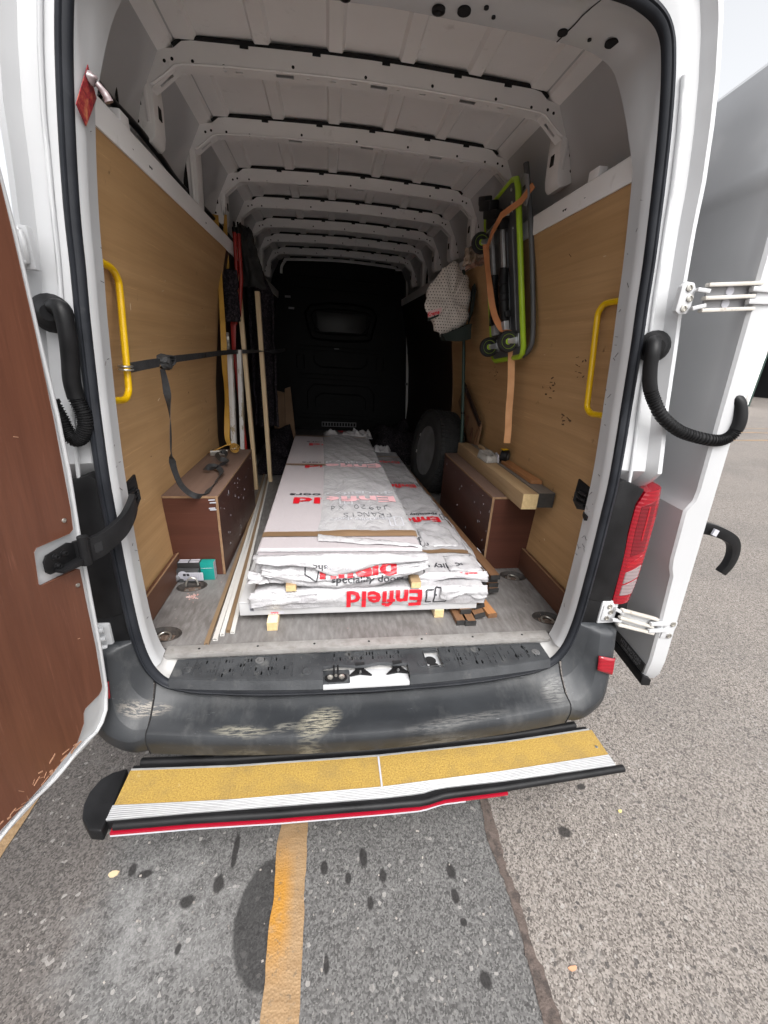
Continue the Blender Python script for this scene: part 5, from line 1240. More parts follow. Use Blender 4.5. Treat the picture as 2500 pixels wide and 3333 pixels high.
# loose plastic hanging over the pack's right end
def flap(name, x0, x1, ytop, zt0, zt1, drop, seed, par, m=None, amp=.010, yout=.02, nx=40, ny=12, saw=.0):
    def fn(u, w):
        x = lerp(x0, x1, u); zt = lerp(zt0, zt1, u) if not callable(zt0) else zt0(u); d = drop(u)
        z = zt - d * w + fbm(x * 14, seed, w * 2) * .004; y = ytop - yout * math.sin(min(1, w * 1.3) * math.pi * .55) + fbm(x * 11, w * 3, seed) * amp + ridge(x * 9 + w * 1.5, w * 2, seed) * amp * .4
        return (x + fbm(w * 3, x * 5, seed + 2) * .006, y, z)
    g = MB().grid(nx, ny, fn); o = g.build(name, m or M['film'], par, smooth=80)
    md = o.modifiers.new('thickness', 'SOLIDIFY'); md.thickness = .0006
    return fn
flap('film_flap', .30, .505, .196, .162, .160, lambda u: .048 + .012 * math.sin(u * 9), 21, low, amp=.008, yout=.012, nx=30)
flap('film_flap', -.458, -.20, .198, .150, .152, lambda u: .062 - .015 * u, 24, low, amp=.007, yout=.010, nx=26)

# right hand pack
rp, s_rp, f_rp = pack('wrapped_door_pack', 'film wrapped pack on the right of the stack with brown tape across its near end', ((-.14, .268), (.515, .262), (-.15, 2.43), (.452, 2.40)), .157, .186, 31, .010, r=.014)
mb = MB(); mk = MB(); mg = MB()
for (xr, yt, sz, bm_) in ((.428, 2.06, .085, 0), (.440, 1.44, .088, 0), (.460, .855, .095, 0)):
    put_text(mb, 'Enfield', sz, lambda x, y, xr=xr, yt=yt: s_rp(xr - x * 1.15, yt - y * 1.05, .0035), .003, maxlen=.02, clip=lambda x, y, xr=xr: xr - x > .235)
    put_text(mk, 'speciality doors', sz * .46, lambda x, y, xr=xr, yt=yt: s_rp(xr - x, yt + sz * .58 - y, .0035), .0006, maxlen=.02, clip=lambda x, y, xr=xr: xr - x > .235)
    logo_rect(mk, lambda x, y, xr=xr, yt=yt: s_rp(xr + .055 - x, yt + .04 - y), 0, 0, .045, .075, .005)
put_text(mb, 'Enfield', .085, lambda x, y: f_rp(.480 - x, .1865 - y * .38), .003, maxlen=.012)
put_text(mk, 'speciality doors', .052, lambda x, y: s_rp(.490 - x, .332 - y), .0008, maxlen=.02, clip=lambda x, y: .490 - x > .225)
logo_rect(mk, lambda x, y: s_rp(.32 - x, .585 - y), 0, 0, .055, .075, .006)
tag(mb.build('red_print', M['inkred'], rp), kind='stuff'); tag(mk.build('black_print', M['ink'], rp), kind='stuff')
def tape(par, surf, pts, w, name='tape', m=None, dz=.0042):
    n = 40; rows = []
    for i in range(n + 1):
        t = i / n; x = interp([(k, p[0]) for k, p in zip([j / (len(pts) - 1) for j in range(len(pts))], pts)], t); y = interp([(k, p[1]) for k, p in zip([j / (len(pts) - 1) for j in range(len(pts))], pts)], t)
        rows.append([surf(x, y - w / 2 + w * q / 3, dz) for q in range(4)])
    return MB().loft(rows, ring=False, cap=False).build(name, m or M['kraft'], par, smooth=80)
tape(rp, s_rp, [(.20, .436), (.30, .438), (.40, .447), (.512, .435)], .036)
tape(rp, s_rp, [(.18, 2.23), (.452, 2.20)], .03)
# loose film along the right edge and at the near end
def side_flap(par, seed, pts, wd, drop, nx=60):
    def fn(u, w):
        x = interp([(p[0], p[1]) for p in pts], u); y = lerp(pts[0][2], pts[-1][2], u)
        return (x + wd * w + fbm(y * 6, w, seed) * .010 + ridge(y * 5, w * 2, seed) * .006, y, .192 - drop * w ** 1.4 + fbm(y * 9, w * 3, seed) * .008)
    o = MB().grid(nx, 8, fn).build('film_flap', M['film'], par, smooth=80); o.modifiers.new('thickness', 'SOLIDIFY').thickness = .0006
side_flap(rp, 5, [(0, .492, .30), (.25, .490, .8), (.5, .472, 1.25), (.75, .450, 1.7), (1, .432, 2.1)], .055, .055)
flap('film_flap', .215, .525, .264, .192, .186, lambda u: .030 + .012 * math.sin(u * 7 + 1), 33, rp, amp=.008, yout=.020, nx=36)
def loose(par, x0, x1, y0, y1, z, seed, amp, m=None, nx=24, ny=16, slope=0):
    def fn(u, w):
        ed = min(1, 6 * min(u, 1 - u, w, 1 - w) + .12)
        x = lerp(x0, x1, u) + fbm(w * 3, seed) * .008; y = lerp(y0, y1, w) + fbm(u * 4, seed + 1) * .010
        return (x, y, z + slope * (x - x0) + abs(fbm(x * 9, y * 7, seed)) * amp * ed + max(0, ridge(x * 7 + y * 3, y * 5, seed) - .5) * amp * ed)
    o = MB().grid(nx, ny, fn).build('film_fold', m or M['film'], par, smooth=80); o.modifiers.new('thickness', 'SOLIDIFY').thickness = .0006
loose(rp, .36, .505, .27, .40, .190, 41, .020); loose(rp, .25, .40, 2.32, 2.50, .20, 46, .06); loose(rp, .30, .47, .50, .78, .190, 48, .018)

# left hand lower pack with slack plastic draped over its end
mp_, s_mp, f_mp = pack('wrapped_door_pack', 'slack wrapped pack under the topmost one, upright red and black print on its drape', ((-.440, .258), (.236, .250), (-.442, 2.40), (.20, 2.36)), .187, .247, 51, .004, r=.018)
tp, s_tp, f_tp = pack('wrapped_door_pack', 'topmost narrow film wrapped pack with handwriting and brown tape across it', ((-.424, .264), (.224, .250), (-.438, 2.44), (.188, 2.40)), .2475, lambda u, t: .309 + .010 * t, 61, .0012, m=M['film2'], r=.006, bulge=.002)
# draped film: sagging bag end
def sag(u): return .034 + .090 * math.sin(math.pi * (u * .92 + .04)) ** .8
def dfn(u, w):
    x = lerp(-.408, .246, u); top = lerp(.262, .286, u); d = sag(u)
    z = top - d * w + fbm(x * 12, w * 2.2, 71) * .006 * (.3 + w); y = .242 - .034 * math.sin(w * 2.6) - .012 * math.sin(math.pi * u) * w + fbm(x * 9, w * 4, 72) * .010 + (ridge(x * 5 + w * 2.4, w * 3, 73) - .5) * .008
    return V((x, y, z))
o = MB().grid(70, 26, dfn).build('film_drape', M['film'], mp_, smooth=80); o.modifiers.new('thickness', 'SOLIDIFY').thickness = .0007
def dsurf(x, z, d=-.003):
    u = (x + .408) / .654; u = min(1, max(0, u)); w = (lerp(.262, .286, u) - z) / sag(u); p = dfn(u, min(1.05, max(0, w))); return V((x, p.y + d, z))
mb = MB(); mk = MB()
put_text(mb, 'nfield', .115, lambda x, y: dsurf(-.190 + x * 1.24, .208 + y * .80 + (.022 if y > .06 else 0) * 0 + x * .06), .0042, maxlen=.010, clip=lambda x, y: y < .11 and (x > .085 or y < .03))
put_text(mk, 'speciality doors', .054, lambda x, y: dsurf(-.142 + x * .86, .188 + y * .8), .0010, maxlen=.010, clip=lambda x, y: x < .345)
for (p, q) in (((-.242, .255), (-.243, .222)), ((-.243, .222), (-.197, .196)), ((-.186, .250), (-.200, .194)), ((-.163, .246), (-.166, .206)), ((-.166, .206), (-.178, .206))):
    k = 8
    for i in range(k):
        a = V(p).lerp(V(q), i / k); b = V(p).lerp(V(q), (i + 1) / k); d = (b - a).normalized() if False else None
        nx_, nz_ = (.003, 0) if abs(p[0] - q[0]) < .03 else (0, .003)
        mk.add([dsurf(a.x - nx_, a.y - nz_), dsurf(b.x - nx_, b.y - nz_), dsurf(b.x + nx_, b.y + nz_), dsurf(a.x + nx_, a.y + nz_)], [(0, 1, 2, 3)])
mb.build('red_print', M['inkred'], mp_); mk.build('black_print', M['ink'], mp_)
# upper lip of the same plastic, torn open, with pale print inside and a red corner
def lip(u, w):
    x = lerp(-.425, .24, u); d = .018 + .050 * math.exp(-((u - .48) / .23) ** 2) + .006 * math.sin(u * 16)
    return V((x, .238 - .038 * math.sin(w * 2.2) + fbm(x * 10, w * 4, 81) * .008, .296 - d * w * 1.15 + fbm(x * 9, w * 2, 82) * .005))
o = MB().grid(60, 10, lip).build('film_lip', M['film'], mp_, smooth=80); o.modifiers.new('thickness', 'SOLIDIFY').thickness = .0007
def lsurf(x, z):
    u = min(1, max(0, (x + .425) / .665)); d = (.018 + .050 * math.exp(-((u - .48) / .23) ** 2) + .006 * math.sin(u * 16)) * 1.15; p = lip(u, min(1, max(0, (.296 - z) / d))); return V((x, p.y - .003, z))
mk = MB(); put_text(mk, 'shc', .048, lambda x, y: lsurf(-.155 - x * .9, .262 - y * .62 + x * .12), .0006, maxlen=.010); mk.build('black_print', M['ink'], mp_)
mb = MB()
for (x, z, w, h) in ((-.392, .262, .006, .016), (-.372, .268, .016, .004), (-.378, .258, .012, .004)): mb.add([dsurf(x, z), dsurf(x + w, z - .003), dsurf(x + w, z + h), dsurf(x, z + h)], [(0, 1, 2, 3)])
tag(mb.build('red_print', M['inkred'], mp_), kind='stuff')
mb = MB(); mq = MB()
for (x, w) in ((-.165, .006), (-.145, .005), (-.085, .005)):
    for i in range(6):
        z0, z1 = lerp(.293, .245, i / 6), lerp(.293, .245, (i + 1) / 6); mq.add([lsurf(x, z0), lsurf(x + w, z0), lsurf(x + w, z1), lsurf(x, z1)], [(0, 1, 2, 3)])
tag(mq.build('faint_print', M['inkpale'], mp_), kind='stuff')
flap('film_flap', -.462, -.26, .240, .222, .196, lambda u: .034 - .010 * u, 83, mp_, amp=.010, yout=.022, nx=26)
loose(mp_, -.462, -.38, .20, .30, .192, 85, .02, nx=12, ny=12)

# top pack: overlapping film sheet, prints, pen marks, tapes, label
mb = MB()
XS = lambda y: interp([(.36, -.206), (.55, -.187), (.9, -.179), (1.43, -.180), (2.5, -.202)], y)
n = 110
def wr2(x, y):
    k = (x - XS(y)) / .38; kk = min(1, max(0, k * 4))
    a = max(0, ridge(y * 1.5 + x * 3.6, x * 1.2, 91) - .55) * .016 + max(0, ridge(y * 3.4 + x * 6, x * 3 - y, 92) - .55) * .007 + abs(fbm(x * 14, y * 11, 93)) * .0035 + max(0, ridge(y * 7 - x * 3, x * 5, 95) - .7) * .006
    return a * kk
def sheet(u, w):
    y = lerp(.372, 2.42, w); x = lerp(XS(y), lerp(.222, .188, w) + .003, u); return s_tp(x, y, .002 + wr2(x, y))
MB().grid(44, 130, sheet).build('film_sheet', M['film'], tp, smooth=80)
def s_sh(x, y, dz=.0016): return s_tp(x, y, .0022 + dz + wr2(x, y))
mr = MB(); mk = MB(); mpale = MB(); mpr = MB()
for yt, sc in ((2.10, 1.0), (1.475, 1.0), (.835, 1.05)):
    sz = .132 * sc
    for clipf, fn_, tr, tk in ((lambda x, y, sz=sz: (.200 - x) < -.186, s_tp, mr, mk), (lambda x, y, sz=sz: (.200 - x) > -.176, s_sh, mpr, mpale)):
        if fn_ is s_sh and yt > 2: continue
        put_text(tr, 'Enfield', sz, lambda x, y, yt=yt, fn_=fn_: fn_(.200 - x * 1.44, yt - y * .86, .003), .0045, maxlen=.03, clip=lambda x, y, c=clipf: c(x * 1.44, y))
        put_text(tk, 'speciality doors', sz * .46, lambda x, y, yt=yt, fn_=fn_: fn_(.200 - x * 1.38, yt + .066 - y * .9, .003), .0012, maxlen=.03, clip=lambda x, y, c=clipf: c(x * 1.38, y))
for yt in (.80, .545): logo_rect(mpale, lambda x, y, yt=yt: s_sh(.185 - x + (-.22 if yt > .7 else 0), yt - y), 0, 0, .06, .085, .006)
put_text(mpale, 'speciality doors', .042, lambda x, y: s_sh(.120 - x, .545 - y), .0006, maxlen=.03)
mr.build('red_print', M['inkred'], tp); mk.build('black_print', M['ink'], tp); tag(mpale.build('faint_print', M['inkpale'], tp), kind='stuff'); tag(mpr.build('faint_red_print', M['inkredpale'], tp), kind='stuff')
# pen strokes
PEN = {'F': [[(0, 0), (0, 1), (.62, 1)], [(0, .52), (.5, .52)]], 'R': [[(0, 0), (0, 1), (.5, 1), (.6, .78), (.5, .55), (0, .5), (.65, 0)]], 'A': [[(0, 0), (.32, 1), (.66, 0)], [(.14, .38), (.5, .38)]], 'N': [[(0, 0), (.02, 1), (.6, 0), (.62, 1)]],
       'C': [[(.62, .86), (.35, 1), (.06, .7), (.06, .3), (.35, 0), (.64, .16)]], 'I': [[(.2, 0), (.2, 1)]], 'S': [[(.6, .88), (.3, 1), (.06, .78), (.3, .55), (.58, .3), (.35, 0), (.02, .12)]], 'J': [[(.5, 1), (.5, .25), (.3, 0), (.05, .15)]],
       '4': [[(.42, 0), (.42, 1), (0, .35), (.66, .35)]], '9': [[(.55, .75), (.3, 1), (.06, .75), (.3, .5), (.55, .72), (.5, .3), (.35, 0)]], '2': [[(.04, .8), (.3, 1), (.55, .75), (.04, 0), (.62, 0)]], '0': [[(.3, 0), (.05, .5), (.3, 1), (.58, .5), (.3, 0)]],
       'X': [[(0, 0), (.6, 1)], [(0, 1), (.6, 0)]], 'd': [[(.5, 1.1), (.5, 0)], [(.5, .5), (.25, .6), (.05, .3), (.25, 0), (.5, .15)]], ' ': []}
mb = MB()
def pen(txt, x0, y0, w, h):
    for i, ch in enumerate(txt):
        for st in PEN[ch]:
            pts = cr([V((x0 - (i + .0) * w - p[0] * w * 1.05 - .004 * math.sin(i * 3), y0 - p[1] * h + .006 * math.sin(i * 5), 0)) for p in st], 4) if len(st) > 2 else [V((x0 - i * w - p[0] * w * 1.05, y0 - p[1] * h, 0)) for p in st]
            mb.tube([s_sh(p.x, p.y, .0014) for p in pts], .0013, 4)
pen('FRANCIS', .140, .605, .034, .048); pen('J4920 Xd', .142, .700, .037, .050)
mb.build('handwriting', M['inkblue'], tp)
tape(tp, lambda x, y, dz: s_sh(x, y, dz) if y > .37 and x > XS(y) else s_tp(x, y, dz + .001), [(-.424, .388), (.226, .380)], .046)
tape(tp, lambda x, y, dz: s_tp(x, y, dz + .001), [(-.430, 1.466), (-.150, 1.464)], .034)
tape(tp, lambda x, y, dz: s_tp(x, y, dz + .002), [(-.437, 2.375), (.190, 2.335)], .034)
def flapfn(u, w):
    x = lerp(-.196, .224, u); y = lerp(interp([(0, .392), (.05, .372), (.3, .352), (1, .272)], u), lerp(.316, .252, u), w) + .003 * math.sin(u * 11) + fbm(u * 8, w, 3) * .004
    return s_tp(x, min(y, 2.4), .004 + .007 * math.sin(math.pi * w) + abs(fbm(x * 13, y * 20, 99)) * .006)
MB().grid(40, 8, flapfn).build('film_fold', M['film'], tp, smooth=80)
mb = MB(); rows = [[f_tp(x, z, .004) for z in (.2560, .2700)] for x in [lerp(-.372, -.245, k / 10) for k in range(11)]]
lb = MB().loft(rows, ring=False, cap=False).build('paper_label', M['card_white'], tp)
mb = MB(); put_text(mb, 'Enfield', .010, lambda x, y: f_tp(-.325 - x, .268 - y, .006), .0003); put_text(mb, '22.03', .010, lambda x, y: f_tp(-.252 - x, .268 - y, .006), .0003); mb.build('print', M['inkpale'], lb)
MB().tube([f_tp(lerp(-.424, .224, k / 30), .300, .003) for k in range(31)], .0025, 6).build('film_edge', M['film'], tp, smooth=60)
MB().tube([f_tp(lerp(-.424, .224, k / 30), .279, .004) for k in range(31)], .0022, 6).build('film_edge', M['film'], tp, smooth=60)
loose(tp, -.445, -.395, .245, .30, .268, 101, .03, nx=10, ny=10); loose(tp, .195, .250, .235, .30, .262, 102, .02, nx=10, ny=10)
# loose film at the far end of the stack
loose(tp, -.20, .20, 2.40, 2.62, .305, 103, .05, slope=.02); loose(tp, .06, .23, 2.36, 2.60, .31, 105, .09)
mb = MB(); put_text(mb, 'E', .09, lambda x, y: V((-.02 - x, 2.49 - y, .352)), .003); mb.build('red_print', M['inkred'], tp)

# pine packers between the layers
def batten(label, x0, x1, y0, y1, z0, z1, m='pine_y', grp='pine packers under and between the packs'):
    r_ = thing('pine_packer', label, 'wood packer', ((x0 + x1) / 2, y0, z0), grp)
    MB().box(x0, x1, y0, y1, z0, z1).build('batten', M[m], r_, bevel=.001); MB().box(x0 + .001, x1 - .001, y0 - .0006, y0 + .0004, z0 + .001, z1 - .001).build('end_grain', M['beam_end'], r_)
    return r_
batten('pine packer sticking out furthest over the floor from under the white carton', -.392, -.352, .160, 1.9, .001, .039)
batten('short pine packer under the right part of the white carton', .292, .332, .205, 1.9, .001, .039)
batten('pale yellow pine packer poking out at the left above the lower wrapped pack', -.317, -.277, .192, 1.2, .158, .186, 'beam')
batten('pale yellow pine packer poking out under the drape beside the right pack', .178, .218, .192, .262, .158, .186, 'beam')

# ---- white trims lying along the left side
grp = 'plastic trims lying along the left wheel box'
TRM = [('brown foiled trim lying furthest left and nearest the sill', (-.600, .085), (-.712, 2.60), .016, 'pvc_brown', .012), ('white plastic trim second from the left, its end near the sill', (-.575, .112), (-.705, 2.62), .018, 'pvc', .010), ('white plastic trim in the middle of the bundle', (-.556, .138), (-.697, 2.62), .016, 'pvc', .010),
       ('brown faced trim second from the right of the bundle', (-.538, .158), (-.688, 2.64), .016, 'pvc_brown', .011), ('white plastic trim on the right of the bundle', (-.520, .150), (-.679, 2.62), .016, 'pvc', .010)]
for i, (l, a, b, w, m_, h) in enumerate(TRM):
    t_ = thing('plastic_trim', l, 'trim', (a[0], a[1], .001), grp)
    A, B = V((a[0], a[1], 0)), V((b[0], b[1], 0)); d = (B - A).normalized(); sx = V((d.y, -d.x, 0)); rows = []
    for k in range(15):
        q = A.lerp(B, k / 14) + sx * .012 * math.sin(math.pi * k / 14) * (1 - i * .15)
        rows.append([q - sx * w / 2 + V((0, 0, .001)), q + sx * w / 2 + V((0, 0, .001)), q + sx * w / 2 + V((0, 0, h)), q + sx * w * .3 + V((0, 0, h)), q + sx * w * .3 + V((0, 0, .003)), q - sx * w * .3 + V((0, 0, .003)), q - sx * w * .3 + V((0, 0, h)), q - sx * w / 2 + V((0, 0, h))])
    MB().loft(rows).build('channel', M[m_], t_)
    rows = [[r_[7] + V((0, 0, .0005)), r_[2] + V((0, 0, .0005)), r_[2] + V((0, 0, .002)), r_[7] + V((0, 0, .002))] for r_ in rows]
    MB().loft(rows).build('face', M[m_], t_)

# ---- hardwood lengths with black ends on the right
grp = 'brown hardwood lengths beside the packs'
def timber(label, x, y, z, w, h, L, ang=0.0, roll=0.0, m='oak', tipm='blackend', dx=0.0):
    t_ = thing('timber_length', label, 'timber', (x, y, z), grp); t_.rotation_euler = (0, roll, ang)
    o = MB(); o.box(-w / 2, w / 2, 0, L, 0, h); o = o.v and o
    me_root = t_
    def local(mb, name, mm, bv=0):
        mb.v = [p + V(t_.location) for p in mb.v]; return mb.build(name, mm, t_, bevel=bv)
    local(MB().box(-w / 2, w / 2, .002, L, 0, h), 'length', M[m], .001); local(MB().box(-w / 2 - .0003, w / 2 + .0003, -.0008, .006, -.0003, h + .0003), 'painted_end', M[tipm])
rows_ = ('bottom', 'second', 'third', 'fourth', 'top')
for k in range(5):
    for j, xx in enumerate((.557, .610)):
        if k == 4 and j == 0: zz = .001 + k * .0205
        timber(f'black ended hardwood length, {rows_[k]} of the {"left" if j == 0 else "right"} column of the neat pile by the box', xx + .002 * ((k * 3 + j) % 3 - 1), .352 + .012 * ((k * 5 + j * 3) % 4) - (.03 if (k == 4 and j == 1) else 0), .001 + k * .0205 + (.004 if k == 4 and j == 1 else 0), .046, .0198, 1.75, .004 * ((k + j) % 3 - 1) + .055)
FAN = [('hardwood length nearest the sill, lowest left of the fanned pile', .397, .148, .001, .03, 0), ('hardwood length lying second lowest in the fanned pile', .432, .142, .001, .02, 0), ('hardwood length in the middle of the fan, on the two lowest ones', .425, .195, .0215, .04, 0), ('short black end at the top left of the fanned pile under the carton', .440, .225, .0425 - .021, .05, 0),
       ('twisted hardwood length on the right of the fan, upper one', .492, .215, .034, .05, -.25), ('twisted hardwood length on the right of the fan, lower one', .486, .180, .010, .05, -.22)]
for l, x, y, z, an, ro in FAN:
    if 'top left' in l: x = .478; y = .232; z = .0215
    timber(l, x, y, z, .046, .0198, 1.3, an, ro)
timber('paler hardwood length lying apart on the floor right of the fan', .545, .190, .001, .040, .018, 1.2, .10, 0, 'cedar', 'oak')
# paper strip folded over the neat pile
ps = thing('paper_strip', 'white paper strip lying over the hardwood pile beside the right box', 'paper', (.56, .60, .10))
MB().grid(14, 4, lambda u, w: (lerp(.50, .622, u), lerp(.575, .635, w) + .01 * u, .1075 + .003 * math.sin(u * 6) + .08 * max(0, .15 - u))).build('paper', M['card_white'], ps, smooth=60)

# ---- right wheel box: two beams, a board, brush and tape measure
def beam_thing(label, A, B, w, h, z, m, me_, name='timber_beam'):
    t_ = thing(name, label, 'timber', (A[0], A[1], z)); a, b = V((A[0], A[1], z + h / 2)), V((B[0], B[1], z + h / 2))
    MB().beam(a, b, w, h).build('beam', M[m], t_, bevel=.002); d = (b - a).normalized(); MB().beam(a - d * .0012, a + d * .001, w - .003, h - .003).build('end_grain', M[me_], t_)
beam_thing('pale sawn square beam overhanging the right wheel box', (.750, .436), (.768, 1.50), .074, .074, .4045, 'beam', 'beam_end')
beam_thing('dark grey square beam against the plywood on the right wheel box', (.838, .455), (.846, 1.48), .078, .072, .4045, 'beam_dark', 'beam_dend')
t_ = thing('cedar_board', 'thin orange board lying on the dark beam against the plywood', 'board', (.85, .57, .478))
MB().hexa([(.820, .590, .4775), (.874, .580, .4775), (.872, .97, .4775), (.822, .97, .4775), (.820, .590, .494), (.874, .580, .496), (.872, .97, .496), (.822, .97, .494)]).build('board', M['cedar'], t_, bevel=.002)
t_ = thing('dust_brush', 'pale bristled dust brush lying across the beams on the right box', 'brush', (.755, 1.0, .48))
MB().hexa([(.728, .95, .4795), (.800, .965, .4795), (.805, 1.10, .4795), (.722, 1.10, .4795), (.735, .962, .515), (.795, .972, .518), (.798, 1.10, .528), (.730, 1.10, .526)]).build('bristles', M['bristle'], t_, bevel=.008)
MB().hexa([(.798, .960, .480), (.806, .960, .480), (.812, 1.02, .480), (.802, 1.02, .480), (.796, .965, .522), (.804, .965, .522), (.810, 1.02, .528), (.800, 1.02, .528)]).build('ferrule', M['card_white'], t_, bevel=.002)
MB().tube([(.765, 1.09, .515), (.775, 1.15, .520), (.785, 1.24, .515)], .011, 8).build('handle', M['beam'], t_, smooth=60)
mb = MB(); r_ = random.Random(3)
for i in range(260):
    y = r_.uniform(.965, 1.09); x = r_.uniform(.728, .797); mb.beam((x, y, .515), (x + r_.gauss(-.003, .003), y - .012 + r_.gauss(0, .004), .526 + r_.gauss(0, .003)), .0012, .0012)
tag(mb.build('loose_bristles', M['bristle'], t_), kind='stuff')
t_ = thing('tape_measure', 'black tape measure with a yellow top leaning on the brush by the wall', 'tape measure', (.850, .98, .478))
MB().lathe([(.030, -.020), (.036, -.016), (.037, 0), (.036, .016), (.030, .020)], (.846, .985, .516), (.75, -.66, 0), 22).build('case', M['black'], t_, smooth=40)
MB().box(.826, .860, .978, 1.012, .549, .556).build('tape_lock', M['yellow'], t_, bevel=.002)
MB().lathe([(.020, 0), (.019, .002), (.0005, .002)], (.846 - .017, .985 - .015, .516) if False else (.861, .9715, .516), (.75, -.66, 0), 18).build('badge', M['darkgrey'], t_, smooth=40)

# ---- spare wheel leaning at the right wall
t_ = thing('spare_wheel', 'spare wheel with a silver steel rim standing against the right lining', 'wheel', (.675, 1.90, .0))
ax = V((-.985, -.12, .12)).normalized(); cw = V((.680, 1.90, .318)); WS = .91
ty = MB().lathe([(q0 * WS, q1 * WS) for q0, q1 in [(.205, .085), (.222, .104), (.255, .112), (.300, .108), (.330, .092), (.343, .070), (.346, 0), (.343, -.070), (.330, -.092), (.300, -.108), (.255, -.112), (.222, -.104), (.205, -.085)]], cw, ax, 56).build('tyre', M['tyre'], t_, smooth=40)
mb = MB()
e = V((0, 0, 1)); e = (e - ax * e.dot(ax)).normalized(); g_ = ax.cross(e)
for k in range(64):
    a = 6.2832 * k / 64; rd_ = e * math.cos(a) + g_ * math.sin(a); tg = e * -math.sin(a) + g_ * math.cos(a)
    for o_, w_ in ((-.076, .013), (-.044, .011), (-.014, .011), (.016, .011), (.046, .011), (.077, .013)):
        mb.obox(cw + rd_ * .3455 * WS + ax * (o_ + (.004 if k % 2 else -.004) * 0), ax * w_, tg * .0122, rd_ * .004)
tag(mb.build('tread_blocks', M['tyre'], ty), kind='stuff')
rm = MB().lathe([(q0 * WS, q1 * WS) for q0, q1 in [(.208, .092), (.204, .078), (.196, .070), (.190, .045), (.165, .040), (.150, .055), (.120, .075), (.085, .070), (.070, .045), (.030, .045), (.028, .02), (.001, .02)]], cw, ax, 48).build('rim', M['wheelsteel'], t_, smooth=35)
mb = MB()
for k in range(16):
    a = 6.2832 * k / 16; rd_ = e * math.cos(a) + g_ * math.sin(a); mb.disc(cw + rd_ * .177 * WS + ax * .0445 * WS, ax, .0145, .0018, 12)
for k in range(6):
    a = 6.2832 * k / 6; rd_ = e * math.cos(a) + g_ * math.sin(a); mb.disc(cw + rd_ * .052 * WS + ax * .0475 * WS, ax, .010, .0018, 10)
tag(mb.build('vent_holes', M['hole'], rm), kind='stuff')
for a in (-.5, .25): MB().obox(cw + (e * math.cos(a - 1.57) + g_ * math.sin(a - 1.57)) * .212 * -WS + ax * .093 * WS, ax * .003, e * .012, g_ * .005).build('balance_weight', M['zinc'], rm, bevel=.001)

# ---- small panel leaning on the right wall behind the box
t_ = thing('wood_panel', 'brown panel with pocket strips leaning on the right wall behind the box', 'panel', (.84, 1.6, .41))
PO = [V((.842, 1.40, .620)), V((.842, 1.83, .84)), V((.842, 1.95, .70)), V((.842, 1.52, .40)), V((.842, 1.44, .44))]
MB().prism([(p.y, p.z) for p in PO], (.848, 0, 0), (0, 1, 0), (0, 0, 1), (-.012, 0, 0)).build('board', M['hardboard'], t_, bevel=.002)
MB().beam(PO[0] + V((-.014, 0, 0)), PO[1] + V((-.014, 0, 0)), .03, .012, (1, 0, 0)).build('top_rail', M['dark_lining'], t_)
for k in (.25, .55): MB().beam(PO[0].lerp(PO[1], k) + V((-.016, .02, -.10)), PO[0].lerp(PO[1], k) + V((-.016, .035, -.20)), .02, .006, (1, 0, 0)).build('pocket_strip', M['kick'], t_)
MB().beam(PO[0] + V((-.014, .02, -.02)), PO[0] + V((-.014, .085, -.20)), .026, .010, (1, 0, 0)).build('end_rail', M['oak'], t_)
# ---- green rod
t_ = thing('green_rod', 'slim dark green rod standing in front of the right lining', 'rod', (.762, 1.56, .40))
MB().tube([(.700, 1.70, 1.54), (.742, 1.64, 1.05), (.768, 1.58, .62), (.772, 1.55, .42)], .011, 10).build('rod', M['green'], t_, smooth=60)
MB().tube([(.715, 1.715, 1.46), (.752, 1.66, 1.03)], .008, 8).build('brace', M['green'], t_, smooth=60)
MB().lathe([(.014, 0), (.014, .012)], (.765, 1.588, .66), (0, .05, 1), 12).build('ferrule', M['black'], t_, smooth=40)

# ---- folding platform trolley strapped to the right wall
tr = thing('platform_trolley', 'folded platform trolley with lime green edge and wheels strapped to the right wall', 'trolley', (.775, .80, 1.06))
TO = V((.782, .795, 1.055)); TV = V((-.118, .085, .715)); tvl = TV.length; TVn = TV / tvl; TU = V((0.02, 1, -.10)).normalized(); TW = TU.cross(TVn).normalized()
if TW.x > 0: TW = -TW
def T(u, v, w): return TO + TU * u + TVn * v + TW * w
UL = .40; VL = .735
rect = [(0.04, 0), (UL - .04, 0), (UL - .012, .012), (UL, .04), (UL, VL - .05), (UL - .015, VL - .015), (UL - .05, VL), (.05, VL), (.012, VL - .012), (0, VL - .05), (0, .04), (.012, .012)]
pt = MB().prism(rect, T(0, 0, 0), TU, TVn, TW * .016).build('platform', M['darkgrey'], tr, bevel=.003)
MB().tube([T(u, v, .008) for u, v in rect], .0135, 10, loop=True).build('bumper_edge', M['lime'], tr, smooth=60)
for u in (.05, .12, .20, .28, .35): MB().tube([T(u, .12, .017), T(u, VL - .18, .017)], .006, 6).build('rib', M['darkgrey'], pt, smooth=60)
for u in (.105, .235):
    MB().beam(T(u, .40, .045), T(u, .60, .045), .024, .014, TW).build('handle_tube', M['alu'], tr, bevel=.003)
    MB().tube([T(u - .004, .405, .045), T(u, .36, .048), T(u - .012, .32, .056), T(u - .014, .24, .058), T(u - .012, .175, .056)], lambda t: .024 - .006 * abs(t - .4), 10).build('grip', M['black'], tr, smooth=60)
    for v in (.33, .29, .26): MB().lathe([(.024, 0), (.026, .003), (.024, .006)], T(u - .013, v, .057), TVn, 12).build('grip_ring', M['black'], tr, smooth=40)
    MB().obox(T(u - .01, .148, .056), TU * .024, TVn * .024, TW * .014).build('tube_cap', M['alu'], tr, bevel=.006)
MB().obox(T(.17, .20, .05), TU * .11, TVn * .016, TW * .015).build('cross_handle', M['black'], tr, bevel=.006)
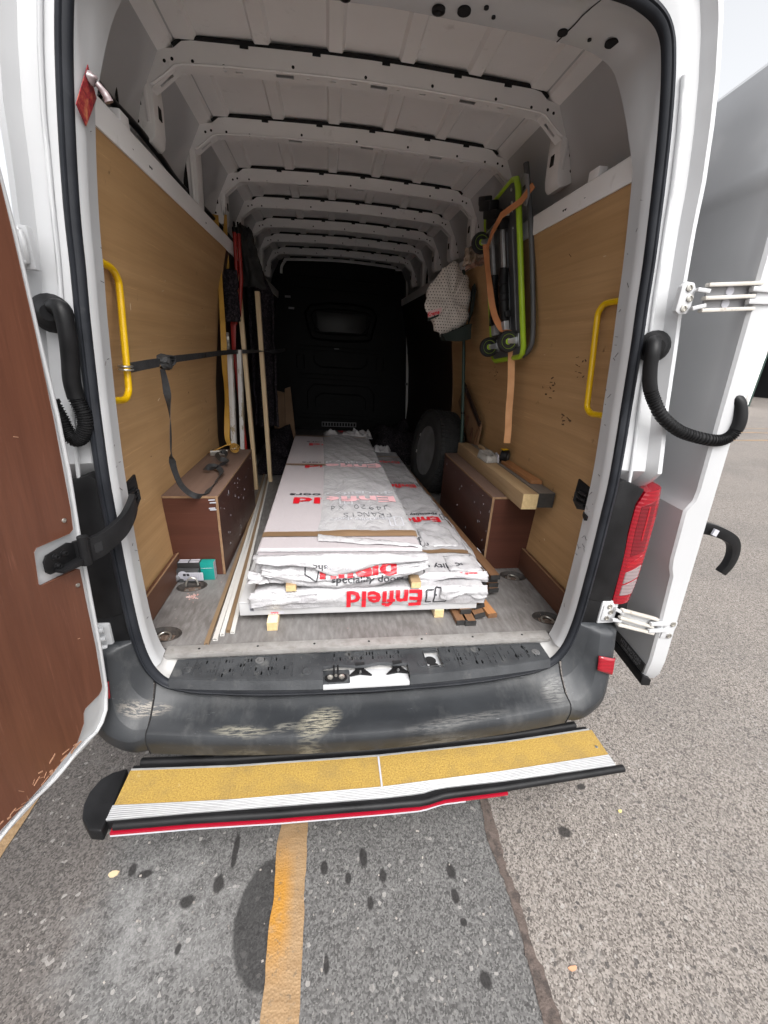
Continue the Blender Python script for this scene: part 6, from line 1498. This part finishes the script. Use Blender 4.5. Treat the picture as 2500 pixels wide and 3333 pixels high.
MB().tube([T(.10, .17, .05), T(.12, .34, .035), T(.20, .37, .035), T(.30, .33, .035), T(.32, .18, .04)], .012, 8).build('fold_bar', M['black'], tr, smooth=60)
for (u, v, a, b, c) in ((.16, .61, .09, .022, .022), (.21, .665, .085, .02, .020), (.26, .72, .075, .022, .024), (.30, .755, .05, .02, .02)):
    MB().obox(T(u, v, .045), (TU + TVn * .35).normalized() * a, (TVn - TU * .35).normalized() * b, TW * c).build('folding_joint', M['black'], tr, bevel=.008)
MB().tube([T(.03, .60, .04), T(.03, .60, .065), T(.25, .60, .065), T(.25, .60, .04)], .004, 8).build('clip_wire', M['zinc'], tr, smooth=60)
for (u, v) in ((.05, .70), (.05, .65), (.05, .62), (.05, .55)): MB().lathe([(.007, 0), (.006, .004), (.0005, .005)], T(u, v, .016), TW, 10).build('bolt', M['zinc'], tr, smooth=40)
for (u, v, ju) in ((.055, .075, 0), (.315, .075, 0), (.345, .585, .0)):
    c_ = T(u, v, .062); ax = TU
    w_ = MB().lathe([(.030, -.013), (.046, -.014), (.050, -.008), (.050, .008), (.046, .014), (.030, .013)], c_, ax, 26).build('castor', M['tyre'], tr, smooth=40)
    hubm = MB().lathe([(.001, -.011), (.012, -.015), (.020, -.009), (.028, -.009), (.034, -.0145), (.034, .0145), (.028, .009), (.020, .009), (.012, .015), (.001, .011)], c_, ax, 24).build('hub', M['lime'], w_, smooth=30)
    mb = MB()
    for k in range(6):
        a = 6.2832 * k / 6; d = TVn * math.cos(a) + TW * math.sin(a)
        mb.obox(c_ + d * .020, d * .010, d.cross(ax) * .0016, ax * .0125)
    mb.build('spokes', M['lime'], w_)
    for sd in (-1, 1):
        MB().prism([(-.010, -.004), (.010, -.004), (.016, .045), (-.016, .045)], c_ + ax * (.0165 * sd), TVn, -TW, ax * (.002 * sd)).build('fork', M['steel'], w_, bevel=.0008)
    MB().lathe([(.007, -.022), (.007, .022)], c_, ax, 10).build('axle_bolt', M['zinc'], w_, smooth=40)
    MB().obox(T(u, v, .020), TU * .036, TVn * .030, TW * .003).build('fork_plate', M['steel'], w_, bevel=.001)
MB().tube(cr([T(-.022, VL + .03, -.02), T(-.03, .60, -.028), T(-.034, .35, -.030), T(-.032, .10, -.026), T(-.020, .03, -.015), T(.05, .0, -.012)], 5), .012, 10).build('push_frame', M['darkgrey'], tr, smooth=60)
sp = MB().prism([(-.075, .63), (-.07, .705), (-.035, .725), (.0, .72), (.0, .62), (-.04, .60)], T(0, 0, -.01), TU, TVn, TW * .006).build('side_plate', M['greyplastic'], tr, bevel=.003)
MB().obox(T(-.032, .672, -.003), TU * .013, TVn * .007, TW * .001).build('slot', M['hole'], sp)

# ---- orange ratchet strap round the trolley with a hanging tail
st = thing('orange_strap', 'orange ratchet strap tied round the trolley, its tail hanging down the plywood', 'strap')
U_ = (0, 1, 0)
ptsA = [(T(-.085, .66, -.02), TVn), (T(-.03, .625, .012), TVn), (T(.03, .60, .075), TVn), (T(.12, .565, .085), TVn), (T(.215, .525, .080), TVn)]
MB().ribbon(ptsA, .026).build('webbing', M['webbing_orange'], st, smooth=40)
ptsB = cr([T(.222, .545, .082), T(.210, .46, .086), T(.19, .38, .088), T(.165, .28, .090), T(.135, .20, .086), T(.095, .135, .068), T(.055, .125, .050)], 5)
MB().ribbon([(p, V((.9, -.35, .0)) + TU * (.6 * math.sin(k * .22))) for k, p in enumerate(ptsB)], .030).build('webbing', M['webbing_orange'], st, smooth=40)
ptsC = cr([T(.10, .07, .022), (.772, .915, 1.0), (.783, .907, .90), (.790, .900, .78), (.797, .890, .69), (.80, .884, .612)], 5)
MB().ribbon([(p, (.95, -.30, .0)) for p in ptsC], .034).build('tail', mat('pale orange webbing', rgb(.68, .36, .17), rgb(.58, .29, .12), 20, .6, bump=.3, bscale=600), st, smooth=40)

# ---- spotted cloth bag and beige rag
bg_ = thing('cloth_bag', 'white dotted cloth bag with a dark green base hanging behind the trolley', 'bag', (.62, 1.6, 1.30))
OUT = [(.600, 1.560), (.540, 1.515), (.500, 1.475), (.474, 1.43), (.448, 1.358), (.455, 1.30), (.475, 1.250), (.505, 1.205), (.572, 1.141), (.640, 1.178), (.722, 1.219), (.735, 1.30), (.728, 1.40), (.708, 1.485), (.668, 1.50), (.640, 1.535)]
O2 = cr([V((x, 0, z)) for x, z in OUT], 3, True); O2 = [p + V((fbm(p.x * 30, p.z * 30, 4) * .012, 0, fbm(p.x * 30, p.z * 30, 9) * .012)) for p in O2]; cx_ = V((.60, 0, 1.34))
rows = []
for k, (sc, yy) in enumerate(((.25, -.050), (.5, -.048), (.72, -.040), (.9, -.022), (1.0, 0), (.85, .035), (.5, .05))):
    rows.append([cx_ + (p - cx_) * sc + V((0, 1.60 + yy + fbm(p.x * 9, p.z * 9, k * .15) * .030 + (ridge((cx_.x + (p.x - cx_.x) * sc) * 8 + p.z * 5, (cx_.z + (p.z - cx_.z) * sc) * 6, 3) - .5) * .040 * (1 if k < 4 else .3), 0)) for p in O2])
body = MB().loft(rows).build('bag_body', M['dots'], bg_, smooth=70)
MB().loft([[V((lerp(.560, .735, u), 1.535 + .02 * math.sin(u * 5), lerp(1.150, 1.225, u) - .002)), V((lerp(.585, .745, u), 1.535, lerp(1.118, 1.135, u ** .6) - .012 * math.sin(u * 3.1))), V((lerp(.585, .745, u), 1.66, lerp(1.118, 1.14, u))), V((lerp(.560, .735, u), 1.66, lerp(1.155, 1.225, u)))] for u in [k / 8 for k in range(9)]]).build('bag_base', M['greycloth'], bg_, smooth=50)
MB().loft([[(.722, 1.54, 1.22), (.742, 1.54, 1.30), (.748, 1.60, 1.29), (.735, 1.6, 1.20)], [(.735, 1.55, 1.45), (.752, 1.56, 1.42), (.755, 1.62, 1.40), (.74, 1.62, 1.44)]]).build('bag_side', M['greycloth'], bg_, smooth=50)
def bp(x, z): return V((.452 + x, 1.512 - .03 * x, z + x * .30 + 1.262))
MB().add([bp(.0, -.022), bp(.080, -.012), bp(.080, .016), bp(.0, .012)], [(0, 1, 2, 3)]).build('printed_band', mat('pink band', rgb(.62, .40, .40), None, rough=.8), bg_)
mb = MB(); mb.add([bp(.0, -.040) + V((0, -.001, 0)), bp(.066, -.030) + V((0, -.001, 0)), bp(.066, -.018) + V((0, -.001, 0)), bp(.0, -.026) + V((0, -.001, 0))], [(0, 1, 2, 3)]); mb.build('green_band', M['greycloth'], bg_)
mb = MB(); put_text(mb, 'y Kreme', .030, lambda x, y: bp(-.022 + x * .85, -.016 + y * 1.1) + V((0, -.002, 0)), .0012, clip=lambda x, y: x > .022); mb.build('red_print', M['inkred'], bg_)
t_ = thing('beige_rag', 'crumpled beige cloth tied above the dotted bag', 'cloth', (.70, 1.50, 1.56))
mb = MB()
MB().grid(26, 14, lambda u, w: (lerp(.615, .755, u), 1.45 + fbm(u * 4, w * 3, 8) * .05 - .03 * math.sin(w * 3), lerp(1.515, 1.600, w) + .045 * u + fbm(u * 6, w * 5, 2) * .012 - (.03 if w < .2 else 0) * u)).build('cloth', M['beige_cloth'], t_, smooth=70).modifiers.new('thickness', 'SOLIDIFY').thickness = .004
MB().grid(20, 5, lambda u, w: (lerp(.63, .745, u), 1.435 + fbm(u * 4, w * 3, 5) * .02, lerp(1.490, 1.515, w) + .05 * u + fbm(u * 8, 0, 4) * .008)).build('hem', mat('rusty hem', rgb(.33, .20, .15), None, rough=.9), t_, smooth=70).modifiers.new('thickness', 'SOLIDIFY').thickness = .003

# ---- dark felt blankets
def blanket(label, fn, nx, ny, loc, th=.012):
    t_ = thing('felt_blanket', label, 'blanket', loc, 'dark felt blankets')
    o = MB().grid(nx, ny, fn).build('felt', M['felt'], t_, smooth=80); o.modifiers.new('thickness', 'SOLIDIFY').thickness = th
    return t_
def hang(u, w):
    # u across, w from top to bottom
    x = lerp(-.735, -.545, u); z = lerp(1.70, .43, w); f = .05 * math.sin(u * 9 + w * 1.2) * (.4 + .6 * w) + fbm(u * 3, w * 4, 5) * .05
    if w < .25: x = lerp(lerp(-.72, -.655, u), x, w / .25); z -= .10 * u * (1 - w / .25)
    return (x + fbm(w * 5, u * 2, 4) * .012, 2.20 + f, z)
blanket('dark felt blanket hanging behind the two pale battens', hang, 36, 70, (-.64, 2.2, .43))
def hang2(u, w):
    x = lerp(-.80, -.715, u) + fbm(w * 3, 1) * .006; z = lerp(1.455 - .03 * abs(u - .8), 1.165, w); return (x - .004 * w, 1.765 - .035 * math.sin(u * 3.1) + fbm(u * 3, w * 4, 15) * .018, z)
blanket('small folded dark felt piece hung over the red clamp', hang2, 14, 30, (-.76, 1.76, 1.17), .018)
def lump(x0, x1, y0, y1, h, seed):
    def fn(u, w):
        e_ = min(1, 5 * min(u, 1 - u, w, 1 - w)); x = lerp(x0, x1, u); y = lerp(y0, y1, w)
        return (x, y, .014 + e_ * (h * (.6 + .5 * fbm(x * 3, y * 3, seed)) + max(0, ridge(x * 4 + y * 2, y * 3, seed) - .4) * h * .5))
    return fn
blanket('crumpled dark felt blanket on the floor at the far right end of the packs', lump(.22, .86, 2.62, 3.9, .26, 3), 40, 50, (.5, 3, .01))
blanket('crumpled dark felt blanket on the floor at the far left behind the battens', lump(-.78, -.47, 2.25, 3.2, .24, 6), 30, 40, (-.6, 2.6, .01))
t_ = thing('felt_bundle', 'black felt bundle hooked up under the roof on the left', 'blanket', (-.68, 2.2, 1.5))
MB().grid(16, 26, lambda u, w: (lerp(-.735, lerp(-.655, -.575, w), u) + fbm(w * 4, u, 3) * .015, 2.10 - .05 * math.sin(u * 3.1) + fbm(u * 3, w * 3, 9) * .04, lerp(1.765 - .03 * u, 1.40, w) + fbm(u * 4, w, 2) * .01)).build('felt', mat('black cloth', rgb(.012, .012, .012), rgb(.035, .034, .033), 12, .8, bump=.4, bscale=40), t_, smooth=80).modifiers.new('thickness', 'SOLIDIFY').thickness = .01

# ---- pale battens and painted boards standing on the left
def stick(name, label, cat, A, B, w, d, m, grp=None, side=None):
    t_ = thing(name, label, cat, A, grp); MB().beam(A, B, w, d, (0, 1, 0)).build('length', m, t_, bevel=.0015); return t_
g_p = 'pale planed battens standing on the left'
stick('pine_batten', 'taller pale planed batten standing left of the other one before the dark felt', 'batten', (-.702, 1.905, .0), (-.728, 1.90, 1.452), .026, .045, M['pine'], g_p)
stick('pine_batten', 'shorter pale planed batten standing to the right in front of the felt blanket', 'batten', (-.622, 2.10, .0), (-.640, 2.10, 1.378), .030, .044, M['pine'], g_p)
def painted():
    s = NT('flaking white paint on board'); co = s.coord((1, 1, .35)); f = s.noise(co, 14, 6, .7)
    s.setc(s.mix(s.ramp(f, .50, .53), rgb(.60, .58, .56), rgb(.34, .28, .19))); s.setr(.6); return s.m
pm = painted()
stick('painted_stile', 'white painted board standing just right of the yellow straps', 'board', (-.812, 1.70, .0), (-.772, 1.70, .985), .030, .05, pm, 'flaking painted boards')
stick('painted_stile', 'flaking white board standing behind the pale batten next to the wheel box', 'board', (-.775, 1.81, .0), (-.733, 1.80, 1.00), .026, .05, pm, 'flaking painted boards')
t_ = thing('brown_panel', 'dark brown boards standing far back on the left beyond the felt', 'panel', (-.6, 3.2, 0))
MB().hexa([(-.72, 3.2, .01), (-.60, 3.2, .01), (-.60, 3.24, .01), (-.72, 3.24, .01), (-.70, 3.26, .60), (-.60, 3.26, .58), (-.60, 3.30, .58), (-.70, 3.30, .60)]).build('board', M['hardboard'], t_)
MB().hexa([(-.595, 3.16, .01), (-.48, 3.16, .01), (-.48, 3.20, .01), (-.595, 3.2, .01), (-.595, 3.26, .62), (-.54, 3.26, .64), (-.54, 3.30, .64), (-.595, 3.30, .62)]).build('board', M['hardboard'], t_)

# ---- red sash clamp
t_ = thing('sash_clamp', 'long red clamp with two bars standing behind the yellow straps', 'clamp', (-.75, 1.8, 0))
MB().tube([(-.712, 1.81, 1.66), (-.717, 1.81, 1.42), (-.745, 1.80, 1.15)], .011, 8).build('bar', M['red'], t_, smooth=60)
MB().tube([(-.690, 1.82, 1.66), (-.693, 1.82, 1.42), (-.72, 1.82, 1.2)], .012, 8).build('bar', M['red'], t_, smooth=60)
MB().hexa([(-.781, 1.80, .99), (-.757, 1.80, .99), (-.757, 1.815, .99), (-.781, 1.815, .99), (-.776, 1.80, 1.18), (-.742, 1.80, 1.18), (-.742, 1.815, 1.18), (-.776, 1.815, 1.18)]).build('jaw', M['red'], t_, bevel=.004)
MB().tube([(-.768, 1.81, .98), (-.752, 1.82, .5), (-.735, 1.83, .01)], .013, 8).build('bar', M['red'], t_, smooth=60)
for x in (-.712, -.690): MB().lathe([(.014, 0), (.014, .03), (.006, .035), (.006, .06)], (x, 1.815, 1.655), (0, 0, 1), 10).build('clamp_head', M['black'], t_, smooth=40)

# ---- yellow ratchet straps hung from the rail
g_y = 'yellow ratchet straps on the left'
t_ = thing('yellow_strap', 'yellow webbing strap hanging furthest left down the edge of the plywood', 'strap', (-.78, 1.6, .4), g_y)
P_ = cr([(-.775, 1.63, 1.70), (-.772, 1.62, 1.60), (-.776, 1.615, 1.38), (-.783, 1.61, 1.10), (-.790, 1.60, .90), (-.788, 1.58, .74), (-.797, 1.565, .58), (-.803, 1.55, .47), (-.787, 1.535, .42)], 6)
MB().ribbon([(p, (1, .5 + 1.2 * math.sin(k * .16), 0)) for k, p in enumerate(P_)], .034).build('webbing', M['webbing_yellow'], t_, smooth=40)
rb_ = MB().obox((-.772, 1.655, 1.048), (.011, 0, 0), (0, .012, 0), (0, 0, .05)).build('ratchet', M['zinc'], t_, bevel=.003)
for z in (1.085, 1.045, 1.01): MB().lathe([(.010, -.014), (.010, .014)], (-.775, 1.64, z), (1, 0, 0), 10).build('pin', M['steel'], rb_, smooth=40)
t_ = thing('yellow_strap', 'wider yellow strap with a green patch hanging from a hook under the roof', 'strap', (-.76, 1.75, 1.4), g_y)
P_ = cr([(-.746, 1.76, 1.735), (-.752, 1.755, 1.66), (-.760, 1.75, 1.58), (-.764, 1.75, 1.48), (-.772, 1.75, 1.40)], 5)
w_ = [.014, .022, .030, .036, .038]
rows = []
for k, p in enumerate(P_):
    w = interp([(i / 4, a) for i, a in enumerate(w_)], k / (len(P_) - 1)); rows.append([p - V((w / 2, 0, 0)), p + V((w / 2, 0, 0)), p + V((w / 2, .004, 0)), p + V((-w / 2, .004, 0))])
wb = MB().loft(rows).build('webbing', M['webbing_yellow'], t_, smooth=40)
MB().box(-.776, -.742, 1.744, 1.749, 1.565, 1.605).build('green_patch', mat('teal patch', rgb(.05, .12, .11), None, rough=.7), t_)
MB().tube([(-.748, 1.76, 1.735), (-.742, 1.765, 1.765), (-.752, 1.77, 1.785), (-.760, 1.765, 1.77), (-.755, 1.76, 1.73)], .004, 8).build('hook', M['steel'], t_, smooth=60)

# ---- ratchet buckle with yellow webbing on the left box
t_ = thing('ratchet_buckle', 'silver ratchet buckle with a coil of yellow webbing lying on the left box', 'ratchet strap', (-.78, 1.36, .404), g_y)
def RB(u, v, w): return V((-.860, 1.33, .405)) + V((.155, .055, 0)).normalized() * u + V((-.055, .155, 0)).normalized() * v + V((0, 0, w))
rb_ = MB().hexa([RB(0, -.018, .0), RB(.085, -.022, 0), RB(.085, .022, 0), RB(0, .018, 0), RB(0, -.018, .012), RB(.085, -.022, .022), RB(.085, .022, .022), RB(0, .018, .012)]).build('ratchet', M['zinc'], t_, bevel=.004)
for u in (.012, .045, .072): MB().lathe([(.008, -.026), (.008, .026)], RB(u, 0, .018), RB(0, 1, 0) - RB(0, 0, 0), 12).build('pin', M['steel'], rb_, smooth=40)
MB().obox(RB(.05, -.024, .022), (RB(1, 0, 0) - RB(0, 0, 0)) * .05, (RB(0, 1, 0) - RB(0, 0, 0)) * .003, V((0, 0, .010))).build('lever', M['zinc'], rb_, bevel=.002)
co = []
for k in range(46):
    a = k * .36; r_ = .030 - .0005 * k; co.append((RB(.145, 0, .034) + (RB(1, 0, 0) - RB(0, 0, 0)) * math.cos(a) * r_ + V((0, 0, math.sin(a) * r_ * .95)), RB(0, 1, 0) - RB(0, 0, 0)))
MB().ribbon(co, .036, .0012).build('coil', M['webbing_yellow'], t_, smooth=40)
MB().ribbon([(RB(0, .0, .016), (0, 1, 0)), (RB(.05, .015, .034), (0, 1, .1)), (RB(.10, .01, .055), (0, 1, 0)), (RB(.145, 0, .066), (0, 1, 0))], .020).build('webbing', M['webbing_yellow'], t_, smooth=40)
# ---- yellow webbing tail of the wall strap ends here

# ---- black strap from the left grab handle
t_ = thing('black_strap', 'black webbing strap hooked on the left grab handle, knotted and trailing onto the box', 'strap', (-.79, .26, .95))
for dz in (0, .010): MB().tube([(-.790 + .019 * math.cos(a), .262 + .004 * math.sin(a) * 0 + .022 * math.sin(a), .952 + dz) for a in [6.2832 * k / 14 for k in range(14)]], .0035, 8, loop=True).build('hook', M['zinc'], t_, smooth=60)
MB().ribbon([((-.780, .275, .958), (0, 0, 1)), ((-.772, .34, .962), (0, 0, 1)), ((-.762, .42, .966), (.1, 0, 1)), ((-.758, .46, .968), (.2, 0, 1))], .030).build('webbing', M['webbing_black'], t_, smooth=40)
P_ = cr([(-.752, .50, .972), (-.757, .60, .975), (-.760, .75, .976), (-.762, 1.1, .980), (-.765, 1.45, .984), (-.735, 1.80, .988), (-.690, 1.86, .99), (-.60, 2.06, .992), (-.56, 2.10, .992), (-.535, 2.3, .995), (-.54, 2.9, 1.0)], 5)
MB().ribbon([(p, (0, .25 + .75 * math.sin(1.2 + k * .18), 1.0 * math.cos(k * .13) + .25)) for k, p in enumerate(P_)], .026).build('webbing', M['webbing_black'], t_, smooth=40)
kb = []
for k in range(40):
    a = k * .42; kb.append((V((-.752 + .012 * math.sin(k * .9), .515 + .034 * math.cos(a), .966 + .020 * math.sin(a) + .006 * math.sin(k * .5))), (1, .3 * math.sin(k), .3 * math.cos(k * .7))))
MB().ribbon(kb, .030, .0014).build('knot', M['webbing_black'], t_, smooth=40)
MB().lathe([(.006, -.018), (.024, -.014), (.028, 0), (.024, .014), (.006, .018)], (-.752, .51, .966), (1, .1, .2), 12).build('knot_core', M['webbing_black'], t_, smooth=60)
P_ = cr([(-.758, .480, .945), (-.757, .487, .90), (-.758, .494, .84), (-.760, .492, .76), (-.764, .486, .70), (-.772, .488, .63), (-.778, .508, .56), (-.770, .535, .48), (-.748, .565, .43), (-.722, .590, .4075), (-.700, .625, .4070), (-.702, .70, .408), (-.695, .78, .409), (-.690, .86, .410), (-.702, .93, .412), (-.735, .985, .420), (-.772, .985, .424), (-.790, .96, .420), (-.770, .94, .425), (-.740, .96, .420), (-.718, 1.02, .424), (-.700, 1.06, .422), (-.715, 1.10, .425), (-.745, 1.11, .430), (-.762, 1.14, .432), (-.790, 1.22, .430), (-.78, 1.27, .432), (-.750, 1.26, .428), (-.735, 1.20, .424), (-.74, 1.14, .42)], 5)
rb = []
for k, p in enumerate(P_):
    s_ = k / (len(P_) - 1)
    d = V((.3 + .2 * math.sin(k * .21), 1.0 * math.cos(k * .17), .15)) if s_ < .30 else V((.9, .2, .75 + .5 * math.sin(k * .33)))
    rb.append((p + V((0, 0, .012 if s_ > .42 else 0)), d))
MB().ribbon(rb, .026, .0011).build('tail', M['webbing_black'], t_, smooth=40)

# ---- small cartons in the left rear corner
def carton(label, c, hx, hy, hz, m, ang=0, name='carton', cat='box'):
    t_ = thing(name, label, cat, (c[0], c[1], c[2])); e1_ = V((math.cos(ang), math.sin(ang), 0)); e2_ = V((-math.sin(ang), math.cos(ang), 0))
    MB().obox(V(c) + V((0, 0, hz)), e1_ * hx, e2_ * hy, (0, 0, hz)).build('box', m, t_, bevel=.001); return t_, e1_, e2_
k_, a1, a2 = carton('black carton with four white panels on its top by the left kick board', (-.795, .580, .001), .050, .018, .045, M['card_black'])
for i in (-1, 1):
    for j in (-1, 1): MB().obox((-.795 + i * .024, .580 + j * .0095, .0915), (.021, 0, 0), (0, .0062, 0), (0, 0, .0006)).build('label_panel', M['card_white'], k_)
k_, a1, a2 = carton('teal carton with a pale edge standing between the black carton and the wheel box', (-.714, .578, .001), .030, .019, .045, M['teal'])
MB().box(-.6842, -.6835, .560, .597, .004, .090).build('side_label', M['card_white'], k_)
MB().box(-.742, -.690, .5584, .5592, .062, .064).build('pale_band', M['card_white'], k_)
k_, a1, a2 = carton('clear fronted pack with a white label card standing before the black and teal cartons', (-.800, .548, .001), .052, .008, .033, M['darkgrey'], -.04, 'blister_pack', 'pack')
lc = MB().obox((-.772, .5365, .033), a1 * .045, a2 * .0008, (0, 0, .021)).build('label_card', M['card_white'], k_, bevel=.0005)
for i, x in enumerate((-.038, -.022)): MB().obox(V((-.772, .5352, .042)) + a1 * x, a1 * .006, a2 * .0005, (0, 0, .006)).build('symbol', M['ink'], lc)
mb = MB()
for r__ in range(6):
    for q in range(5): mb.obox(V((-.772, .5354, .046 - r__ * .006)) + a1 * (-.006 + q * .010 + .001 * (r__ % 2)), a1 * (.004 - .0006 * ((q + r__) % 3)), a2 * .0004, (0, 0, .0009))
for r__ in range(3): mb.obox(V((-.772, .5354, .030 - r__ * .005)) + a1 * -.030, a1 * .012, a2 * .0004, (0, 0, .0009))
tag(mb.build('small_print', mat('pale grey print', rgb(.30, .30, .36), None), lc), kind='stuff')
MB().lathe([(.019, -.0004), (.021, 0), (.019, .0004), (.017, 0)], (-.818, .5385, .040), (0, 1, 0), 24).build('ring_print', M['card_white'], k_, smooth=60)
t_ = thing('clear_tube', 'clear grey plastic tube lying by the kick board left of the label card', 'tube', (-.85, .54, .01))
MB().tube([(-.852, .530, .026), (-.838, .560, .026)], .016, 12).build('tube', M['greyplastic'], t_, smooth=60)
# crumbs on the floor
mb = MB(); r_ = random.Random(8)
for i in range(60):
    x, y = (r_.gauss(-.745, .014), r_.gauss(.415, .022)) if i < 34 else (r_.uniform(-.8, .8), r_.uniform(.1, .55)); a = r_.uniform(.001, .004) if i < 34 else r_.uniform(.0006, .0018)
    mb.obox((x, y, .001 + a * .3), (a, a * .3, 0), (-a * .3, a * .8, 0), (0, 0, a * .4))
tag(mb.build('red_crumbs', mat('pink plaster crumbs', rgb(.40, .16, .13), rgb(.60, .5, .48), 60, .8, rand=False), None), kind='stuff')

# ---- red card on a sucker high on the left pillar
t_ = thing('hanging_card', 'red picture card held by a clear sucker on the left pillar', 'card', (-.688, .06, 1.55))
C4 = [(-.678, .074, 1.606), (-.692, .018, 1.514), (-.696, .056, 1.490), (-.685, .108, 1.562)]
MB().add([V(p) for p in C4] + [V(p) + V((-.0015, 0, 0)) for p in C4], [(0, 1, 2, 3), (7, 6, 5, 4), (0, 4, 5, 1), (1, 5, 6, 2), (2, 6, 7, 3), (3, 7, 4, 0)]).build('card', M['art'], t_)
MB().lathe([(.014, 0), (.012, .004), (.005, .009), (.004, .014), (.0005, .015)], (-.678, .078, 1.585), (1, -.3, .1), 16).build('sucker', M['lensclear'], t_, smooth=50)
MB().tube([(-.668, .080, 1.578), (-.656, .085, 1.564), (-.651, .088, 1.550)], lambda t: .006 + .004 * t, 10).build('clip', M['lensclear'], t_, smooth=60)
